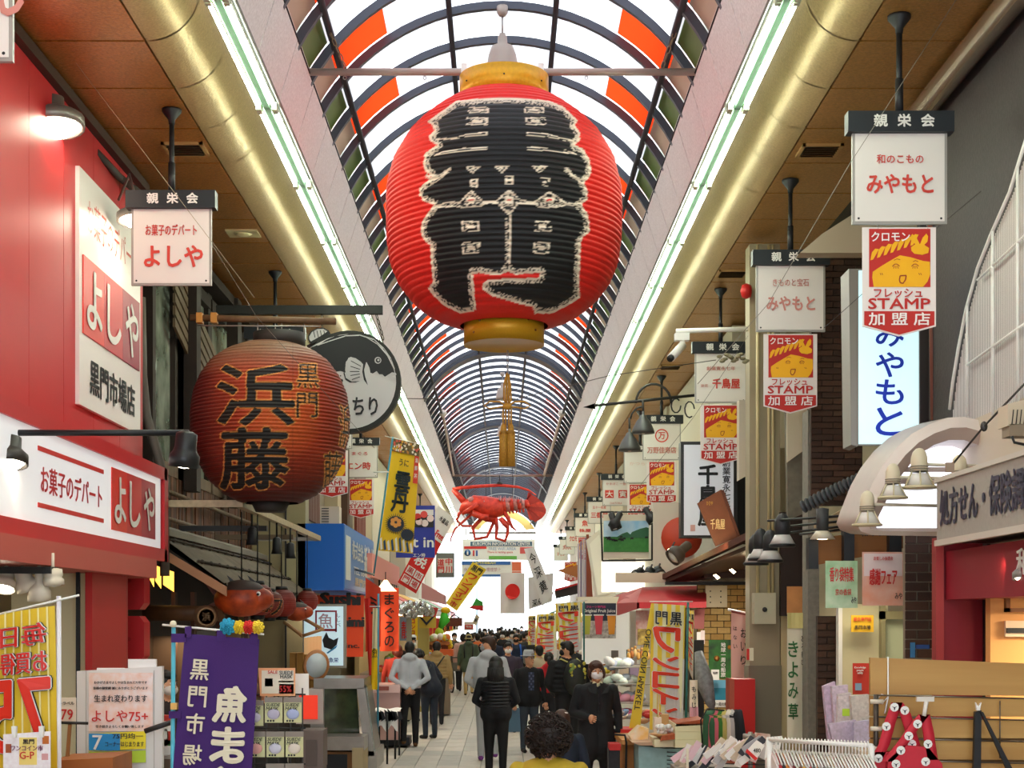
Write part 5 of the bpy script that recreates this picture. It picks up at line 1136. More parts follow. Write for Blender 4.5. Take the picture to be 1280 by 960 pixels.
# ================================================================ RIGHT SIDE
LU = (0, -1, 0)                         # reading direction of boards that face the street on the right
def rbox(b, pa, pb, y0, y1, X, th, m):   # board in the plane X between px pa (far) and pb (near); y0,y1 read at pa
    a = PX(pa, y0, X); c = PX(pa, y1, X); return b.box((X, X*F/(pb-VX), c.z), (X+th, a.y, a.z), m)
GR = mat('#3b3134', .6, noise=.35, nscale=40, bump=.3)
b = MB(); b.box((3.62, -4, 2.3), (4.3, 12.9, 6.46), GR); struct('wall_right_2', b)
Q('chrome_duct', 'long shiny chrome duct along the upper right corner of the soffit', 'duct', ('', 'w', [(3.5, 4, HC+4.27), (3.5, 13.0, HC+4.25)], .1, mat('#e0c8b4', .22, .9), 18), ('', 'w', [(3.5, 13.0, HC+4.25), (3.5, 13.15, HC+4.2), (3.5, 13.2, HC+4.0)], .085, mat('#c8b0a0', .25, .9), 14))
# perforated lattice screen with curved edge
r = root('lattice_screen', 'white perforated metal screen with curved edge on the dark right wall', 'screen', (3.58, 10, 3.3)); X = 3.55
edge = [(1290, 150), (1262, 240), (1240, 290), (1222, 335), (1208, 385), (1198, 435), (1191, 478), (1187, 512)]
e3 = [PX(x, y, X) for x, y in edge]; b = MB(); b.tube(e3, .013, WHT, 6)
for x in (1209, 1241, 1272): 
    top = min(y for _, y in edge); a = np.interp(x, [p[0] for p in edge][::-1], [p[1] for p in edge][::-1]); b.tube([PX(x, a, X), PX(x, 520, X)], .011, WHT, 6)
for y0 in (330, 452): b.tube([PX(1208 if y0 > 400 else 1222, y0+20-(y0 > 400)*15, X), PX(1290, y0-44-(y0 > 400)*10, X)], .011, WHT, 6)
part('frame', b, r); b = MB(); Pm = mat('#e6e0dc', .5); 
for k in range(95):
    y0 = PX(1187, 500, X).y-k*.028; px = VX+X*F/y0; yt = np.interp(px, [p[0] for p in edge][::-1], [p[1] for p in edge][::-1]); z1 = HC+(VY-yt)*y0/F; z0 = HC+(VY-520)*11/F-.05
    b.add([(X+.03, y0-.010, z0), (X+.03, y0+.010, z0), (X+.03, y0+.010, z1), (X+.03, y0-.010, z1)], [(0, 1, 2, 3)], Pm)
part('slat', b, r, stuff=True)
b = MB(); b.box((X+.02, 6, 3.2), (3.7, 12.8, 3.6), mat('#cfc2ae', .6)); part('base_panel', b, r)
# diagonal cream wall end, brick pier
b = MB(); fq(b, [(1075, 262), (1182, 262), (1182, 316), (1000, 316), (1028, 292)], 14.2, .2, mat('#b5a68e', .6)); fb(b, 1150, 262, 1182, 560, 13.4, .1, mat('#4a4446', .6)); struct('wall_right_3', b)
MO = mat('#3a2c22', .8); MO2 = mat('#948a78', .7)
def bricks(name, x0, y0, x1, y1, Y, bw, bh, cols, mortar, th=.08, ex=None):
    b = MB(); fb(b, x0, y0, x1, y1, Y+.02, th, mortar); w = struct(name, b); a = P(x0, y0, Y); c = P(x1, y1, Y); mes = []
    for cc in cols:
        q = MB(); q.box((0, 0, 0), (bw-.012, .02, bh-.010), mat(cc, .7, noise=.2, nscale=30)); mes.append(mesh_of(q, 'brick', (0, 0, 0)))
    z = a.z-bh; row = 0; n = 0
    while z > max(c.z, 0):
        x = a.x-(bw/2 if row % 2 else 0)
        while x < c.x:
            x_0 = max(x, a.x); x_1 = min(x+bw, c.x)
            if x_1-x_0 > .04 and n < 300 and not (ex and ex(VX+(x+bw/2)*F/Y, VY-(z-HC)*F/Y)):
                o = inst('brick', random.choice(mes), w, (x_0, Y, z)); o.scale.x = (x_1-x_0-.012)/(bw-.012); n += 1
            x += bw
        z -= bh; row += 1
    return w
BRN = ['#4a3122', '#432b1e', '#523626', '#3d281d']
bricks('wall_right_4', 1014, 316, 1078, 632, 15.6, .23, .062, BRN, MO)
bricks('wall_right_5', 1132, 655, 1178, 830, 12.4, .2, .078, ['#4a3328', '#54392b', '#402b22'], MO2)
bricks('wall_right_6', 1022, 770, 1050, 950, 14.6, .19, .066, BRN, MO)
bricks('wall_right_7', 872, 728, 942, 905, 21.0, .185, .088, ['#c2a05c', '#b8924e', '#caa968', '#b5884a'], mat('#3c3020', .8))
# post with conduits
PO = mat('#a2957a', .6, noise=.08, nscale=4)
r = root('steel_post', 'tall beige steel post with conduits and a meter box on the right', 'post', (3.05, 17.5, 0))
b = MB(); fb(b, 937, 305, 975, 1010, 17.4, .3, PO); part('column', b, r)
b = MB()
for x in (947, 961, 966): b.tube([P(x, 306, 17.34), P(x, 742, 17.34)], .016 if x > 950 else .02, mat('#c9b98c', .5), 8)
part('conduit', b, r); b = MB(); fb(b, 943, 741, 970, 780, 17.2, .18, mat('#bdb79c', .5)); b.ball(P(956, 762, 17.19), .03, DARK, 8, 4); part('meter_box', b, r)
b = MB(); fb(b, 936, 832, 977, 1010, 17.36, .34, mat('#7d7562', .6)); part('base_cladding', b, r)
Q('second_post', 'narrow beige post just behind the conduit post', 'post', ('', 'f', 975, 560, 984, 1000, 17.9, .15, PO))
Q('concrete_pillar', 'rough grey concrete pillar between the noren doorway and brick pier', 'pillar', ('', 'f', 1010, 512, 1024, 1000, 15.9, .3, mat('#8b867c', .7, noise=.25, nscale=20)))
Q('grey_gable', 'grey rendered wall behind the posts with sloping lower edge', 'wall panel', ('', 'q', [(982, 500), (1010, 500), (1010, 640), (985, 650)], 16.6, .1, mat('#787263', .7, noise=.3, nscale=12)), ('', 'q', [(984, 500), (1009, 500), (1009, 560), (984, 578)], 16.55, .05, mat('#c9bfa6', .6)))
Q('alarm_bell', 'small round red alarm lamp high on the beige post', 'alarm lamp', ('', 'l', P(933, 364, 17.3), [(.07, -.05), (.09, 0), (.07, .05), (0, .07)], RED, 14, (-1, 0, 0)), group=None)
# security camera and its bracket
r = Q('security_camera', 'white security camera on a bracket arm below the ceiling vent', 'camera', ('arm', 't', [(845, 414, 17.55), (942, 411, 17.55)], .028, WHT, 6), ('arm', 'f', 844, 416, 862, 425, 17.5, .12, WHT), ('camera_body', 'w', [P(853, 432, 17.5), P(839, 447, 17.2)], .05, mat('#d9d4cf', .4), 10), ('mount', 'w', [P(852, 424, 17.55), P(855, 434, 17.5)], .03, WHT, 8), ('lens', 'w', [P(839, 447, 17.2), P(837.5, 448.5, 17.17)], .04, BLK, 10))
# rope knots and wires
def wire(name, lab, pts, r_=.006, m=BLK): b = MB(); b.tube(pts, r_, m, 4); return single(name, lab, 'cable', b)
wire('stay_wire', 'thin stay wire running from the upper left corner down past the よしや sign', [P(35, 0, 12), P(318, 372, 12)], .003, mat('#a89a80', .5))
wire('stay_wire', 'second thin wire slanting in front of the よしや sign to the fish sign', [P(222, 235, 14), P(320, 395, 14), P(468, 560, 14)], .003, mat('#6a6258', .5))
wire('stay_wire', 'thin wire crossing the nearest みやもと sign header diagonally', [P(1208, -20, 10.6), P(1062, 205, 10.6), P(960, 380, 10.6), P(872, 480, 10.6)], .003, mat('#8a8478', .5))
wire('stay_wire', 'dark wire from the lattice screen down to the きものと宝石 flag', [P(1285, 190, 11.5), P(1165, 290, 11.5), P(1030, 410, 11.5)], .003, mat('#4a4646', .5))
wire('stay_wire', 'slack wire between the bell lamp bracket and the pasture sign', [P(935, 420, 17), P(868, 520, 17), P(790, 620, 17)], .003, mat('#5a5650', .5))
wire('span_wire', 'taut wire crossing the arcade between the fish sign and security camera', [P(500, 498, 19), P(640, 500, 19), P(760, 470, 19), P(895, 450, 19)], .006, mat('#55504c', .5))
b = MB(); random.seed(2)
for k in range(16): a = P(900+k*2.2, 447+4*math.sin(k), 17.0); b.ball(a+Vector((0, random.uniform(-.04, .04), random.uniform(-.02, .02))), (.035, .03, .02), mat('#8c8468', .8), 6, 4)
single('rope_knot', 'knotted grey rope bundle on top of the 千鳥屋 sign', 'rope', b)
# ornate bracket with bell lamps
BZ = mat('#3b3a38', .45, .5); r = root('iron_bracket', 'black wrought iron bracket with arrow tip carrying two bell lamps', 'bracket', P(800, 560, 22)); Yb = 22
b = MB(); b.tube([P(743, 507, Yb), P(870, 494, Yb)], .022, BZ, 6); b.poly([P(x, y, Yb) for x, y in ((729, 509), (744, 504), (744, 512))], BZ); fq(b, [(729, 509), (744, 504), (744, 511)], Yb, .02, BZ); part('bar', b, r)
b = MB(); b.tube([P(804+math.cos(a)*-1*0+ (830-804)*.5+22*math.cos(a), 504-24*math.sin(a), Yb) for a in np.linspace(.0, 3.14, 12)], .018, BZ, 6)
b.tube([P(845+6*math.cos(a), 507+9*math.sin(a), Yb) for a in np.linspace(0, 5.5, 10)], .012, BZ, 5); b.tube([P(862+6*math.cos(a), 512+10*math.sin(a), Yb) for a in np.linspace(1, 6.2, 10)], .012, BZ, 5)
b.tube([P(788, 524, Yb), P(790, 517, Yb), P(796, 510, Yb), P(804, 508, Yb)], .014, BZ, 5); part('scroll', b, r)
for x, y, lb in ((804, 540, 'bell lamp at the bracket arm, the higher one'), (787, 562, 'bell lamp hanging lower beside the circled emblem sign')):
    c = P(x, y, Yb-.1); Q('iron_bell_lamp', lb, 'lamp', ('lamp_shade', 'l', c, [(.165, -.02), (.16, .02), (.15, .05), (.10, .15), (.06, .20), (.045, .24), (.02, .25), (.02, .3)], mat('#5b5d5c', .45, .5), 20), ('cord', 'w', [c+Vector((0, 0, .29)), c+Vector((0, .05, .46))], .015, BZ, 6), ('bulb', 'o', c+Vector((0, 0, .02)), .05, mat('#e8ddc8', .4)), group='iron bell lamps')
# tall white lightbox 千鳥屋
Yl = 21.2; Q('shop_lightbox', 'tall black framed white light box with brushed 千鳥屋 characters', 'sign', ('frame', 'f', 851, 552, 922, 672, Yl, .25, mat('#25282a', .4)), ('face', 'f', 855, 556, 917, 669, Yl-.01, .02, mat('#d3d6de', .3, emit=.15)),
  ('lettering', 'V', '千鳥屋', 885, 580, Yl-.01, 26, BLK, .04), ('lettering', 'V', '創業寛永七年', 908, 573, Yl-.01, 10.5, BLK, .02), ('seal', 'f', 863, 656, 869, 664, Yl-.02, .005, mat('#d9a8a0', .5)))
Q('wall_panel', 'cream and black gap wall between the light box and the steel post', 'wall panel', ('', 'q', [(924, 500), (938, 500), (938, 592), (924, 600)], 19.5, .2, mat('#c2b8aa', .6)), ('', 'f', 918, 560, 938, 680, 21.6, .1, BLK))
# leaning wooden plaque
Q('wooden_plaque', 'tilted brown wooden plaque lit from below above the red eave', 'plaque', ('board', 'q', [(872, 629), (901, 612), (923, 671), (895, 683)], 19.0, .06, mat('#7a4528', .5, noise=.2, nscale=8)), ('edge', 'q', [(901, 612), (905, 613), (926, 672), (923, 674)], 18.98, .08, mat('#5a2f1c', .5)),
  ('lettering', 'T', '千鳥屋', 897, 655, 18.99, 18, 13, mat('#e8c890', .5), .02), ('lettering', 'T', 'ひさや', 887, 629, 18.99, 8, 5, mat('#c8963a', .5)))
spot('plaque_light', P(893, 690, 18.2), P(900, 660, 19), 14, (1, .75, .4), 1.2)
# brown eave
EV = mat('#5e2f22', .5, noise=.2, nscale=8)
r = root('brown_eave', 'reddish brown projecting eave with small downlights, right of the red awning', 'canopy', (2.9, 19, 3.2))
b = MB(); b.slab([P(828, 718, 21), P(938, 663, 17.6), P(938, 672, 17.6), P(828, 724, 21)], (.1, .5, 0), EV); b.slab([P(832, 724, 21), P(938, 680, 17.8), (3.7, 18.5, 2.95), (3.7, 22, 2.75)], (0, 0, -.05), mat('#3c2018', .5)); fb(b, 880, 703, 938, 722, 20.5, .3, mat('#3a211a', .6)); part('roof', b, r)
for x, y in ((896, 722), (916, 715), (934, 707)): b = MB(); fq(b, [(x-4, y-3), (x-1, y-4), (x+4, y), (x+1, y+2)], 18.6, .03, glow('#ffe2b0', 12)); part('downlight', b, r)
Q('lintel_wall', 'cream wall strip with black top rail above the yellow brick wall', 'wall panel', ('', 'f', 770, 716, 938, 728, 21.3, .1, mat('#d8cbb4', .6)), ('', 'f', 832, 727, 940, 731, 20.9, .1, BLK))
cone_lamp('clip_spot', 'brown spot lamp aimed at the wooden plaque', P(858, 683, 19.5), (-.5, -.2, -.4), .26, .06, .12, mat('#4a4038', .5), 0)
Q('round_bulb', 'round glowing bulb above the red awning', 'lamp', ('', 'o', P(839, 691, 20), .065, glow('#ffdf9a', 12)), ('', 'w', [P(839, 685, 20), P(843, 678, 20.2)], .012, BLK, 5))
Q('white_wall_sign', 'cream wall board with a big red round crest behind the spot lamp', 'sign', ('board', 'f', 817, 628, 868, 720, 22.2, .1, mat('#e0d3c2', .6)), ('crest', 'l', P(852, 672, 22.18), [(.3, 0), (.3, .01), (0, .012)], mat('#c9482f', .5), 24, (0, -1, 0)))
# pasture photo board
Yp = 24.0; r = Q('pasture_sign', 'framed photo board of black cattle on a green pasture', 'sign', ('frame', 't', [(751, 640, Yp), (815, 640, Yp)], .018, BLK, 4), ('frame', 't', [(751, 640, Yp), (753, 701, Yp)], .018, BLK, 4), ('frame', 't', [(753, 701, Yp), (815, 700, Yp)], .018, BLK, 4), ('frame', 't', [(815, 640, Yp), (815, 700, Yp)], .018, BLK, 4),
  ('board', 'f', 754, 643, 811, 698, Yp-.02, .03, mat('#e6d9c2', .5)), ('sky', 'f', 754.5, 651, 811, 674, Yp-.03, .005, mat('#8cc6e8', .5, noise=.3, nscale=4, h2='#dcebf2')), ('meadow', 'f', 754.5, 671, 811, 690, Yp-.035, .005, mat('#3f8f3a', .5, noise=.25, nscale=20)),
  ('trees', 'q', [(770, 672), (778, 667), (784, 665), (788, 668), (790, 665), (800, 661), (808, 659), (811, 660), (811, 672)], Yp-.04, .005, mat('#2f6a44', .5)))
b = MB(); random.seed(8)
for k in range(15):
    x = random.uniform(757, 808); y = random.uniform(671, 676); b.poly([P(x+dx*.62, y+dy*.6, Yp-.045) for dx, dy in ((-3, 0), (-2, -2.4), (2, -2.6), (3.5, -1.5), (3, .2), (2.2, 2.2), (1.6, 2.2), (1.5, .8), (-1.5, .8), (-1.8, 2.2), (-2.4, 2.2))], mat('#1c1a18', .6))
part('cattle', b, r)
for k, (x, y, ax) in enumerate(((765, 645, (.2, -.1, -.6)), (774, 644, (-.3, -.1, -.6)), (808, 638, (.3, -.1, -.5)), (822, 632, (.3, 0, -.3)))):
    cone_lamp('board_spot', ('black spot lamp over the pasture sign, first of the left pair', 'black spot lamp over the pasture sign, second of the left pair', 'black spot lamp at the upper corner of the pasture sign', 'black spot lamp on the arm right of the pasture sign')[k], P(x, y, Yp-.3), ax, .22, .05, .09, DARK, 0, arm=[P(x, y, Yp-.3), P(x+3, y-5, Yp-.1)])
for k, (x, y) in enumerate(((801, 715), (812, 714), (822, 713))):
    c = P(x, y, 21.5); cone_lamp('black_lamp', 'black ball spot lamp in the cluster above the red awning, %s' % ('leftmost', 'middle', 'rightmost')[k], c, (-.6+.4*k, -.5, -.4), .12, .07, .08, BLK, 0, arm=[c, P(x+3, y-8, 21.7)])
# white shop building beyond
CW = mat('#eee9dd', .5)
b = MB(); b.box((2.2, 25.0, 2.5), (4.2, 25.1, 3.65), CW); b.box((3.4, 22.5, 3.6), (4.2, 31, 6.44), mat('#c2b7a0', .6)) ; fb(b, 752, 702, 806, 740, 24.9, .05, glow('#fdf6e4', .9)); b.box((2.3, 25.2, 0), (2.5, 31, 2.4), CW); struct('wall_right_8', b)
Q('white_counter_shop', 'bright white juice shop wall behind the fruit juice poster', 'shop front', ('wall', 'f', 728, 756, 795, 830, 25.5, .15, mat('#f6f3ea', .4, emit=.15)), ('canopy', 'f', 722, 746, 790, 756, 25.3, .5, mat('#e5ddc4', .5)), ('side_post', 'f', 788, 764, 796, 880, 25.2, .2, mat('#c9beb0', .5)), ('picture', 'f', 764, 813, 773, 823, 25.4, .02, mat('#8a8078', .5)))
r = Q('slanted_board', 'tall slanting cream board folded against the white building', 'board', ('', 'q', [(733, 675), (752, 660), (770, 745), (745, 747)], 26.2, .15, mat('#e3dccb', .5)), ('', 'q', [(737, 680), (749, 668), (763, 742), (747, 744)], 26.15, .03, mat('#f2eddc', .5)))
Q('striped_shutter', 'folded shutter of upright purple and white stripes beside the white building', 'shutter', *[('stripe' if 1 else '', 'q', [(722+3.2*k, 680-2.6*k), (724.4+3.2*k, 678-2.6*k), (724.4+3.2*k, 748), (722+3.2*k, 748)], 31-.5*k, .05, mat('#8a7a94' if k % 2 else '#c2b3bd', .5)) for k in range(4)])
Q('brown_board', 'rust brown upright board beside the slanted cream board', 'board', ('', 'q', [(733, 668), (736, 668), (741, 748), (733, 748)], 27.5, .1, mat('#8a3f22', .5)))
Q('fan_board', 'small fan shaped orange board over the far shops', 'sign', ('', 'q', [(696, 713), (722, 706), (722, 722)], 34, .05, mat('#b8703a', .5)))
Q('dark_canopy', 'dark canopy with red edge over the far right shop', 'canopy', ('', 'q', [(694, 738), (722, 731), (722, 742), (696, 748)], 33, .6, mat('#3a3434', .6)), ('', 'q', [(694, 736), (722, 729), (722, 731), (694, 739)], 32.9, .1, RED))
# red awning
AW = mat('#b8232c', .55, noise=.06, nscale=5); AW2 = mat('#c9444c', .55)
r = root('red_awning', 'red fabric awning over the souvenir stall', 'awning', (2.5, 21, 2.1)); b = MB()
A, B_, C, D = P(803, 734, 21.6), P(883, 732, 21.6), P(883, 752, 20.2), P(796, 753, 20.2); E_, G_ = P(771, 754, 25), P(775, 743, 25)
b.slab([A, B_, C, D], (0, .04, 0), AW); b.slab([C, D, D-Vector((0, 0, .08)), C-Vector((0, 0, .08))], (0, .02, 0), AW); part('front_sheet', b, r)
b = MB(); b.slab([A, D, E_, G_], (.03, 0, 0), AW2); b.slab([D, E_, E_-Vector((0, 0, .2)), D-Vector((0, 0, .08))], (.03, 0, 0), AW2); part('side_sheet', b, r)
Q('electric_panel', 'square cream metal plate with screws on the yellow bricks', 'panel', ('', 'f', 882, 732, 909, 759, 20.9, .05, mat('#ddd0aa', .5)), *[('', 'o', P(x, y, 20.9), .01, DARK, 6, 4) for x in (888, 901) for y in (739, 746, 753)])
# posters on the bricks
def pst(lab, x0, y0, x1, y1, Y, m, *ops, name='poster'): return Q(name, lab, 'poster', ('sheet', 'f', x0, y0, x1, y1, Y, .01, m), *ops)
pst('travel poster with green leaves and vertical white lettering', 886, 800, 914, 848, 20.985, mat('#22352a', .5, noise=.5, nscale=5, h2='#3c8a34'), ('lettering', 'V', '地球一周の船旅', 904, 803, 20.97, 6.2, WHT, .03), ('fruit', 'l', P(896, 823, 20.98), [(.04, 0), (0, .01)], mat('#c8884a', .5), 12, (0, -1, 0)), ('fruit', 'l', P(912, 809, 20.98), [(.03, 0), (0, .01)], mat('#d8903a', .5), 12, (0, -1, 0)))
pst('blue sea travel poster below the leafy poster', 886, 850, 914, 884, 20.98, mat('#6aaed0', .5), ('sea', 'f', 886, 860, 914, 875, 20.97, .005, mat('#2a7f9c', .5)), ('lettering', 'T', '地球一周の船旅', 900, 880, 20.965, 24, 5, BB, .02), ('lower', 'f', 886, 875, 914, 884, 20.972, .004, WHT))
pst('small white notice pinned between the two travel posters', 889, 837, 899, 850, 20.7, WHT, ('lettering', 'T', '船旅', 894, 841, 20.7, 6, 3, BB))
Q('white_price_sheets', 'hanging white price sheets left of the yellow bricks', 'paper', ('', 'f', 871, 790, 876, 812, 20.5, .01, WHT), ('', 'f', 876, 788, 881, 805, 20.52, .01, mat('#e8d8d4', .6)), ('', 'q', [(867, 762), (881, 760), (880, 786), (868, 786)], 20.6, .02, mat('#a8605c', .6)))
# pink noren and red cabinet
nobori('pale pink hanging banner with brushed おいり characters beside the post', ((914, 763), (938, 768), (938, 851), (914, 850)), 18.6, mat('#dba9a2', .65), lambda b, W: [UR(b, W, 0, 0, 1, .03, mat('#7a2a2a', .5))]+[UT(b, W, c, .62, .3+.2*i, .3, .13, BLK, .02) for i, c in enumerate('おいり')]+[UT(b, W, c, .2, .25+.13*i, .18, .06, BLK, .02) for i, c in enumerate('はない')], (((910, 762), (940, 768)), ((910, 761), (939, 767))), wave=.03)
Q('red_cabinet', 'bright red steel cabinet beside the beige post', 'cabinet', ('body', 'f', 918, 849, 944, 1010, 17.0, .3, mat('#c81a12', .45)), ('side', 'q', [(912, 848), (918, 849), (918, 1010), (912, 1000)], 17.0, .3, mat('#b5533a', .5)))
Q('switch_box', 'small cream switch box with red edge on the post', 'switch', ('', 'f', 937, 810, 942, 826, 17.2, .06, CREAM), ('', 'f', 934, 811, 937, 825, 17.22, .06, RED))
# noren with green script
nobori('white and yellow banner with green brushed script in the doorway', ((984, 766), (1012, 766), (1012, 928), (984, 928)), 16.2, mat('#e6dfc6', .65), lambda b, W: [UR(b, W, 0, 0, 1, .12, mat('#d8cd86', .6))]+[UT(b, W, c, .25, .28+.16*i, .42, .12, mat('#2f6a34', .6), .03) for i, c in enumerate('きよみ草')]+[UT(b, W, c, .7, .2+.06*i, .2, .045, BLK, .015) for i, c in enumerate('とろ揚き')]+[UT(b, W, c, .72, .55+.04*i, .1, .025, BLK, .015) for i, c in enumerate('京都の味をどうぞ')])
Q('doorway_back', 'dark brown doorway interior with a lit wood panel', 'wall panel', ('', 'f', 976, 640, 1014, 770, 17.2, .1, mat('#2a1a14', .6)), ('', 'f', 984, 733, 1006, 768, 17.0, .02, mat('#d8955a', .6, noise=.2, nscale=9)), ('', 'f', 976, 768, 1024, 1000, 17.4, .1, mat('#c9b78c', .6)))
# black bracket lamps
for k, (x, y, Y, L) in enumerate(((945, 690, 15.0, 1), (951, 684, 14.6, 1), (963, 686, 14.4, 1), (978, 666, 14.0, 1.0))):
    c = P(x, y, Y); Q('black_guard_lamp', ('leftmost black guard lamp of the cluster at the post', 'second black guard lamp of the cluster at the post', 'third black guard lamp of the cluster at the post', 'black guard lamp at the arm tip, highest of the cluster')[k], 'lamp', ('lamp_head', 'l', c, [(.07, -.02), (.075, .06), (.07, .12), (.035, .17), (0, .185)], mat('#2b2c2e', .5), 16), ('reflector', 'l', c, [(.12, -.11), (.07, -.02), (0, -.02)], mat('#c9c6c0', .3), 16), ('guard', 'l', c, [(.125, -.13), (.125, -.105), (.11, -.105)], BLK, 16), group='black guard lamps')
c = P(1028, 655, 13.0); Q('black_guard_lamp', 'black cylinder lamp glowing warm below the tiled eave', 'lamp', ('lamp_head', 'l', c, [(.05, -.07), (.055, .13), (0, .14)], mat('#3a3c3c', .5), 16), ('reflector', 'l', c, [(.11, -.13), (.055, -.06)], mat('#c9bfa8', .3), 16), ('bulb', 'l', c, [(.09, -.125), (0, -.135)], glow('#ffe6b8', 6), 14))
r = Q('lamp_bracket', 'dark parallel steel arms carrying the guard lamps', 'bracket', *[('', 't', [(xa, ya, 14.2), (1068, yb, 12.6)], .012, BLK, 5) for xa, ya, yb in ((960, 651, 644), (985, 666, 656), (985, 658, 650), (1000, 668, 660))])
# tile ridge ends
for k in range(19):
    t = k/18; c = P(1003+(1098-1003)*t, 634-(634-590)*t-2*math.sin(t*3), 13.6-t*.5); b = MB(); b.lathe(c, [(.04, 0), (.055, .004), (.062, .014), (.055, .026), (.035, .036), (0, .038)], mat('#46484a', .6), 14, (.75, -.5, .35))
    inst('round_tile', mesh_of(b, 'round_tile', (0, 0, 0)), tr if k else (tr := root('tile_ridge', 'sloping row of dark round ridge tiles beside the arched canopy', 'roof ridge', (2.9, 13.3, 2.9)))).location = -Vector((2.9, 13.3, 2.9))
Q('sloping_plaster', 'beige plaster gable below the tile ridge', 'wall panel', ('', 'q', [(1020, 655), (1110, 605), (1110, 660), (1020, 668)], 13.9, .1, mat('#a08a68', .6)))
# timber fascia with blocks
TF = mat('#8f5a24', .6, noise=.2, nscale=8, kind='woodx')
Q('timber_fascia', 'orange brown timber fascia with black brush characters and black blocks', 'sign board', ('board', 'q', [(1022, 672), (1134, 660), (1134, 684), (1078, 696), (1022, 706)], 13.2, .06, TF), ('lettering', 'T', '和みや本', 1095, 666, 13.19, 38, 9, BLK, .03),
  ('block', 'f', 1011, 672, 1023, 711, 13.1, .12, BLK), ('block', 'f', 1055, 659, 1068, 703, 13.1, .12, BLK), ('block', 'f', 1112, 668, 1127, 690, 13.1, .12, BLK))
pst('green and white hanging poster with red outlined lettering', 1032, 701, 1072, 760, 13.0, mat('#8fc48e', .5, noise=.25, nscale=6, h2='#d5e6c8'), ('lettering', 'T', '香り袋特集', 1052, 718, 12.99, 30, 18, RR, .02), ('lettering', 'T', '京の香袋', 1054, 740, 12.99, 20, 8, RR, .015), ('lettering', 'T', 'みや', 1067, 750, 12.99, 6, 8, BB, .02))
pst('pink and orange hanging poster with red フェア lettering', 1078, 690, 1130, 757, 12.9, mat('#f1cdb9', .5, noise=.4, nscale=5, h2='#ee9f80'), ('top', 'f', 1080, 692, 1128, 720, 12.895, .003, mat('#f3e2de', .5)), ('lettering', 'T', 'お楽しみ抽選会', 1104, 698, 12.88, 24, 5, RR, .015), ('lettering', 'T', '感謝フェア', 1104, 721, 12.88, 34, 20, RR, .03), ('lettering', 'T', 'みや', 1123, 745, 12.88, 9, 8, BB, .02))
# door
Q('shop_door', 'cream sliding door with glass strip behind the hanging posters', 'door', ('leaf', 'f', 1052, 755, 1110, 960, 14.3, .05, mat('#d8cfa4', .6)), ('frame', 'f', 1048, 755, 1053, 960, 14.2, .1, mat('#e3dfd4', .5)), ('frame', 'f', 1102, 757, 1107, 960, 14.15, .1, mat('#8a815c', .5)), ('rail', 'f', 1102, 764, 1140, 774, 14.15, .1, mat('#8a815c', .5)), ('glass', 'f', 1107, 774, 1134, 960, 14.25, .03, mat('#c9cfa8', .2)))
pst('yellow notice plate with red and black lettering on the cream door', 1064, 769, 1092, 790, 14.1, mat('#d9a81e', .5), ('lettering', 'T', '組合専門店', 1078, 774, 14.09, 22, 5, RR, .02), ('lettering', 'T', '黒門市場', 1078, 784, 14.09, 20, 5, BB, .02))
pst('red information poster on the door behind the pegboard', 1066, 829, 1090, 868, 14.1, mat('#c63a2c', .5), ('lettering', 'T', 'Knowledge\npeople\nsafely', 1075, 838, 14.09, 14, 10, WHT, .015), ('photo', 'f', 1069, 854, 1077, 863, 14.09, .003, mat('#8aa8c4', .5)))
pst('small blue street number plates on the brown brick pier', 1138, 803, 1144, 822, 12.385, mat('#3a86c0', .5), ('plate', 'f', 1145, 806, 1162, 811, 12.385, .01, mat('#1c4f9c', .5)), name='number_plate')
# vertical lit sign みやもと
Yv = 12.4; r = root('vertical_lightbox', 'tall pale blue lit vertical sign with blue みやもと characters', 'sign', P(1110, 558, Yv))
b = MB(); fb(b, 1072, 336, 1150, 557, Yv, .02, mat('#8a857e', .4, .4)); fq(b, [(1061, 336), (1072, 336), (1072, 558), (1064, 556)], Yv+.01, .3, mat('#8f8a84', .4, .4)); part('case', b, r)
b = MB(); fb(b, 1073.5, 338, 1148.5, 555, Yv-.01, .012, mat('#bfe0e6', .3, emit=.55)); part('face', b, r); b = MB(); BL = mat('#1239c8', .5)
for i, ch in enumerate('みやもと'): T(b, ch, P(1112, (419, 456, 490, 527)[i], Yv-.01), 34/S(Yv), (28, 30, 30, 34)[i]/S(Yv), BL, bold=.035, res=4)
part('lettering', b, r)
Q('steel_flue', 'shiny vertical steel flue pipe between the lit sign and dark wall', 'pipe', ('pipe', 't', [(1171, 270, 12.9), (1177, 525, 12.9)], .07, mat('#a8a090', .2, .9), 14), ('pipe', 't', [(1163, 280, 12.8), (1166, 525, 12.8)], .02, mat('#9a5a4a', .4), 8), ('bracket', 'f', 1165, 374, 1184, 377, 12.8, .1, mat('#5a6048', .6)), ('bracket', 'q', [(1180, 376), (1184, 376), (1184, 408)], 12.8, .05, mat('#5a6048', .6)))
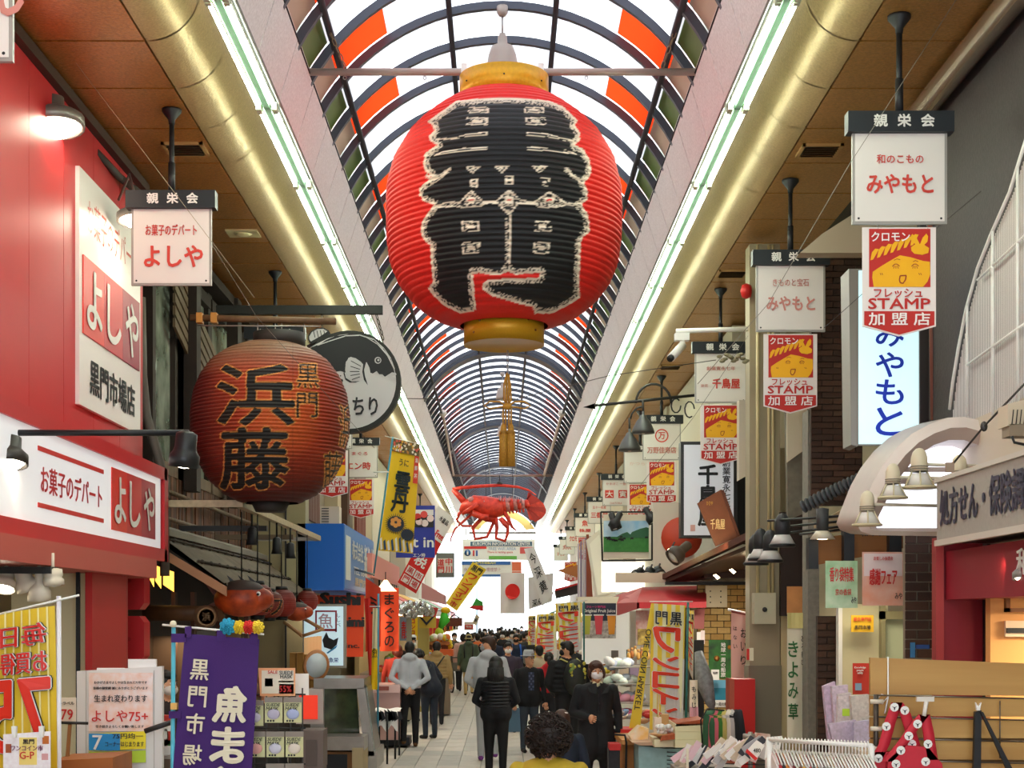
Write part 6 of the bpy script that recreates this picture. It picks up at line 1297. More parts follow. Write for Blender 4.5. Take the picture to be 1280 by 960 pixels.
# arched canopy
CA = mat('#b8a59c', .4, noise=.08, nscale=4); CB = mat('#d8cbc4', .35)
outer = [(1071, 655), (1076, 640), (1090, 605), (1103, 582), (1120, 560), (1140, 542), (1162, 530), (1185, 522), (1205, 521), (1228, 526), (1250, 537), (1272, 556), (1290, 580), (1290, 672), (1090, 669), (1076, 664)]
inner = [(1094, 655), (1100, 642), (1112, 618), (1124, 598), (1138, 580), (1152, 566), (1168, 556), (1186, 550), (1205, 550), (1222, 556), (1240, 568), (1256, 584), (1275, 600), (1275, 660), (1110, 660), (1096, 660)]
r = root('arched_canopy', 'pale arched canopy frame with glowing white inner panels', 'canopy', P(1180, 670, 11.4)); Ya = 11.4; n = len(outer)
b = MB(); a_ = [P(x, y, Ya) for x, y in outer]; i_ = [P(x, y, Ya) for x, y in inner]; mid = [(p+q)/2+Vector((0, -.06, 0)) for p, q in zip(a_, i_)]; bk = [p+Vector((.0, .7, .05)) for p in a_]; ib = [p+Vector((.05, .55, 0)) for p in i_]
for L1, L2, m_ in ((a_, mid, CB), (mid, i_, CA), (bk, a_, CA), (i_, ib, CA)): b.add(L1+L2, [(k, (k+1) % n, n+(k+1) % n, n+k) for k in range(n)], m_, True)
part('frame', b, r)
b = MB(); gp = [P(x, y, Ya+.42) for x, y in inner]; b.poly(gp, glow('#eef2ff', 1.1)); part('glow_panel', b, r)
b = MB()
for y in (587, 602): b.tube([P(1105 if y > 590 else 1125, y, Ya+.3), P(1275, y, Ya+.3)], .02, CB, 8)
b.tube([P(1130, 572, Ya+.3), P(1150, 556, Ya+.3), P(1180, 552, Ya+.3)], .02, CB, 6); part('cross_bar', b, r)
for k, (x, y, s_) in enumerate(((1084, 634, 1), (1116, 600, 1.0), (1149, 584, 1.15), (1199, 590, 1.05))):
    c = P(x, y, 10.9); q = lambda r_, h: (r_*s_, h*s_); Q('cream_guard_lamp', ('lowest cream guard lamp in front of the arched canopy', 'second cream guard lamp, middle of the canopy', 'largest cream guard lamp near the top of the canopy', 'cream guard lamp half hidden behind the prescription sign')[k], 'lamp', ('lamp_head', 'l', c, [q(.05, -.03), q(.052, .02), q(.05, .06), q(.04, .095), q(.02, .115), q(0, .12)], mat('#d8ccb0', .4), 18),
      *[('cooling_fin', 'l', c, [q(.055, -.03+.015*j), q(.058, -.025+.015*j), q(.05, -.022+.015*j)], mat('#8a8270', .4), 16) for j in range(3)], ('reflector', 'l', c, [q(.085, -.12), q(.05, -.04), q(0, -.04)], mat('#dcd8d0', .25), 18), *[('guard', 'w', [c+Vector((.052*s_*math.cos(a), .052*s_*math.sin(a), -.03*s_)), c+Vector((.105*s_*math.cos(a), .105*s_*math.sin(a), -.13*s_))], .006, mat('#cbbf9c', .5), 5) for a in np.linspace(.3, 5.6, 6)], ('guard', 'l', c, [q(.108, -.135), q(.108, -.12), q(.1, -.12)], mat('#cbbf9c', .5), 18), ('arm', 'w', [c+Vector((.04, 0, .02)), c+Vector((.75, .3, .03))], .012, mat('#cfc6b0', .5), 6), group='cream guard lamps')
Q('turnbuckle_stay', 'steel stay rod with hook and turnbuckle above the prescription sign', 'stay rod', ('rod', 't', [(1290, 470, 9.6), (1229, 534, 10.2), (1191, 580, 10.4)], .008, mat('#4c4a48', .4, .6), 6), ('hook', 'o', P(1230, 533, 10.2), (.025, .02, .035), mat('#4c4a48', .4, .6)), ('plate', 'f', 1183, 578, 1193, 590, 10.35, .03, mat('#a08a78', .5)))
Q('wall_flood', 'cream box flood lamp at the right edge above the canopy', 'lamp', ('housing', 'q', [(1260, 505), (1290, 497), (1290, 528), (1260, 532)], 9.8, .2, mat('#d0c0a8', .5)), ('grill', 'f', 1262, 530, 1290, 545, 9.8, .15, mat('#8c7c68', .5)), *[('grill', 't', [(1267+5*k, 512, 9.78), (1265+5*k, 530, 9.78)], .004, DARK, 4) for k in range(4)], ('bracket', 't', [(1265, 545, 9.8), (1268, 553, 9.8), (1282, 556, 9.8)], .01, DARK, 5))
# prescription sign
X = 2.95; r = root('prescription_sign', 'long grey side sign reading 処方せん・保険調剤', 'sign', (X, 9, 2.6)); b = MB(); y1, y0 = PX(1171, 600, X).y, 4.5
b.box((X, y0, 2.60), (X+.9, y1, 3.02), mat('#a9a39a', .5, noise=.1, nscale=30)); part('case', b, r); b = MB()
b.box((X-.015, y0, 3.01), (X+.02, y1+.01, 3.04), mat('#cfc8bc', .5)); b.box((X-.015, y0, 2.58), (X+.02, y1+.01, 2.62), mat('#cfc8bc', .5)); part('trim', b, r)
ya = PX(1177, 600, X).y; yb = PX(1279, 600, X).y; b = MB(); T(b, '処方せん・保険調', (X, (ya+yb)/2, 2.83), (ya-yb)*1.02, .24, mat('#3f3c50', .5), u=LU, bold=.04); T(b, '剤', (X, yb-.12, 2.83), .2, .24, mat('#3f3c50', .5), u=LU, bold=.04); part('lettering', b, r)
X = 3.05; r = root('red_shop_frame', 'dark red shop frame below the prescription sign', 'shop front', (X+.2, 8.5, 0)); b = MB(); RD2 = mat('#8f1a2c', .5); b.box((X, 4, 2.22), (X+.3, 10.45, 2.55), RD2); part('fascia', b, r)
b = MB(); fb(b, 1170, 672, 1235, 1010, 10.5, .1, mat('#861322', .5)); fb(b, 1170, 672, 1180, 1010, 10.45, .1, mat('#9a3030', .5)); fb(b, 1234, 672, 1238, 1010, 10.4, .1, BLK); part('pillar', b, r)
b = MB(); T(b, '和のこもの', (X, 8.45, 2.42), 1.1, .16, WHT, u=LU, bold=.03); part('lettering', b, r)
Q('orange_wall', 'warm lit peach wall with letter slot at the right edge', 'wall panel', ('wall', 'f', 1238, 700, 1310, 1000, 9.9, .1, mat('#e0a05c', .6)), ('frame', 'f', 1258, 712, 1263, 765, 9.8, .05, mat('#7a4a24', .5)), ('frame', 'f', 1258, 760, 1300, 765, 9.8, .05, mat('#7a4a24', .5)), ('slot', 'f', 1257, 776, 1300, 796, 9.85, .03, mat('#d6bfa0', .5)), ('slot', 'f', 1259, 785, 1300, 791, 9.83, .03, BLK))
area('stall_fill', (2.75, 19.0, 2.55), .5, 32, (1, .9, .75)); area('kimono_shop_fill', (3.9, 9.2, 2.2), .5, 30, (1, .8, .55)); area('door_fill', (3.3, 13.7, 2.35), .4, 4, (1, .9, .7)); spot('warm_wall_light', P(1262, 700, 9.2), P(1265, 800, 9.9), 12, (1, .72, .4), 1.6)  # stall, kimono shop and door area lights are unseen fill added for dim fronts
cone_lamp('edge_lamp', 'grey lamp shade cut by the right edge under the prescription sign', P(1281, 704, 9.0), (-.1, -.2, -1), .1, .03, .07, mat('#8c8780', .4), 3)
# pegboard with bags
WB = mat('#c49a58', .5, noise=.18, nscale=7, kind='woodx', h2='#a87c40'); Yw = 8.3
r = root('slat_board', 'light oak slatted display board in the right foreground', 'display board', P(1190, 1200, Yw)); b = MB(); fq(b, [(1088, 822), (1300, 830), (1300, 870), (1088, 868)], Yw, .03, WB); part('plank', b, r)
for k in range(5): b = MB(); y = 870+k*27; fq(b, [(1088, y), (1300, y+3), (1300, y+26), (1088, y+25)], Yw, .03, WB); part('plank', b, r)
b = MB(); fb(b, 1088, 1000, 1096, 1250, Yw, .05, WB); fb(b, 1270, 1000, 1278, 1250, Yw, .05, WB); fb(b, 1088, 900, 1300, 1010, Yw+.031, .01, mat('#7a5a30', .6)); part('leg', b, r)
b = MB(); GM = mat('#6f665a', .35, .7)
for k in range(4): y = 869+k*27; b.tube([P(1095, y, Yw-.05), P(1300, y+4.5, Yw-.05)], .005, GM, 5)
b.tube([P(1095, 868, Yw-.07), P(1095, 980, Yw-.07)], .014, mat('#4c443c', .4, .4), 6); b.tube([P(1250, 876, Yw-.04), P(1250, 948, Yw-.04)], .004, GM, 5); part('wire_rack', b, r)
b = MB()
for y in (877, 911, 936): b.tube([P(1088, y, Yw-.08), P(1104, y, Yw-.08)], .013, mat('#d2c8b4', .4), 8)
part('clamp', b, r); b = MB(); b.tube([P(1110, 821, Yw-.01), P(1110, 872, Yw-.03), P(1106, 892, Yw-.05)], .005, WHT, 4); b.tube([P(1098, 872, Yw-.03), P(1102, 868, Yw-.03), P(1111, 870, Yw-.03), P(1102, 880, Yw-.03)], .004, WHT, 4); part('cord', b, r)
BR_ = mat('#c8283a', .65, noise=.15, nscale=14)
def strap(b, pts, w, Y): 
    L = [P(x-w/2, y, Y) for x, y in pts]; R_ = [P(x+w/2, y, Y) for x, y in pts]; n_ = len(pts); vs = L+R_+[p+Vector((0, .02, 0)) for p in L]+[p+Vector((0, .02, 0)) for p in R_]
    b.add(vs, [(i, i+n_, i+n_+1, i+1) for i in range(n_-1)]+[(i, i+1, i+1+2*n_, i+2*n_) for i in range(n_-1)]+[(i+n_, i+3*n_, i+1+3*n_, i+1+n_) for i in range(n_-1)], BR_, True)
for k, (ss, body, hook) in enumerate(((([(1096, 950), (1106, 930), (1114, 900), (1122, 878)], [(1122, 878), (1132, 892), (1142, 925), (1150, 950)]), [(1082, 962), (1094, 940), (1150, 940), (1158, 962), (1160, 1010), (1080, 1010)], (1122, 870)), (([(1110, 952), (1128, 930), (1146, 905), (1156, 893)], [(1156, 893), (1161, 915), (1166, 950)]), [(1110, 950), (1130, 932), (1160, 934), (1178, 955), (1182, 1010), (1108, 1010)], (1155, 884)))):
    r = root('tote_bag', ('red patterned tote bag on the board, hooked higher', 'red patterned tote bag hanging from the clear clip')[k], 'bag', P(body[0][0]+30, 1010, Yw-.15), 'red patterned bags on the slat board'); Y_ = Yw-.14-.05*k
    b = MB()
    for q in ss: strap(b, q, 13, Y_)
    part('strap', b, r); b = MB(); fq(b, body, Y_, .05, BR_); part('bag_body', b, r)
    b = MB(); random.seed(k)
    for x, y in ([(1118, 884), (1131, 888), (1108, 908), (1140, 930), (1098, 948)] if k == 0 else [(1136, 920), (1126, 938), (1160, 930), (1157, 952), (1120, 955), (1147, 905)]):
        c = P(x, y, Y_-.006); b.disc(c, .024, WHT, 10); b.poly([c+Vector((a_*.02, -.003, c_*.02)) for a_, c_ in ((-.8, .3), (0, .0), (.8, .3), (.2, -.15), (.1, -.8), (-.1, -.8), (-.2, -.15))], BLK)
    part('printed_bird', b, r)
Q('clear_clip', 'clear plastic clip hook holding the second red bag', 'clip', ('', 'f', 1146, 871, 1168, 877, Yw-.2, .02, mat('#d8d2c8', .1, spec=.8)), ('', 't', [(1158, 877, Yw-.2), (1155, 895, Yw-.2)], .012, mat('#e2ddd4', .1), 6))
Q('black_strap_bag', 'black folded umbrella strap hanging from a white clip', 'strap', ('strap', 'q', [(1219, 890), (1227, 888), (1226, 1010), (1216, 1010)], Yw-.12, .03, BLK), ('strap', 'q', [(1226, 890), (1229, 890), (1268, 965), (1260, 965)], Yw-.14, .02, BLK), ('clip', 'q', [(1220, 878), (1223, 884), (1227, 878), (1225, 888), (1221, 888)], Yw-.15, .02, WHT))
# clothes rail
r = root('clothes_rail', 'white rail with rows of white hangers in the right foreground', 'rail', P(1020, 1215, 8.6)); b = MB(); b.tube([P(962, 925, 8.9), P(1090, 932, 8.0)], .012, WHT, 8); 
for x, Y in ((962, 8.9), (1090, 8.0)): b.tube([P(x, 925 if x < 1000 else 932, Y), (P(x, 0, Y).x, Y, 0)], .014, WHT, 8)
part('rail', b, r)
random.seed(11); cols = ['#e5dcd8', '#c23b40', '#2a2a2e', '#d98a3a', '#e7c9c4', '#7a2a2e', '#d9d4c4', '#8a5a3a', '#e0b24a']
hm = MB(); hm.tube([(0, 0, -.05), (.0, .0, 0), (.0, .02, .02), (0, .035, .005)], .004, WHT, 4); hm.tube([(0, -.0, -.05), (0, .2, -.12), (0, -.2, -.12), (0, 0, -.05)], .006, WHT, 4); hm = mesh_of(hm, 'hanger', (0, 0, 0))
for k in range(30):
    t = k/29; p = P(966+120*t, 926+6*t, 8.9-.9*t); hl = ('white hanger with %s cloth on the foreground clothes rail' % ('pale', 'red', 'black', 'orange', 'pink', 'maroon', 'beige', 'brown', 'yellow')[k % 9])
    q = root('hanging_garment', hl, 'garment', p, 'garments on the foreground rail, %s' % ('pale', 'red', 'black', 'orange', 'pink', 'maroon', 'beige', 'brown', 'yellow')[k % 9], True); inst('hanger', hm, q).location = (0, 0, 0)
    c_ = mat(cols[k % 9], .7); b = MB(); b.slab([(-.012, -.19, -.13), (-.012, 0, -.07), (-.012, .19, -.13), (-.012, .21, -.7), (-.012, -.21, -.7)], (.024, 0, 0), c_); part('cloth', b, q)
# fans and socks bundles
for k, (pts, c_) in enumerate((([(1029, 858), (1044, 852), (1054, 930), (1036, 930)], '#dcc3da'), ([(1040, 858), (1060, 856), (1062, 930), (1044, 930)], '#e6d3e2'), ([(1048, 868), (1064, 866), (1066, 920), (1046, 920)], '#ecdfe2'), ([(1064, 870), (1086, 868), (1087, 905), (1066, 905)], '#e3ddd4'), ([(1036, 905), (1070, 900), (1072, 930), (1042, 930)], '#cdbfd8'), ([(1068, 903), (1088, 900), (1088, 928), (1068, 930)], '#c9c3e0'))):
    b = MB(); fq(b, pts, 11.2-.1*k, .06, mat(c_, .6, noise=.3, nscale=50)); single('wrapped_towel', ('tall lilac patterned towel in the bundle by the pegboard', 'pink towel standing behind the lilac ones', 'pale pink towel with green price tag', 'cream lace packet beside the pegboard', 'violet patterned bundle at the bottom', 'blue violet lace bundle next to the pegboard')[k], 'towel', b, 'towels stacked by the door')
Q('price_sticker', 'bright green sticker on the pale pink towel', 'sticker', ('', 'f', 1053, 886, 1062, 895, 10.88, .005, mat('#b6dc3c', .5)))
Q('towel_stand', 'beige stand under the towels by the door', 'stand', ('', 'b', (2.45, 10.4, 0), (3.0, 11.4, HC-(930-VY)/S(11)), mat('#b8ab94', .6)))
# ワンコイン banners
def pwc(b, W, sd=True):
    for k in range(4): UR(b, W, .08+k*.25, 0, .2+k*.25, 1, mat('#e8e3b4', .6))
    UR(b, W, .45, .42, 1, 1, mat('#cfcac6', .6), .002)
    for ch, u in (('門', .3), ('黒', .72)): UT(b, W, ch, u, .11, .34, .1, WHT, .05, True, .004); UT(b, W, ch, u, .11, .34, .1, BLK, .03, True, .009)
    O = mat('#e8452a', .6)
    for ch, v, h in (('ワ', .28, .2), ('ン', .46, .11), ('コ', .6, .13), ('イ', .73, .12), ('ン', .86, .1)): UT(b, W, ch, .46, v, .74, h*.92, WHT, .105, True, .005); UT(b, W, ch, .46, v, .74, h*.92, O, .07, True, .011)
YB = mat('#efcf3a', .6)
def wan(lab, quad, Y, pole=None, strip=True, prints=pwc):
    r = nobori(lab, quad, Y, YB, prints, pole, mat('#2f6f6a', .4), grp='yellow one coin banners')
    if strip:
        tl, bl = quad[0], quad[3]; b = MB(); fq(b, [tl, (tl[0]+3, tl[1]), (bl[0]-12, bl[1]), (bl[0]-26, bl[1])], Y-.05, .01, YB)
        u = (P(bl[0]-19, bl[1], Y)-P(tl[0]+1, tl[1]+10, Y)).normalized(); v = Vector((-u.z, 0, u.x)); k = S(Y); T(b, 'ONE COIN MARKET', P((tl[0]+bl[0])/2-9.5, (tl[1]+bl[1])/2+4, Y-.06), 100/k*(bl[1]-tl[1])/155, 7/k, BLK, u=-u, v=-v if 0 else Vector((u.z, 0, -u.x)), bold=.02, mirror=True); part('side_strip', b, r)
    return r
wan('largest yellow one coin banner on a green pole, mirrored lettering', ((814, 754), (857, 757), (853, 916), (812, 912)), 17.2, (((860, 753), (856, 985)), ((812, 752), (866, 752))))
wan('yellow one coin banner hidden behind the green pole', ((858, 763), (868, 763), (866, 850), (858, 830)), 18.4, None, False)
wan('second yellow one coin banner left of the fruit juice poster', ((694, 754), (727, 753), (727, 812), (700, 820)), 24, (((730, 752), (730, 880)), ((688, 756), (734, 750))), False)
wan('third yellow one coin banner behind the head with short black hair', ((671, 768), (696, 766), (696, 822), (668, 824)), 30, None, False)
wan('smallest yellow one coin banner, nearest the Japanese flag', ((660, 770), (670, 769), (670, 806), (660, 806)), 37, None, False)
def pw2(b, W):
    UT(b, W, '黒門', .5, .1, .7, .12, BLK, .03, out=.003)
    for ch, v in (('ワ', .27), ('ン', .42), ('コ', .56), ('イ', .68), ('ン', .78)): UT(b, W, ch, .5, v, .6, .12, mat('#e8452a', .6), .04, out=.004)
    UT(b, W, '市', .5, .92, .5, .1, RR, .04, out=.004)
nobori('tilted yellow banner reading 黒門ワンコイン市 on the left of the street', ((591, 702), (608, 712), (571, 764), (557, 754)), 40, YB, pw2, wave=.03)
Q('juice_poster', 'navy poster of three fruit juice cups reading Original Fruit Juice', 'poster', ('sheet', 'f', 728, 754, 770, 798, 24.5, .02, mat('#2b3648', .5)), ('table', 'f', 728, 776, 770, 798, 24.49, .005, mat('#8a807a', .5, noise=.5, nscale=20, h2='#d8d0c8')),
  ('lettering', 'T', 'Original Fruit Juice', 749, 764, 24.49, 40, 5, WHT, .04), ('lettering', 'T', 'フルーツ専門店', 745, 758.5, 24.49, 24, 3, mat('#e83a8a', .5), .02),
  *[('cup', 'q', [(x-5, 769), (x+6, 769), (x+4, 793), (x-3, 793)], 24.48, .005, mat(c, .4)) for x, c in ((733, '#b8b83a'), (748, '#d8404a'), (764, '#ec9a1e'))], *[('cup_rim', 'f', x-6, 768, x+7, 769.5, 24.475, .005, WHT) for x in (733, 748, 764)])
# souvenir stall goods
random.seed(21)
def box3(x0, y0, x1, y1, Y, d, m, lab, name='box', cat='box', grp=None, ext=()): return Q(name, lab, cat, ('', 'f', x0, y0, x1, y1, Y, d, m), *ext, group=grp)
LB3 = mat('#9cc0c4', .6, noise=.2, nscale=12)
Q('display_table', 'pale blue painted stall table under the souvenir boxes', 'table', ('body', 'q', [(798, 932), (832, 936), (860, 936), (860, 1000), (800, 1000)], 15.4, 1.0, LB3), ('top', 'q', [(790, 928), (800, 932), (870, 932), (880, 926)], 15.3, 1.2, mat('#c2a084', .6)), ('leg', 'f', 803, 990, 812, 1030, 15.6, .1, LB3))
Q('wooden_table', 'orange brown wooden table left of the pale blue one', 'table', ('body', 'f', 779, 930, 803, 1025, 16.0, .8, mat('#c07c3a', .6, noise=.15, nscale=8)), ('top', 'f', 777, 925, 808, 931, 15.9, 1.0, mat('#cf9350', .5)))
Q('red_box', 'bright red crate behind the wooden table', 'crate', ('', 'f', 776, 912, 796, 990, 16.9, .5, mat('#cf2420', .5)))
for k in range(3): box3(844, 905+10*k, 882, 914.5+10*k, 15.0-.02*k, .6, mat('#ddd6ae', .6), ('cream souvenir box on top of the stack by the green pole', 'middle cream souvenir box of the stack', 'lowest cream souvenir box of the stack')[k], 'souvenir_box', 'box', 'cream souvenir boxes')
box3(818, 924, 846, 934, 15.1, .5, mat('#e3d9b6', .6), 'low cream tray box in front of the stack', 'souvenir_box')
Q('sweets_tray', 'open tray of reddish sweets on the cream boxes', 'tray', ('', 'q', [(846, 904), (880, 899), (882, 906), (844, 908)], 15.0, .5, mat('#b8572c', .6, noise=.4, nscale=30)))
Q('sweets_tray', 'small tray of reddish sweets left of the cream stack', 'tray', ('', 'q', [(828, 920), (844, 917), (844, 924), (826, 926)], 15.0, .4, mat('#b8572c', .6, noise=.4, nscale=30)))
Q('wicker_tray', 'round wooden tray heaped with clear cellophane packets', 'tray', ('', 'l', P(833, 921, 15.2), [(.1, 0), (.17, .03), (.165, .035), (0, .03)], mat('#c29158', .6), 20), *[('', 'o', P(833+random.uniform(-11, 11), 913+random.uniform(-5, 4), 15.2+random.uniform(-.08, .08)), (.035, .03, .028), mat('#dcdad8', .2), 7, 5) for _ in range(22)])
Q('paper_bag', 'tall cream paper bag standing behind the tray', 'bag', ('', 'f', 818, 897, 827, 924, 15.5, .1, mat('#ead9c6', .6)), ('', 'f', 822, 868, 824, 897, 15.5, .02, mat('#d2b98a', .6)))
Q('paper_bag', 'second paper bag beside the cream one, brown', 'bag', ('', 'f', 826, 893, 836, 915, 15.7, .1, mat('#c89c64', .6)))
Q('yellow_pack', 'yellow and white wrapped pack on the wooden table', 'package', ('', 'q', [(787, 920), (800, 908), (811, 911), (810, 924), (790, 926)], 15.6, .3, mat('#f0b428', .4, noise=.3, nscale=6, h2='#efe6d8')))
for k in range(14):
    x, y = 766+random.uniform(0, 48), 893+random.uniform(-4, 12); c_ = ('white', 'pink', 'grey', 'red', 'blue', 'tan', 'cream')[k % 7]; hx_ = dict(white='#ece8e4', pink='#e58fae', grey='#a8a4a8', red='#c0332c', blue='#7a9ac4', tan='#c09468', cream='#eadcc0')[c_]
    b = MB(); b.ball(P(x, y, 17.5+.05*k), (.06, .05, .035), mat(hx_, .6), 8, 5, rot=Matrix.Rotation(random.uniform(-.6, .6), 3, 'Y')); single('souvenir_item', '%s small souvenir heaped on the stall near the masked woman' % c_, 'souvenir', b, '%s souvenirs on the stall' % c_)
for k, (y, c_, w) in enumerate(((830, '#e3e6e0', 26), (850, '#d9e6dc', 34), (872, '#e8a2b8', 44), (890, '#dfa7b4', 50))):
    b = MB(); 
    for j in range(7): x = 762+w*j/7; b.ball(P(x, y+random.uniform(-3, 3), 19.4-k*.3+random.uniform(-.1, .1)), (.09, .1, .06), mat(random.choice([c_, '#e8e6e2', '#b9c4d8', '#cfe3cf' if k < 2 else '#e87aa0']), .7), 8, 5, rot=Matrix.Rotation(random.uniform(-.7, .7), 3, 'Y'))
    single('folded_cloths', ('pale folded cloths on the top tier of the stall', 'mint and white cloths on the second tier', 'pink cloths on the third tier of the stall', 'rose coloured cloths on the lowest tier')[k], 'cloth pile', b)['kind'] = 'thing'
Q('tier_shelf', 'wire tier shelf carrying folded cloths at the stall', 'shelf', *[('', 'b', (P(760, 0, 19.3-k*.3).x, 19.0-k*.3, HC-(y-VY)/S(19.3-k*.3)), (P(812, 0, 19.3-k*.3).x, 19.9-k*.3, HC-(y-VY)/S(19.3-k*.3)+.012), STEEL) for k, y in enumerate((834, 855, 878, 897))], *[('', 'b', (x, 19.5, 0), (x+.03, 19.53, 1.45), STEEL) for x in (1.45, 1.95)])
for k, (x0, y0, x1, y1, Y, c_) in enumerate(((768, 826, 783, 838, 20.5, '#9a948e'), (773, 828, 788, 852, 20.3, '#cfc8c0'), (786, 830, 800, 858, 20.1, '#6d6a6c'), (783, 812, 789, 828, 20.6, '#3e4644'), (765, 825, 771, 845, 20.4, '#bfa48a'))):
    Q('picture_stand', ('small grey picture frame on the stall', 'white framed mirror on the stall', 'dark grey picture board on the stall', 'dark phone case stand near the awning post', 'brown picture frame next to the masked woman')[k], 'frame', ('', 'f', x0, y0, x1, y1, Y, .02, mat(c_, .5)), ('inner', 'f', x0+1.5, y0+1.5, x1-1.5, y1-3, Y-.01, .01, mat(('#5b5048', '#b0a08c', '#8a7890', '#c9d4d0', '#8a5c4a')[k], .5)))
Q('figurine_row', 'row of small golden figurines at the awning post', 'figurines', *[('', 'o', P(786+4*k, 820-2*(k % 3), 20.2), (.03, .03, .055), mat(('#d8a85c', '#b8743a', '#e2c488')[k % 3], .6), 7, 5) for k in range(7)], *[('', 'o', P(786+4*k, 813-2*(k % 3), 20.2), .022, mat('#c99a5c', .6), 6, 4) for k in range(7)])
Q('photo_board', 'board of small snack photos under the awning', 'poster', ('board', 'f', 795, 763, 812, 807, 20.9, .02, mat('#b85a50', .6, noise=.6, nscale=7, h2='#e6ddd4')), ('lower_rows', 'f', 797, 786, 811, 806, 20.88, .01, mat('#6a4a2a', .6, noise=.7, nscale=12, h2='#e8cf6a')))
# scarves, belts, socks
for k, (x, c_) in enumerate(((886, '#3c6a4a'), (890, '#d96a7a'), (895, '#3f7a34'), (900, '#c9b86a'), (906, '#e8dccf'), (910, '#c9c2c0'), (915, '#1f2024'), (920, '#24262e'))):
    b = MB(); b.tube([P(x-3, 935, 14.6), P(x-3, 905, 14.6), P(x-1, 892, 14.5), P(x+3, 890, 14.5), P(x+5, 902, 14.55), P(x+5+(k > 5)*4, 935, 14.6)], .04, mat(c_, .75), 7); single('hanging_scarf', ('dark green', 'rose', 'leaf green', 'gold', 'ivory', 'grey', 'black', 'navy')[k]+' scarf looped over the rack before the red cabinet', 'scarf', b, 'scarves on the rack')
Q('scarf_rack', 'thin dark rack frame holding the looped scarves', 'rack', ('', 't', [(878, 930, 14.4), (876, 900, 14.4), (884, 886, 14.4), (925, 890, 14.6)], .008, BLK, 5), ('', 'w', [P(925, 890, 14.6), (P(925, 0, 14.6).x, 14.6, 0)], .01, BLK, 5), ('', 'w', [P(878, 930, 14.4), (P(878, 0, 14.4).x, 14.4, 0)], .01, BLK, 5))
nobori('narrow cream paper banner with pink base in front of the black cloth', ((862, 850), (872, 850), (873, 906), (862, 906)), 16.0, mat('#ecdcc4', .6), lambda b, W: [UR(b, W, 0, .6, 1, 1, mat('#d59aa4', .6))]+[UT(b, W, c, .5, .2+.18*i, .5, .12, BLK, .02) for i, c in enumerate('もみじ')])
Q('grey_fish_kite', 'long grey fish shaped cloth hanging slantwise beside the bricks', 'fish windsock', ('', 'w', [P(873, 815, 17.5), P(880, 850, 17.4), P(888, 878, 17.3), P(891, 888, 17.3)], [.05, .11, .06, .02], mat('#8c8c8e', .6, noise=.4, nscale=25), 10))
Q('dark_cloth', 'black cloth hanging behind the green banner pole', 'cloth', ('', 'f', 862, 800, 880, 905, 18.8, .05, BLK))
# pile of rolled socks / leaflets bottom centre right
random.seed(5)
for k in range(40):
    t = k/40; x = 846+110*t+random.uniform(-6, 6); y = 948-24*t*(1-.2*t)+random.uniform(-8, 16)*(1 if k % 2 else .6); c_ = random.choice((('ivory', '#ebe4dc'), ('pale pink', '#e9c3cb'), ('grey', '#b7b3b4'), ('white', '#f2efec'), ('charcoal', '#3a3c44'), ('beige', '#d9c6ac')))
    b = MB(); a = P(x, y, 12.4-1.6*t); d = Vector((random.uniform(.03, .1), random.uniform(-.05, .05), random.uniform(.05, .11))); b.cbox(a, (.05, .02, .16), mat(c_[1], .6), Matrix.Rotation(random.uniform(.4, 1.0), 3, 'Y')); single('sock_pair', '%s folded sock pair heaped in the wire basket' % c_[0], 'socks', b, '%s sock pairs in the basket' % c_[0])
Q('wire_basket', 'dark wire basket holding the heap of socks', 'basket', *[('', 't', [(834, 940+5*k, 12.6), (885, 944+5*k, 12.2), (960, 946+5*k, 11.0)], .006, DARK, 4) for k in range(5)], ('', 'b', (1.38, 10.8, 0), (1.9, 12.5, HC-(962-VY)/S(12)), mat('#8a8178', .6)), ('', 'f', 858, 936, 861, 975, 11.9, .02, CREAM))
Q('price_card', 'red and white price card on the sock basket', 'card', ('card', 'q', [(932, 940), (946, 925), (956, 932), (944, 951)], 10.6, .01, WHT), ('edge', 'q', [(932, 940), (934, 936), (947, 948), (944, 951)], 10.59, .01, RED), ('lettering', 'T', '480', 946, 938, 10.59, 9, 5, BB, .03))
Q('price_card', 'white price card with a red 8 at the sock basket, right', 'card', ('card', 'q', [(958, 922), (978, 920), (972, 953), (956, 950)], 9.6, .01, WHT), ('lettering', 'T', '8', 966, 942, 9.59, 5, 8, RR, .03), ('lettering', 'T', '半額セール', 967, 929, 9.59, 14, 4, BB, .03))
Q('tube_rack', 'grey steel tube joint of a display rack near the red cabinet', 'rack', ('', 't', [(929, 921, 11.5), (948, 921, 11.5)], .025, STEEL, 8), ('', 't', [(938, 915, 11.5), (938, 1030, 11.5)], .018, STEEL, 8), ('', 't', [(931, 925, 11.5), (931, 940, 11.5)], .012, WHT, 6))
Q('photo_packs', 'glossy orange packets hanging at the rack', 'packets', ('', 'q', [(944, 916), (963, 918), (962, 934), (946, 930)], 11.2, .03, mat('#b5532c', .4, noise=.6, nscale=20, h2='#e8e0d4')))
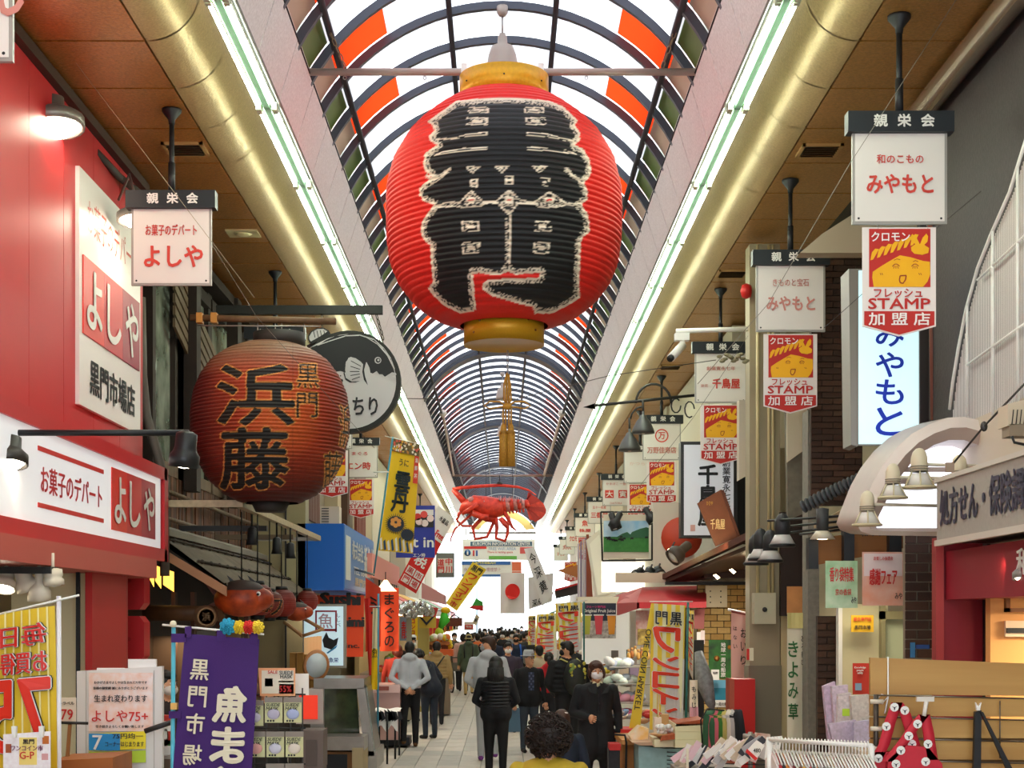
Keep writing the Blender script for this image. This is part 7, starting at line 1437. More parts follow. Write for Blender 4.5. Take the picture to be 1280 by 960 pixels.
# ================================================================ PEOPLE
SK = mat('#d39b78', .55); HB = mat('#14110f', .55, noise=.3, nscale=80); HBR = mat('#4a2a1e', .5, noise=.4, nscale=90)
def cols_of(*h): return [mat(x, .8, noise=.12, nscale=9) for x in h]
class Body:
    def __init__(s): s.b = MB(); s.pr = []; s.m = []
    def k(s, m):
        if m not in s.m: s.m.append(m)
        return s.m.index(m)
    def cap(s, a, c, ra, rb, m, sy=1):
        a = Vector(a); c = Vector(c); s.b.tube([a, c], [ra, rb], m, 12); s.b.ball(a, ra, m, 12, 8); s.b.ball(c, rb, m, 12, 8); s.pr.append(('c', np.array(a), np.array(c), ra, rb, s.k(m)))
    def ell(s, c, r, m): s.b.ball(c, r, m, 16, 10); s.pr.append(('e', np.array(c, float), np.array(r, float), 0, 0, s.k(m)))
    def finish(s, vox):
        me = mesh_of(s.b, 'body', (0, 0, 0)); o = bpy.data.objects.new('tmp', me); COL.objects.link(o)
        r = o.modifiers.new('r', 'REMESH'); r.mode = 'VOXEL'; r.voxel_size = vox; r.use_smooth_shade = True
        q = o.modifiers.new('s', 'SMOOTH'); q.iterations = 3; q.factor = .5
        dg = bpy.context.evaluated_depsgraph_get(); out = bpy.data.meshes.new_from_object(o.evaluated_get(dg)); bpy.data.objects.remove(o)
        n = len(out.polygons); c = np.zeros(n*3); out.polygons.foreach_get('center', c); c = c.reshape(-1, 3); D = np.full((len(s.pr), n), 9.0)
        for i, p in enumerate(s.pr):
            if p[0] == 'c':
                ab = p[2]-p[1]; t = np.clip(((c-p[1])@ab)/max(ab@ab, 1e-9), 0, 1); D[i] = np.linalg.norm(c-p[1]-t[:, None]*ab, axis=1)-(p[3]+(p[4]-p[3])*t)
            else: D[i] = (np.linalg.norm((c-p[1])/p[2], axis=1)-1)*p[2].min()
        mi = np.array([p[5] for p in s.pr])[D.argmin(0)]; out.materials.clear()
        for m in s.m: out.materials.append(m)
        out.polygons.foreach_set('material_index', mi.astype(np.int32)); return out
def hand_geo(b, w, d, m, k=1.0, curl=.3):
    """palm, four fingers and thumb from the wrist w along d"""
    w = Vector(w); d = Vector(d).normalized(); sd = d.cross(Vector((0, -1, 0))); sd = sd.normalized() if sd.length > .1 else Vector((1, 0, 0)); nn = sd.cross(d)
    b.ball(w+d*.045*k, (.038*k, .022*k, .045*k), m, 8, 6)
    for i, L in enumerate((.062, .072, .068, .052)):
        a = w+d*.08*k+sd*(.03-.02*i)*k; c1 = a+d*L*.5*k+nn*curl*.2*L*k; c2 = c1+(d*(1-curl)+nn*curl).normalized()*L*.5*k; b.tube([a, c1, c2], [.0095*k, .009*k, .006*k], m, 6)
    a = w+d*.03*k+sd*.034*k; b.tube([a, a+(d*.6+sd*.6)*.035*k, a+(d*.9+sd*.3)*.065*k], [.011*k, .01*k, .007*k], m, 6)
def person(lab, px, Y, h, hd, top, pants, shoe='#1c1c1e', hair='short', skin=None, arms='down', walk=0, lean=0, coat=0, puff=0, mask=None, hood=0, hat=None, face=True, hairm=None, vox=.02, headturn=0, ex=None, x=None, grp=None, bag=None, fat=1.0, vnk=0):
    fat = fat*1.1; skin = skin or SK; T_, = cols_of(top); P_, = cols_of(pants); S_, = cols_of(shoe); hm = hairm or HB; B = Body(); k = h/1.7; V = lambda a, b, c: Vector((a*k, b*k, c*k))
    R_ = Matrix.Rotation(math.radians(lean), 3, 'X'); pv = V(0, 0, .95)
    def U(a, b, c): return R_ @ (V(a, b, c)-pv)+pv
    f = fat
    for sx in (-1, 1):
        st = walk*sx; hip = V(.085*sx, 0, .9); kn = V(.095*sx, -.10*st-.03*abs(st), .49); an = V(.095*sx, -.2*st+.02, .09+(.05 if st < 0 else 0))
        B.cap(hip, kn, .092*k*f, .066*k, P_); B.cap(kn, an, .064*k, .05*k, P_); B.cap(an+V(0, .01, -.035), an+V(.01*sx, -.14, -.045), .042*k, .036*k, S_)
    B.ell(pv, (.165*k*f, .12*k*f, .13*k), P_)
    cw = (.175+.02*puff)*f; B.cap(U(-.05, 0, 1.06), U(-.06, 0, 1.32), .125*k*f, .13*k*f, T_); B.cap(U(.05, 0, 1.06), U(.06, 0, 1.32), .125*k*f, .13*k*f, T_); B.cap(U(-.12, 0, 1.37), U(.12, 0, 1.37), .075*k, .075*k, T_)
    if puff:
        for z in np.arange(1.0, 1.38, .07): B.ell(U(0, 0, z), ((cw+.03)*k, .155*k*f, .045*k), T_)
    if coat:
        for sx in (-1, 1): B.cap(U(.055*sx, 0, 1.1), U(.075*sx, 0, .95-coat*.35+.1), .125*k*f, (.125+coat*.03)*k*f, T_)
        B.ell(U(0, 0, 1.0), (.2*k*f, .145*k*f, .14*k), T_)
    else: B.ell(U(0, 0, 1.0), (.175*k*f, .135*k*f, .08*k), T_)
    extra = MB(); hands = []
    for sx in (-1, 1):
        sh = U(.185*sx*f, 0, 1.38); A_ = arms if isinstance(arms, str) else arms[(sx+1)//2]
        if A_ == 'down': el = U(.25*sx*f, .03+.08*walk*sx, 1.11); wr = U(.255*sx*f, -.05+.16*walk*sx, .87)
        elif A_ == 'behind': el = U(.27*sx*f, .13, 1.13); wr = U(.045*sx, .19, .97)
        elif A_ == 'bent': el = U(.25*sx*f, .04, 1.1); wr = U(.13*sx, -.22, 1.06)
        elif A_ == 'front': el = U(.26*sx*f, .0, 1.12); wr = U(.09*sx, -.2, .95)
        elif A_ == 'pocket': el = U(.29*sx*f, .06, 1.12); wr = U(.2*sx*f, -.06, .95)
        else: el = U(.24*sx, -.12, 1.15); wr = U(.16*sx, -.38, 1.2)
        ar = .058+.012*puff+.006*coat; B.cap(sh, el, ar*k, (ar-.01)*k, T_); B.cap(el, wr, (ar-.01)*k, (ar-.022)*k, T_); d = (wr-el).normalized()
        if A_ != 'pocket': hand_geo(extra, wr+d*.005, d if A_ != 'behind' else Vector((-.8*sx, 0, -.6)), skin, k)
        hands.append(wr)
    B.cap(U(0, .0, 1.4), U(0, -.01, 1.5), .055*k, .052*k, skin if not hood else T_)
    rt = Matrix.Rotation(math.radians(headturn), 3, 'Z'); hc = U(0, -.015, 1.59); kh = k*(1.06 if h < 1.66 else 1)
    H = lambda a, b, c: hc+R_ @ (rt @ Vector((a*kh, b*kh, c*kh)))
    B.ell(hc, (.075*kh, .09*kh, .105*kh), skin); B.cap(H(0, -.035, -.06), H(0, -.045, -.075), .05*kh, .042*kh, skin); B.cap(H(0, .0, -.05), U(0, -.0, 1.47), .05*kh, .05*k, skin)
    if hood: B.ell(U(0, .08, 1.46), (.11*k, .085*k, .07*k), T_); B.cap(U(-.08, .03, 1.45), U(.08, .03, 1.45), .05*k, .05*k, T_)
    if vnk: B.cap(U(0, -.09, 1.38), U(0, -.105, 1.3), .035*k, .01*k, mat('#e8e0d0', .7))
    x = (px-VX)*Y/F if x is None else x; r = root('person', lab, 'person', (x, Y, 0), grp, True); r.rotation_euler.z = math.radians(hd)
    me = B.finish(vox*k)
    # join hands and the face onto the same mesh
    if face:
        q = H(0, -.088, -.01); extra.tube([H(0, -.08, .015), H(0, -.105, -.02), H(0, -.085, -.028)], [.006*kh, .013*kh, .008*kh], skin, 7)
        for sx in (-1, 1):
            extra.ball(H(.075*sx, .0, -.005), (.012*kh, .02*kh, .03*kh), skin, 8, 6); extra.ball(H(.03*sx, -.079, .012), (.014*kh, .008*kh, .007*kh), WHT, 8, 6); extra.ball(H(.03*sx, -.086, .012), (.007*kh, .004*kh, .007*kh), BLK, 6, 5)
            extra.cbox(H(.03*sx, -.083, .035), (.032*kh, .006*kh, .006*kh), hm, R_ @ rt)
        extra.ball(H(0, -.092, -.052), (.02*kh, .006*kh, .006*kh), mat('#a8584c', .5), 8, 5)
    bm = bmesh.new(); bm.from_mesh(me); e = mesh_of(extra, 'e', (0, 0, 0)); n0 = len(me.materials); bm.from_mesh(e)
    for fc in bm.faces[len(me.polygons):]: fc.material_index += n0
    for m in e.materials: me.materials.append(m)
    bm.to_mesh(me); bm.free(); me.name = 'figure'; inst('figure', me, r).location = (0, 0, 0)
    b = MB(); 
    if hair == 'short': b.ball(H(0, .018, .028), (.084*kh, .094*kh, .1*kh), hm, 16, 10, rot=R_ @ rt); b.ball(H(0, -.03, .075), (.07*kh, .065*kh, .042*kh), hm, 12, 6); b.ball(H(0, .05, -.03), (.066*kh, .055*kh, .06*kh), hm, 12, 8)
    elif hair == 'bob':
        b.ball(H(0, .018, .025), (.092*kh, .1*kh, .102*kh), hm, 18, 10, rot=R_ @ rt); b.ball(H(0, .055, -.04), (.085*kh, .065*kh, .08*kh), hm, 14, 8)
        for sx in (-1, 1): b.ball(H(.08*sx, -.01, -.02), (.022*kh, .05*kh, .06*kh), hm, 10, 6)
        b.ball(H(.0, -.062, .068), (.066*kh, .036*kh, .035*kh), hm, 12, 6)
    elif hair == 'long':
        b.ball(H(0, .02, .025), (.092*kh, .105*kh, .105*kh), hm, 18, 12, rot=R_ @ rt); b.tube([H(0, .045, .05), H(0, .06, -.05), H(0, .065, -.16), H(0, .07, -.25), H(0, .07, -.27)], [.08*kh, .1*kh, .1*kh, .085*kh, .05*kh], hm, 16)
        for j in range(18): a = math.pi*j/17; b.tube([H(.1*math.cos(a)*.9, .06+.1*math.sin(a)*.85, -.02), H(.1*math.cos(a), .07+.09*math.sin(a), -.15), H(.09*math.cos(a), .07+.07*math.sin(a), -.29)], [.014*kh, .014*kh, .004*kh], hm, 5)
    elif hair == 'tail': b.ball(H(0, .018, .028), (.086*kh, .098*kh, .1*kh), hm, 16, 10, rot=R_ @ rt); b.tube([H(0, .1, .03), H(0, .14, 0), H(0, .13, -.1), H(0, .11, -.18)], [.03*kh, .04*kh, .035*kh, .01*kh], hm, 10)
    elif hair == 'curly':
        random.seed(3); b.ball(H(0, .02, .02), (.125*kh, .12*kh, .12*kh), hm, 16, 10)
        for j in range(420):
            a, z = random.uniform(0, 6.28), random.uniform(-.95, 1); rr = math.sqrt(1-z*z); c = H(.137*rr*math.cos(a), .02+.13*rr*math.sin(a), .012+.132*z)
            if rr*math.sin(a) < -.55 and z < .2: continue
            u_ = random.uniform(0, 6); R2 = .016*kh; b.tube([c+Vector((R2*math.cos(u_+t), R2*math.sin(u_*2+t*.7), R2*math.sin(u_+t))) for t in np.linspace(0, 4.2, 6)], .0042*kh, hm, 4, False)
    if b.v: part('hair', b, r)
    if mask:
        b = MB(); b.ball(H(0, -.045, -.042), (.068*kh, .062*kh, .052*kh), mat(mask, .7), 16, 10, rot=R_ @ rt)
        for sx in (-1, 1): b.tube([H(.05*sx, -.07, -.02), H(.076*sx, -.01, .005)], .003*kh, mat(mask, .7), 4)
        part('face_mask', b, r)
    if hat == 'fedora': b = MB(); HM = mat('#a9a9ac', .7, noise=.15, nscale=60); b.lathe(H(0, .01, .05), [(.135*kh, .0), (.136*kh, .006), (.09*kh, .012), (.086*kh, .06), (.07*kh, .1), (0, .095)], HM, 20, sy=1.1); b.lathe(H(0, .01, .062), [(.089*kh, 0), (.088*kh, .025)], mat('#4a4a50', .6), 20, sy=1.1); part('hat', b, r)
    if hat == 'bucket': b = MB(); b.lathe(H(0, .01, .03), [(.125*kh, -.04), (.127*kh, -.035), (.092*kh, .0), (.08*kh, .07), (.05*kh, .09), (0, .092)], mat('#a89a68', .7), 18); part('hat', b, r)
    if hat == 'cap': b = MB(); b.ball(H(0, .01, .045), (.09*kh, .1*kh, .08*kh), BLK, 14, 8); b.ball(H(0, -.12, .05), (.06*kh, .06*kh, .008*kh), BLK, 10, 4); part('hat', b, r)
    if hat == 'cook': b = MB(); b.lathe(H(0, .01, .05), [(.088*kh, 0), (.09*kh, .07), (.06*kh, .1), (0, .1)], WHT, 16); part('hat', b, r)
    if bag: b = MB(); bag(b, V, U, hands, k); part('bag', b, r)
    if ex: ex(r, V, U, H, k)
    return r
# -- main figures
def exw(r, V, U, H, k):
    b = MB(); DK = mat('#16161a', .75)
    for sx in (-1, 1): b.slab([U(.02*sx, -.125, 1.46), U(.13*sx, -.10, 1.43), U(.11*sx, -.16, 1.35), U(.03*sx, -.17, 1.33)], (0, -.012, 0), DK)
    part('collar', b, r); b = MB(); b.tube([U(-.05, -.075, 1.46), U(0, -.1, 1.43), U(.05, -.075, 1.46)], .02, mat('#d8d0a8', .7), 8); part('inner_collar', b, r)
    b = MB()
    for z in (1.22, 1.12, 1.02): b.ball(U(0, -.152, z), .011*k, BLK, 8, 5)
    b.box(U(-.003, -.147, .85), U(.003, -.14, 1.32), BLK); part('button', b, r)
person('woman in black coat with short brown hair and white face mask walking toward the camera', 745, 17.0, 1.61, 8, '#1b1b1f', '#17171a', hair='bob', hairm=HBR, arms=('bent', 'down'), coat=1, mask='#e3dde0', vox=.014, ex=exw, walk=.3)
def exv(r, V, U, H, k):
    b = MB()
    for z in np.arange(1.02, 1.36, .045): b.lathe(U(0, 0, z), [(.178*k, 0), (.2*k, .012), (.205*k, .022), (.2*k, .034), (.178*k, .045)], mat('#14161c', .45), 28, sy=.8)
    part('quilted_vest', b, r, 'black quilted vest')
person('person with long black hair and black quilted vest seen from behind', 620, 19.4, 1.6, 176, '#121318', '#101114', hair='long', arms='front', vox=.016, ex=exv, walk=.15, coat=.3)
person('tall man in light grey hoodie and grey trousers looking right', 610, 22.3, 1.83, 182, '#b9bdc2', '#a9adb0', shoe='#7a3a8a', hair='short', hairm=mat('#3a2418', .6), hood=1, mask='#8f8f90', headturn=78, arms='front', walk=.3, vox=.018)
person('man in light grey hoodie with hands clasped behind his back, black trousers', 512, 24.7, 1.72, 184, '#b7bcc4', '#141418', shoe='#6a4a2a', hood=1, arms='behind', vox=.018, walk=-.35)
def satch(b, V, U, hd, k): b.ball(U(.18, .14, 1.0), (.13*k, .1*k, .12*k), mat('#17181c', .6), 12, 8); b.tube([U(.16, .1, 1.05), U(-.05, .17, 1.25), U(-.16, .02, 1.42)], .012, BLK, 5)
person('person in dark navy jacket and jeans bending forward beside the grey hoodie man', 537, 26.5, 1.68, 215, '#1e2230', '#26303e', lean=34, arms='front', coat=.5, bag=satch, vox=.02)
person('person with reddish brown hair in red standing by the orange banner', 497, 28.0, 1.62, 190, '#a8301e', '#2a2a30', hair='bob', hairm=mat('#6a2c1e', .5), vox=.02)
def cross(b, V, U, hd, k):
    b.tube([U(-.16, .12, 1.42), U(-.02, .185, 1.22), U(.16, .15, 1.02)], .014, BLK, 6); b.tube([hd[1]+V(0, 0, -.03), hd[1]+V(0, 0, -.12)], .012, WHT, 5); b.ball(hd[1]+V(0, 0, -.3), (.13*k, .1*k, .2*k), mat('#d8d4cc', .4), 12, 8)
person('person in tan puffer jacket with black crossbody strap and white plastic bag', 546, 30.0, 1.64, 180, '#9c8254', '#1c1c22', puff=1, arms='down', bag=cross, vox=.02, hood=1)
def pack(b, V, U, hd, k):
    for sx in (-1, 1): b.tube([U(.11*sx, .1, 1.44), U(.12*sx, .16, 1.3), U(.11*sx, .14, 1.05)], .018, mat('#23262c', .6), 6)
person('person in green parka and khaki bucket hat with beige trousers', 586, 41.6, 1.68, 178, '#4c5a48', '#c2a46e', shoe='#3a2c20', coat=.7, hat='bucket', bag=pack, hood=1, walk=.3, vox=.025)
person('man in dark olive jacket facing with a white mask by the stall', 568, 45, 1.7, 10, '#4a4436', '#2a2a2c', mask='#e8e4e0', coat=.6, vox=.03)
person('person in pale pink jacket with black bobbed hair', 579, 44, 1.68, 175, '#d9b0aa', '#2a2a30', hair='bob', coat=.5, vox=.03)
person('person in purple jacket and glasses facing the camera with mask pulled down', 635, 28.0, 1.66, 12, '#3c3040', '#22222a', mask='#e4e0dc', coat=.5, arms='front', vox=.022, headturn=-12)
def bpk(b, V, U, hd, k):
    for sx in (-1, 1): b.tube([U(.1*sx, -.10, 1.45), U(.12*sx, -.17, 1.32), U(.13*sx, -.12, 1.1)], .022, mat('#1f5fc0', .6), 6)
person('young man in navy sweater with blue backpack straps and black mask', 645, 38, 1.72, 0, '#1e2a44', '#24242c', mask='#17171a', bag=bpk, vox=.026)
person('person in dark jacket with black hair and white mask beside the navy sweater man', 661, 40, 1.76, -5, '#2c2c2a', '#202024', mask='#e8e4e4', coat=.4, vox=.026)
def exh(r, V, U, H, k):
    b = MB(); 
    for i in range(3):
        for j in range(8): b.box(U(-.05+.034*i, -.138, 1.02+.045*j), U(-.05+.034*i+.028, -.128, 1.02+.045*j+.038), mat('#2c3550' if (i+j) % 2 else '#5a6280', .7))
    part('plaid_shirt', b, r, 'blue plaid shirt front')
def tote(b, V, U, hd, k): b.slab([hd[0]+V(-.1, 0, -.1), hd[0]+V(.1, 0, -.1), hd[0]+V(.12, 0, -.5), hd[0]+V(-.12, 0, -.5)], (0, .06, 0), mat('#5a7890', .6)); b.tube([hd[0]+V(-.07, 0, -.1), hd[0]+V(0, 0, 0), hd[0]+V(.07, 0, -.1)], .008, WHT, 5)
person('older man in grey fedora hat and black cardigan over a plaid shirt', 661, 23.75, 1.57, 18, '#17171b', '#39424e', hair='short', hairm=mat('#8a8680', .6), hat='fedora', coat=.4, ex=exh, bag=tote, headturn=25, vox=.018)
person('person in bright red hoodie with black ponytail seen from behind', 686, 25.3, 1.53, 182, '#c2202a', '#2a2a30', hair='tail', hood=1, vox=.02)
person('person with black hair in a beige coat just behind the red hoodie', 674, 29, 1.58, 200, '#b7a488', '#3a3430', vox=.025, coat=.5)
def flor(b, V, U, hd, k):
    b.ball(U(0, .24, 1.2), (.17*k, .13*k, .26*k), mat('#23281f', .6, noise=.6, nscale=9, h2='#15171a'), 16, 12)
    random.seed(6)
    for j in range(30): a = U(random.uniform(-.13, .13), .33, random.uniform(1.15, 1.4)); b.ball(a, (.03, .02, .03), mat(random.choice(['#a8a03a', '#5a7a3a', '#c9b84a', '#7a8f4a']), .6), 6, 4)
    for sx in (-1, 1): b.tube([U(.1*sx, .2, 1.42), U(.13*sx, .05, 1.46), U(.13*sx, -.1, 1.35)], .012, mat('#b0a85c', .5), 6)
person('man in black puffer jacket carrying a green floral backpack, turned right', 709, 22.3, 1.76, 205, '#101114', '#141418', puff=1, hair='short', arms='front', bag=flor, headturn=48, mask='#18181a', vox=.018, fat=1.08)
person('person in a black cap hidden behind the black puffer man', 716, 27, 1.74, 200, '#1e2026', '#202024', hat='cap', headturn=60, vox=.025)
person('curly dark haired person in a mustard yellow top at the bottom of the picture', 686, 8.75, 1.5, 176, '#b59a2a', '#2a2a2a', hair='curly', hairm=mat('#2a1a13', .6, noise=.4, nscale=60, h2='#120b08'), vox=.014, skin=SK)
def clip_(r, V, U, H, k): b = MB(); b.ball(H(-.03, .08, .085), (.03*k, .015*k, .012*k), WHT, 8, 5); part('hair_clip', b, r)
person('small person with brown hair and white hair clip in a dark blue dotted dress', 702, 13.2, 1.29, 190, '#1e2636', '#1e2636', hair='bob', hairm=HBR, coat=1, vox=.018, ex=clip_)
person('shop cook in white cap and mask behind the left stall counter', 515, 31, 1.74, 20, '#2a2224', '#22222a', hat='cook', mask='#e6e2de', vox=.025, arms='front')
person('shop worker in dark clothes inside the timber restaurant front', 206, 12.4, 1.66, 60, '#241a18', '#1a1a1e', vox=.02, mask='#d8cfc8')
person('woman with light brown hair behind the mask poster', 338, 12.8, 1.62, 10, '#3a3430', '#2a2a2a', hair='bob', hairm=mat('#6a4a34', .5), vox=.02, x=-1.98)
# -- distant crowd, distinct coats
CR = [('black', '#17181c'), ('navy', '#232a40'), ('grey', '#8c8e92'), ('brown', '#5a4434'), ('red', '#b83430'), ('orange', '#d8682c'), ('beige', '#c2ae8c'), ('white', '#dcdcdc')]
random.seed(14); protos = {}
spots = [(597, 46, 5), (603, 52, 0), (610, 50, 4), (616, 56, 1), (622, 49, 0), (606, 60, 2), (628, 58, 0), (613, 66, 3), (600, 64, 0), (634, 52, 6), (640, 60, 0), (650, 45, 0), (655, 54, 3), (593, 56, 2), (624, 67, 0), (630, 70, 1), (643, 68, 2), (605, 74, 0), (615, 75, 6), (637, 76, 0), (648, 74, 7), (660, 62, 0), (657, 70, 1), (590, 48, 0), (625, 62, 0), (609, 44, 0), (618, 43, 1), (628, 44, 0), (640, 47, 2), (600, 79, 0), (611, 83, 3), (622, 81, 0), (632, 84, 1), (645, 82, 0), (627, 78, 2), (652, 80, 0), (665, 50, 0), (585, 60, 1)]
for px, Y, c in spots:
    nm, hx_ = CR[c]; back = (px*7+Y) % 3 > 0; key = (c, back); lb = 'distant shopper in %s clothes %s' % (nm, 'walking away' if back else 'facing the camera'); h = 1.6+((px*13+Y*7) % 10)/55
    if key not in protos: protos[key] = person(lb, px, Y, h, 180 if back else 0, hx_, '#26262c', vox=.035, mask=None if back else '#e4e0de', walk=.3, grp='distant shoppers in %s, %s' % (nm, 'backs' if back else 'faces'), coat=.4, hair='bob' if (px+Y) % 3 == 0 else 'short')
    else: dup(protos[key], ((px-VX)*Y/F, Y, 0), lb)
# ================================================================ MIDDLE AND FAR STALLS
# information boards across the arcade
Yi = 62.0; r = Q('information_board', 'wide white information centre board hung across the arcade', 'sign', ('board', 'f', 578, 674, 669, 700, Yi, .15, WHT), ('title_band', 'f', 588, 677, 665, 682.5, Yi-.02, .02, mat('#4a6a86', .5)), ('lettering', 'T', 'KUROMON INFORMATION CENTER', 627, 679.7, Yi-.03, 72, 4.2, WHT, .04), ('lettering', 'T', 'There is resting space', 625, 690.5, Yi, 32, 3.5, RR, .02), ('lettering', 'T', 'FREE WiFi AREA', 628, 686, Yi, 34, 3.5, mat('#8fa8c8', .5), .02),
  ('red_band', 'f', 580, 683, 608, 686, Yi-.02, .02, RR), ('green_band', 'f', 611, 695, 646, 699, Yi-.02, .02, mat('#6ab04a', .5)), ('info_disc', 'l', P(584.5, 691, Yi-.02), [(.13, 0), (0, .01)], mat('#2a6ab0', .5), 16, (0, -1, 0)), ('red_corner', 'f', 650, 684, 666, 692, Yi-.02, .02, mat('#d85a58', .5)), ('pictogram', 'f', 591, 688, 593, 695, Yi-.02, .02, RR), ('pictogram', 'f', 595, 688, 597, 695, Yi-.02, .02, mat('#2a4a9a', .5)), ('lettering', 'T', 'i', 584.5, 691, Yi-.04, 2, 5, WHT, .03),
  ('hanger', 'f', 582, 661, 582.6, 674, Yi, .04, STEEL), ('hanger', 'f', 664, 661, 664.6, 674, Yi, .04, STEEL))
Q('information_board', 'second white and blue board below the information centre board', 'sign', ('board', 'f', 577, 701.5, 640, 721, Yi, .15, WHT), ('blue_band', 'f', 577, 701.5, 638, 706, Yi-.02, .02, mat('#3a6ab0', .5)), ('blue_band', 'f', 577, 718, 640, 721, Yi-.02, .02, mat('#3a6ab0', .5)), ('lettering', 'T', '黒門市場案内所', 607, 703.7, Yi-.03, 26, 3, mat('#f0e070', .5), .03), ('lettering', 'T', '休憩スペース 喫煙禁止', 603, 712, Yi, 46, 5, mat('#c09aa0', .5), .02), ('side_panel', 'f', 640, 702, 652, 718, Yi, .1, mat('#e0704a', .5)))
# japanese flag
nobori('Japanese flag, white with a red sun, hanging over the crowd', ((625.5, 716), (656, 716), (656, 767), (625, 767)), 40, mat('#e4dedc', .7), lambda b, W: b.add(W(np.array([(.5+.3*math.cos(t), .04, .46+.19*math.sin(t)) for t in np.linspace(0, 6.283, 28, endpoint=False)])).tolist(), [tuple(range(28))[::-1]], mat('#e2261e', .6)), (((624, 713.5), (624, 713.6)), ((622, 714), (660, 714))), name='flag', cat='flag', wave=.05)
def psg(b, W):
    for i, c in enumerate('今深黄'): UT(b, W, c, .5, .2+.27*i, .55, .2, BLK, .02, out=.004)
nobori('tilted white banner with large black brush characters right of the flag', ((655, 686), (668, 684), (692, 742), (678, 758)), 38, mat('#dedbdc', .65), psg, wave=.03)
nobori('second white banner with brush characters below the tilted one', ((660, 722), (692, 716), (690, 752), (661, 762)), 38.6, mat('#d8d5d6', .65), lambda b, W: UT(b, W, '深ん', .35, .85, .4, .22, BLK, .02), wave=.03)
# far side volumes
def vol(name, lab, X0, X1, Y0, Y1, z0, z1, m): b = MB(); b.box((min(X0, X1), Y0, z0), (max(X0, X1), Y1, z1), m); return single(name, lab, 'building', b)
b = MB()
for sx in (-1, 1):
    y = 34 if sx < 0 else 31
    i = 0
    while y < 76:
        L = 5+((i*37) % 4); b.box((min(sx*3.35, sx*4.2), y, 2.9), (max(sx*3.35, sx*4.2), y+L, 6.44), mat(['#a89878', '#c2b8a2', '#8c7c66', '#b3a690', '#d0c8b8'][(i+(sx > 0)) % 5], .7)); y += L+.15; i += 1
struct('wall_back', b)['kind'] = 'structure'
AWC = ['#b85a58', '#d8d2c4', '#3a6a9a', '#c23a34', '#e0a83a', '#5a7a4a', '#cfa0a0', '#8a3430']
lab_c = ['dusty red', 'off white', 'blue', 'red', 'ochre', 'green', 'pink', 'maroon']
GD = ['#e6e2dc', '#d8a23a', '#c23a34', '#e8d24a', '#6a9a4a', '#b8763a', '#e08a3a', '#8a9ab0']
random.seed(31)
def stall(side, Y, L, ci, z=2.35, X=2.35):
    sx = side; lab = '%s awning shop stall on the %s side, %s' % (lab_c[ci], 'left' if sx < 0 else 'right', {0: 'nearest of the far stalls', 1: 'second of the far stalls', 2: 'third of the far stalls', 3: 'fourth of the far stalls', 4: 'fifth of the far stalls', 5: 'last of the far stalls'}[int(Y > 38)+int(Y > 44)+int(Y > 52)+int(Y > 60)+int(Y > 68)])
    r = root('market_stall', lab, 'stall', (sx*3, Y, 0)); b = MB(); m_ = mat(AWC[ci], .6)
    b.slab([(sx*3.4, Y, z+.6), (sx*3.4, Y+L, z+.6), (sx*X, Y+L, z+.1), (sx*X, Y, z+.1)], (0, 0, -.04), m_); b.box((min(sx*X, sx*(X+.02)), Y, z-.15), (max(sx*X, sx*(X+.02)), Y+L, z+.1), m_); part('awning', b, r)
    b = MB(); b.box((min(sx*2.15, sx*3.3), Y+.2, .05), (max(sx*2.15, sx*3.3), Y+L-.2, .85), mat('#b9b2a6', .5)); part('counter', b, r)
    b = MB(); b.box((min(sx*3.3, sx*3.4), Y, 0), (max(sx*3.3, sx*3.4), Y+L, z+.5), mat('#d9c08a', .6)); part('back_panel', b, r)
    b = MB()
    for k in range(26): b.ball((sx*random.uniform(2.2, 2.9), Y+.3+(L-.6)*random.random(), .9+random.uniform(0, .25)), (.09, .12, .08), mat(random.choice(GD), .6), 6, 4)
    part('goods', b, r, stuff=True); b = MB()
    for k in range(3): b.ball((sx*2.6, Y+L*(k+.5)/3, z-.1), .06, glow('#ffe0a0', 14), 8, 5)
    part('bulb', b, r); b = MB()
    for k in range(2): zz = z-.5; b.box((sx*(2.25)-.14, Y+.4+k*L/2, zz-.25), (sx*2.25+.14, Y+.42+k*L/2, zz+.3), mat(random.choice(GD), .6)); T(b, random.choice(['鮮魚', '青果', '特価', '漬物', '名物', '旬']), (sx*2.25, Y+.4+k*L/2, zz), .2, .4, random.choice([RR, BLK]), bold=.03, out=.01)
    part('hanging_card', b, r)
for sd, Y, L, ci in ((-1, 35, 4.5, 6), (-1, 40.5, 4.5, 3), (-1, 46, 6, 4), (-1, 53, 6, 1), (-1, 61, 7, 5), (-1, 69, 7, 0), (1, 34, 4.5, 7), (1, 39.5, 5, 1), (1, 46, 6, 4), (1, 53, 6, 3), (1, 61, 6, 2), (1, 69, 7, 5)): stall(sd, Y, L, ci)
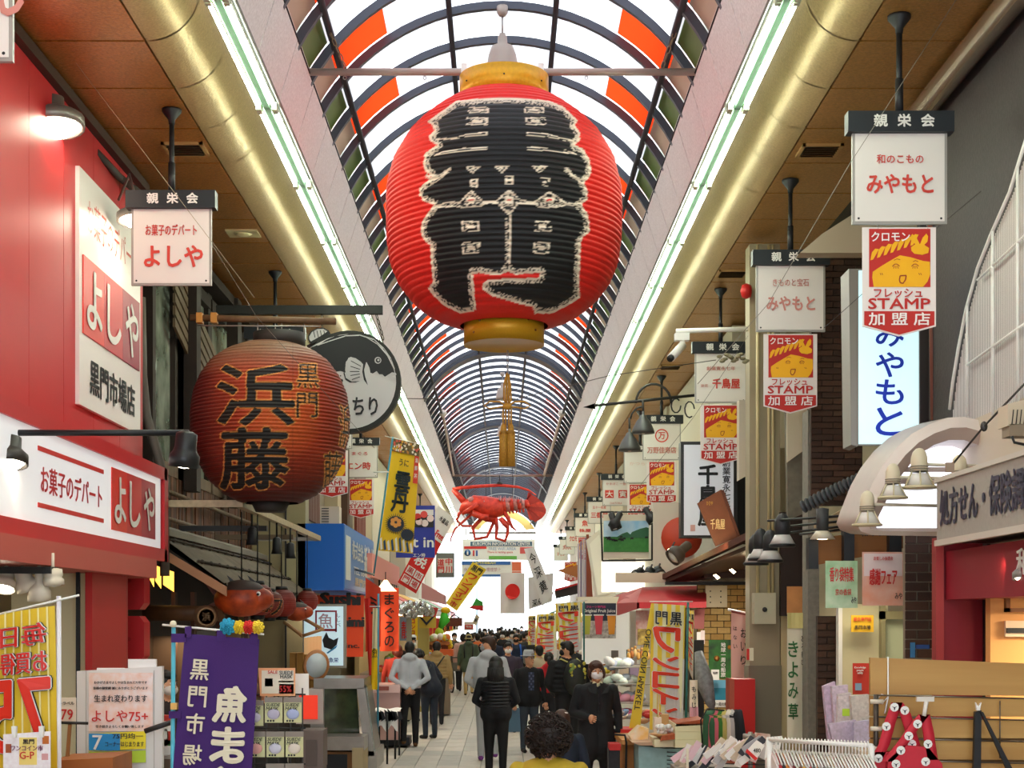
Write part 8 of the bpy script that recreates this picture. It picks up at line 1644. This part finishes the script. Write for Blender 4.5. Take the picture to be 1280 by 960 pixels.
# left middle ground
r = Q('striped_awning', 'black and white striped awning with silver bells below it', 'awning', *[('stripe', 'b', (-2.35+.0*k, 28.8+k*.28, 2.52), (-2.32, 28.93+k*.28, 2.85), mat('#d8d4d0' if k % 2 else '#2a2426', .6)) for k in range(18)])
random.seed(9)
Q('silver_balloons', 'string of crumpled silver foil decorations under the striped awning', 'decoration', *[('', 'o', P(501+2.7*k, 763+random.uniform(-7, 6), 29+.2*k), (.09, .09, .1), mat('#b9bdc0', .2, .8), 7, 5) for k in range(15)])
Q('pink_awning', 'pink shop awning beyond the striped one', 'awning', ('', 'q', [(527, 728), (556, 744), (556, 756), (527, 748)], 34.5, 1.0, mat('#d8a0a0', .6)), ('', 'q', [(525, 757), (548, 760), (543, 775), (530, 773)], 33.5, .1, mat('#c0302a', .5)))
Q('yellow_shop_sign', 'yellow vertical sign with red lettering behind the cook', 'sign', ('board', 'f', 510, 771, 522, 800, 32.5, .05, YEL), ('lettering', 'V', 'コンロ', 516, 773, 32.5, 7, RR, .03))
Q('stall_pillar', 'pale yellow wooden pillar of the fruit shop', 'pillar', ('', 'f', 522, 771, 536, 890, 31.8, .2, mat('#b8a458', .6)), ('', 'f', 508, 770, 514, 900, 30.5, .2, mat('#8a8470', .6)))
Q('yellow_shop_board', 'ochre board with black chevron on the fruit shop pillar', 'board', ('', 'f', 524, 771, 545, 785, 31.5, .05, mat('#c9a83a', .6)), ('', 'q', [(524, 771), (527, 771), (533, 778), (540, 771), (543, 771), (533, 782)], 31.48, .01, BLK))
for k in range(16):
    c_ = ('white radish', 'orange', 'lemon', 'cabbage')[k % 4]; b = MB(); b.ball(P(539+random.uniform(0, 24), 797+(k % 3)*5+random.uniform(-1, 1), 33+.1*(k % 3)), (.09, .09, .08), mat(('#e8e4d8', '#e0762a', '#e2cf3a', '#b9cf8a')[k % 4], .5), 8, 6); single('produce', 'fresh %s in the fruit shop boxes on the left' % c_, 'produce', b, '%s pieces on the fruit stand' % c_)
Q('fruit_stand', 'tiered fruit stand with orange boxes left of the bicycle', 'stand', ('', 'f', 536, 802, 562, 806, 33, .8, mat('#a8703a', .6)), ('', 'f', 540, 812, 566, 820, 32.6, .8, mat('#d8602a', .6)), ('', 'f', 536, 806, 560, 812, 33.1, .6, mat('#7a4a2a', .6)), ('leg', 'f', 538, 820, 562, 893, 32.8, .6, mat('#8a7a68', .6)))
Q('watermelon_windsock', 'green red and yellow cloth windsock under the tilted banner', 'decoration', ('', 'q', [(595, 748), (603, 752), (604, 757), (590, 757)], 45, .3, mat('#3aa03a', .6)), ('', 'q', [(590, 757), (604, 757), (604, 764), (586, 760)], 45, .3, RED))
Q('green_streamer', 'bright green and yellow paper streamer over the fruit shop', 'decoration', ('', 'w', [P(555, 762, 34), P(556, 775, 34), P(550, 785, 34)], [.04, .12, .05], mat('#4ac83a', .6), 8), ('', 'o', P(549, 791, 34), (.1, .1, .12), mat('#b8d83a', .6)), ('', 'o', P(557, 763, 34), (.11, .1, .08), YEL))
Q('hanging_box', 'brown wooden hanging box above the heads', 'box', ('', 'f', 559, 772, 577.5, 783, 42, .5, mat('#6a3422', .6, noise=.2, nscale=9)), ('', 't', [(563, 772, 42), (568, 768, 42), (574, 772, 42)], .02, BLK, 5))
Q('shop_signboard', 'white board with red band reading 市場 above the crowd', 'sign', ('board', 'f', 580, 777, 592, 788, 46, .05, WHT), ('band', 'f', 581, 781, 591, 786, 45.98, .02, RR), ('lettering', 'T', '市場', 586, 783.5, 45.97, 7, 3, WHT, .03))
Q('ochre_flag', 'small tilted cream flag with black lettering above the crowd', 'flag', ('', 'q', [(595, 768), (600, 771), (595, 782), (590, 779)], 47, .02, mat('#d8d4b8', .6)), ('lettering', 'T', '鮮', 595, 775, 46.98, 4, 5, BLK, .02))
# counters, table, bicycle
Q('fish_counter', 'pinkish stainless counter behind the blue banner pole', 'counter', ('top', 'f', 466, 856, 500, 866, 24.3, .9, mat('#d8b4ac', .3, .4)), ('body', 'f', 468, 866, 500, 925, 24.4, .8, mat('#c09a92', .35, .5)), ('base', 'f', 468, 922, 512, 932, 24.6, .6, BLK), ('tray', 'f', 470, 858, 486, 863, 24.28, .05, mat('#8a4a40', .5)))
r = root('cloth_table', 'small table draped with crumpled black and white cloth', 'table', P(485, 947, 22.6)); b = MB()
for x, y1, Y in ((474, 950, 22.0), (484, 956, 21.8), (494, 946, 22.6), (499, 946, 23.2)): b.tube([P(x, 892, Y), (P(x, 0, Y).x, Y, 0)], .016, BLK, 6)
part('leg', b, r); b = MB(); A, Z_ = P(466, 890, 22.4), P(500, 888, 22.4)
b.grid(lambda u, v: Vector((A.x+(Z_.x-A.x)*u, 21.9+1.1*v, HC-(888-VY)/S(22.4)+.012*math.sin(u*9+v*7))), 10, 6, WHT); random.seed(3)
b.grid(lambda u, v: Vector((A.x+(Z_.x-A.x)*u, 21.9+.02*math.sin(u*14), HC-(888-VY)/S(22.4)-v*(.18+.1*math.sin(u*8)**2))), 14, 4, WHT)
for k in range(12): x = random.uniform(A.x, Z_.x); b.poly([(x, 21.86, .72+random.uniform(0, .1)), (x+.05, 21.86, .76), (x+.08, 21.86, .66), (x+.02, 21.86, .62)], BLK)
part('cloth', b, r)
r = root('bicycle', 'dark bicycle standing between the shoppers on the left', 'bicycle', (-1.5, 43.5, 0)); bc = Vector((-1.45, 43.5, .33)); dx = Vector((-.22, .95, 0)).normalized()
for s_, nm in ((0, 'wheel'), (1.05, 'wheel')):
    b = MB(); c = bc+dx*s_; b.tube([c+dx*.33*math.cos(t)+Vector((0, 0, .33*math.sin(t))) for t in np.linspace(0, 6.283, 25)], .022, BLK, 6)
    b.tube([c+dx*.30*math.cos(t)+Vector((0, 0, .30*math.sin(t))) for t in np.linspace(0, 6.283, 25)], .01, STEEL, 5)
    for t in np.linspace(0, 3.14, 8, endpoint=False): b.tube([c-dx*.3*math.cos(t)-Vector((0, 0, .3*math.sin(t))), c+dx*.3*math.cos(t)+Vector((0, 0, .3*math.sin(t)))], .003, STEEL, 4)
    part(nm, b, r)
b = MB(); FR = mat('#3a3f44', .4, .4); j = lambda s_, z: bc+dx*s_+Vector((0, 0, z-.33))
for a_, c_ in ((j(0, .33), j(.18, .82)), (j(.18, .75), j(.5, .32)), (j(.18, .8), j(.72, .78)), (j(.5, .32), j(.75, .8)), (j(.5, .32), j(1.05, .33)), (j(.75, .8), j(1.05, .33))): b.tube([a_, c_], .016, FR, 6)
part('bike_frame', b, r); b = MB(); b.ball(j(.76, .92), (.06, .12, .035), BLK, 8, 5); part('saddle', b, r); b = MB(); b.tube([j(.18, .8), j(.15, .98)], .014, FR, 6); b.tube([j(.15, .98)+Vector((.25, .1, .02)), j(.15, 1.0), j(.15, .98)-Vector((.25, .1, -.02))], .014, FR, 6); part('handlebar', b, r)
b = MB(); b.slab([j(-.2, .62), j(.05, .62), j(.03, .86), j(-.25, .86)], Vector((.2, .14, 0)), mat('#6a6660', .6)); part('basket', b, r)
# right middle: floor stands behind the red awning, shopping trolley
Q('shopping_trolley', 'red and black wheeled shopping bag beside the masked woman', 'trolley', ('bag_body', 'f', 761, 937, 775, 985, 15.8, .25, mat('#26242c', .6, noise=.4, nscale=30)), ('lid', 'f', 762, 930, 776, 938, 15.78, .27, RED), ('handle', 't', [(768, 918, 15.8), (781, 919, 15.8), (783, 928, 15.8), (781, 1030, 15.8)], .012, BLK, 6))
# ================================================================ loose pieces of a part become objects of their own
def split_loose(names):
    for o in [o for o in COL.objects if o.type == 'MESH' and o.parent and o.name.split('.')[0] in names and not o.get('kind')]:
        me = o.data
        if me.users > 1 or o.children: continue
        n = len(me.vertices); par = list(range(n))
        def find(a):
            while par[a] != a: par[a] = par[par[a]]; a = par[a]
            return a
        for p in me.polygons:
            a = find(p.vertices[0])
            for q in p.vertices[1:]: par[find(q)] = a
        grp = {}
        for p in me.polygons: grp.setdefault(find(p.vertices[0]), []).append(p)
        if not 2 <= len(grp) <= 40: continue
        for ps in list(grp.values()):
            mp = {}; vs = []; fs = []
            for p in ps:
                for i in p.vertices:
                    if i not in mp: mp[i] = len(vs); vs.append(tuple(me.vertices[i].co))
                fs.append([mp[i] for i in p.vertices])
            m2 = bpy.data.meshes.new(me.name); m2.from_pydata(vs, [], fs)
            for m in me.materials: m2.materials.append(m)
            m2.polygons.foreach_set('material_index', [p.material_index for p in ps]); m2.polygons.foreach_set('use_smooth', [p.use_smooth for p in ps]); m2.update()
            d = o.copy(); d.data = m2; COL.objects.link(d)
        bpy.data.objects.remove(o)
split_loose({'post', 'door_post', 'leg', 'cross_bar', 'conduit', 'stripe', 'hanger', 'hanger_plate', 'eye_bolt', 'red_line', 'loop', 'screw', 'rivet', 'bolt', 'downlight', 'cup', 'cup_rim', 'block', 'paper_slip', 'lit_pane', 'hanging_card', 'strut', 'clamp', 'bamboo_rail', 'arm', 'fruit', 'pictogram', 'seal', 'swimmeret', 'hook', 'bulb', 'button', 'guard', 'blue_band', 'slot', 'cooling_fin'})
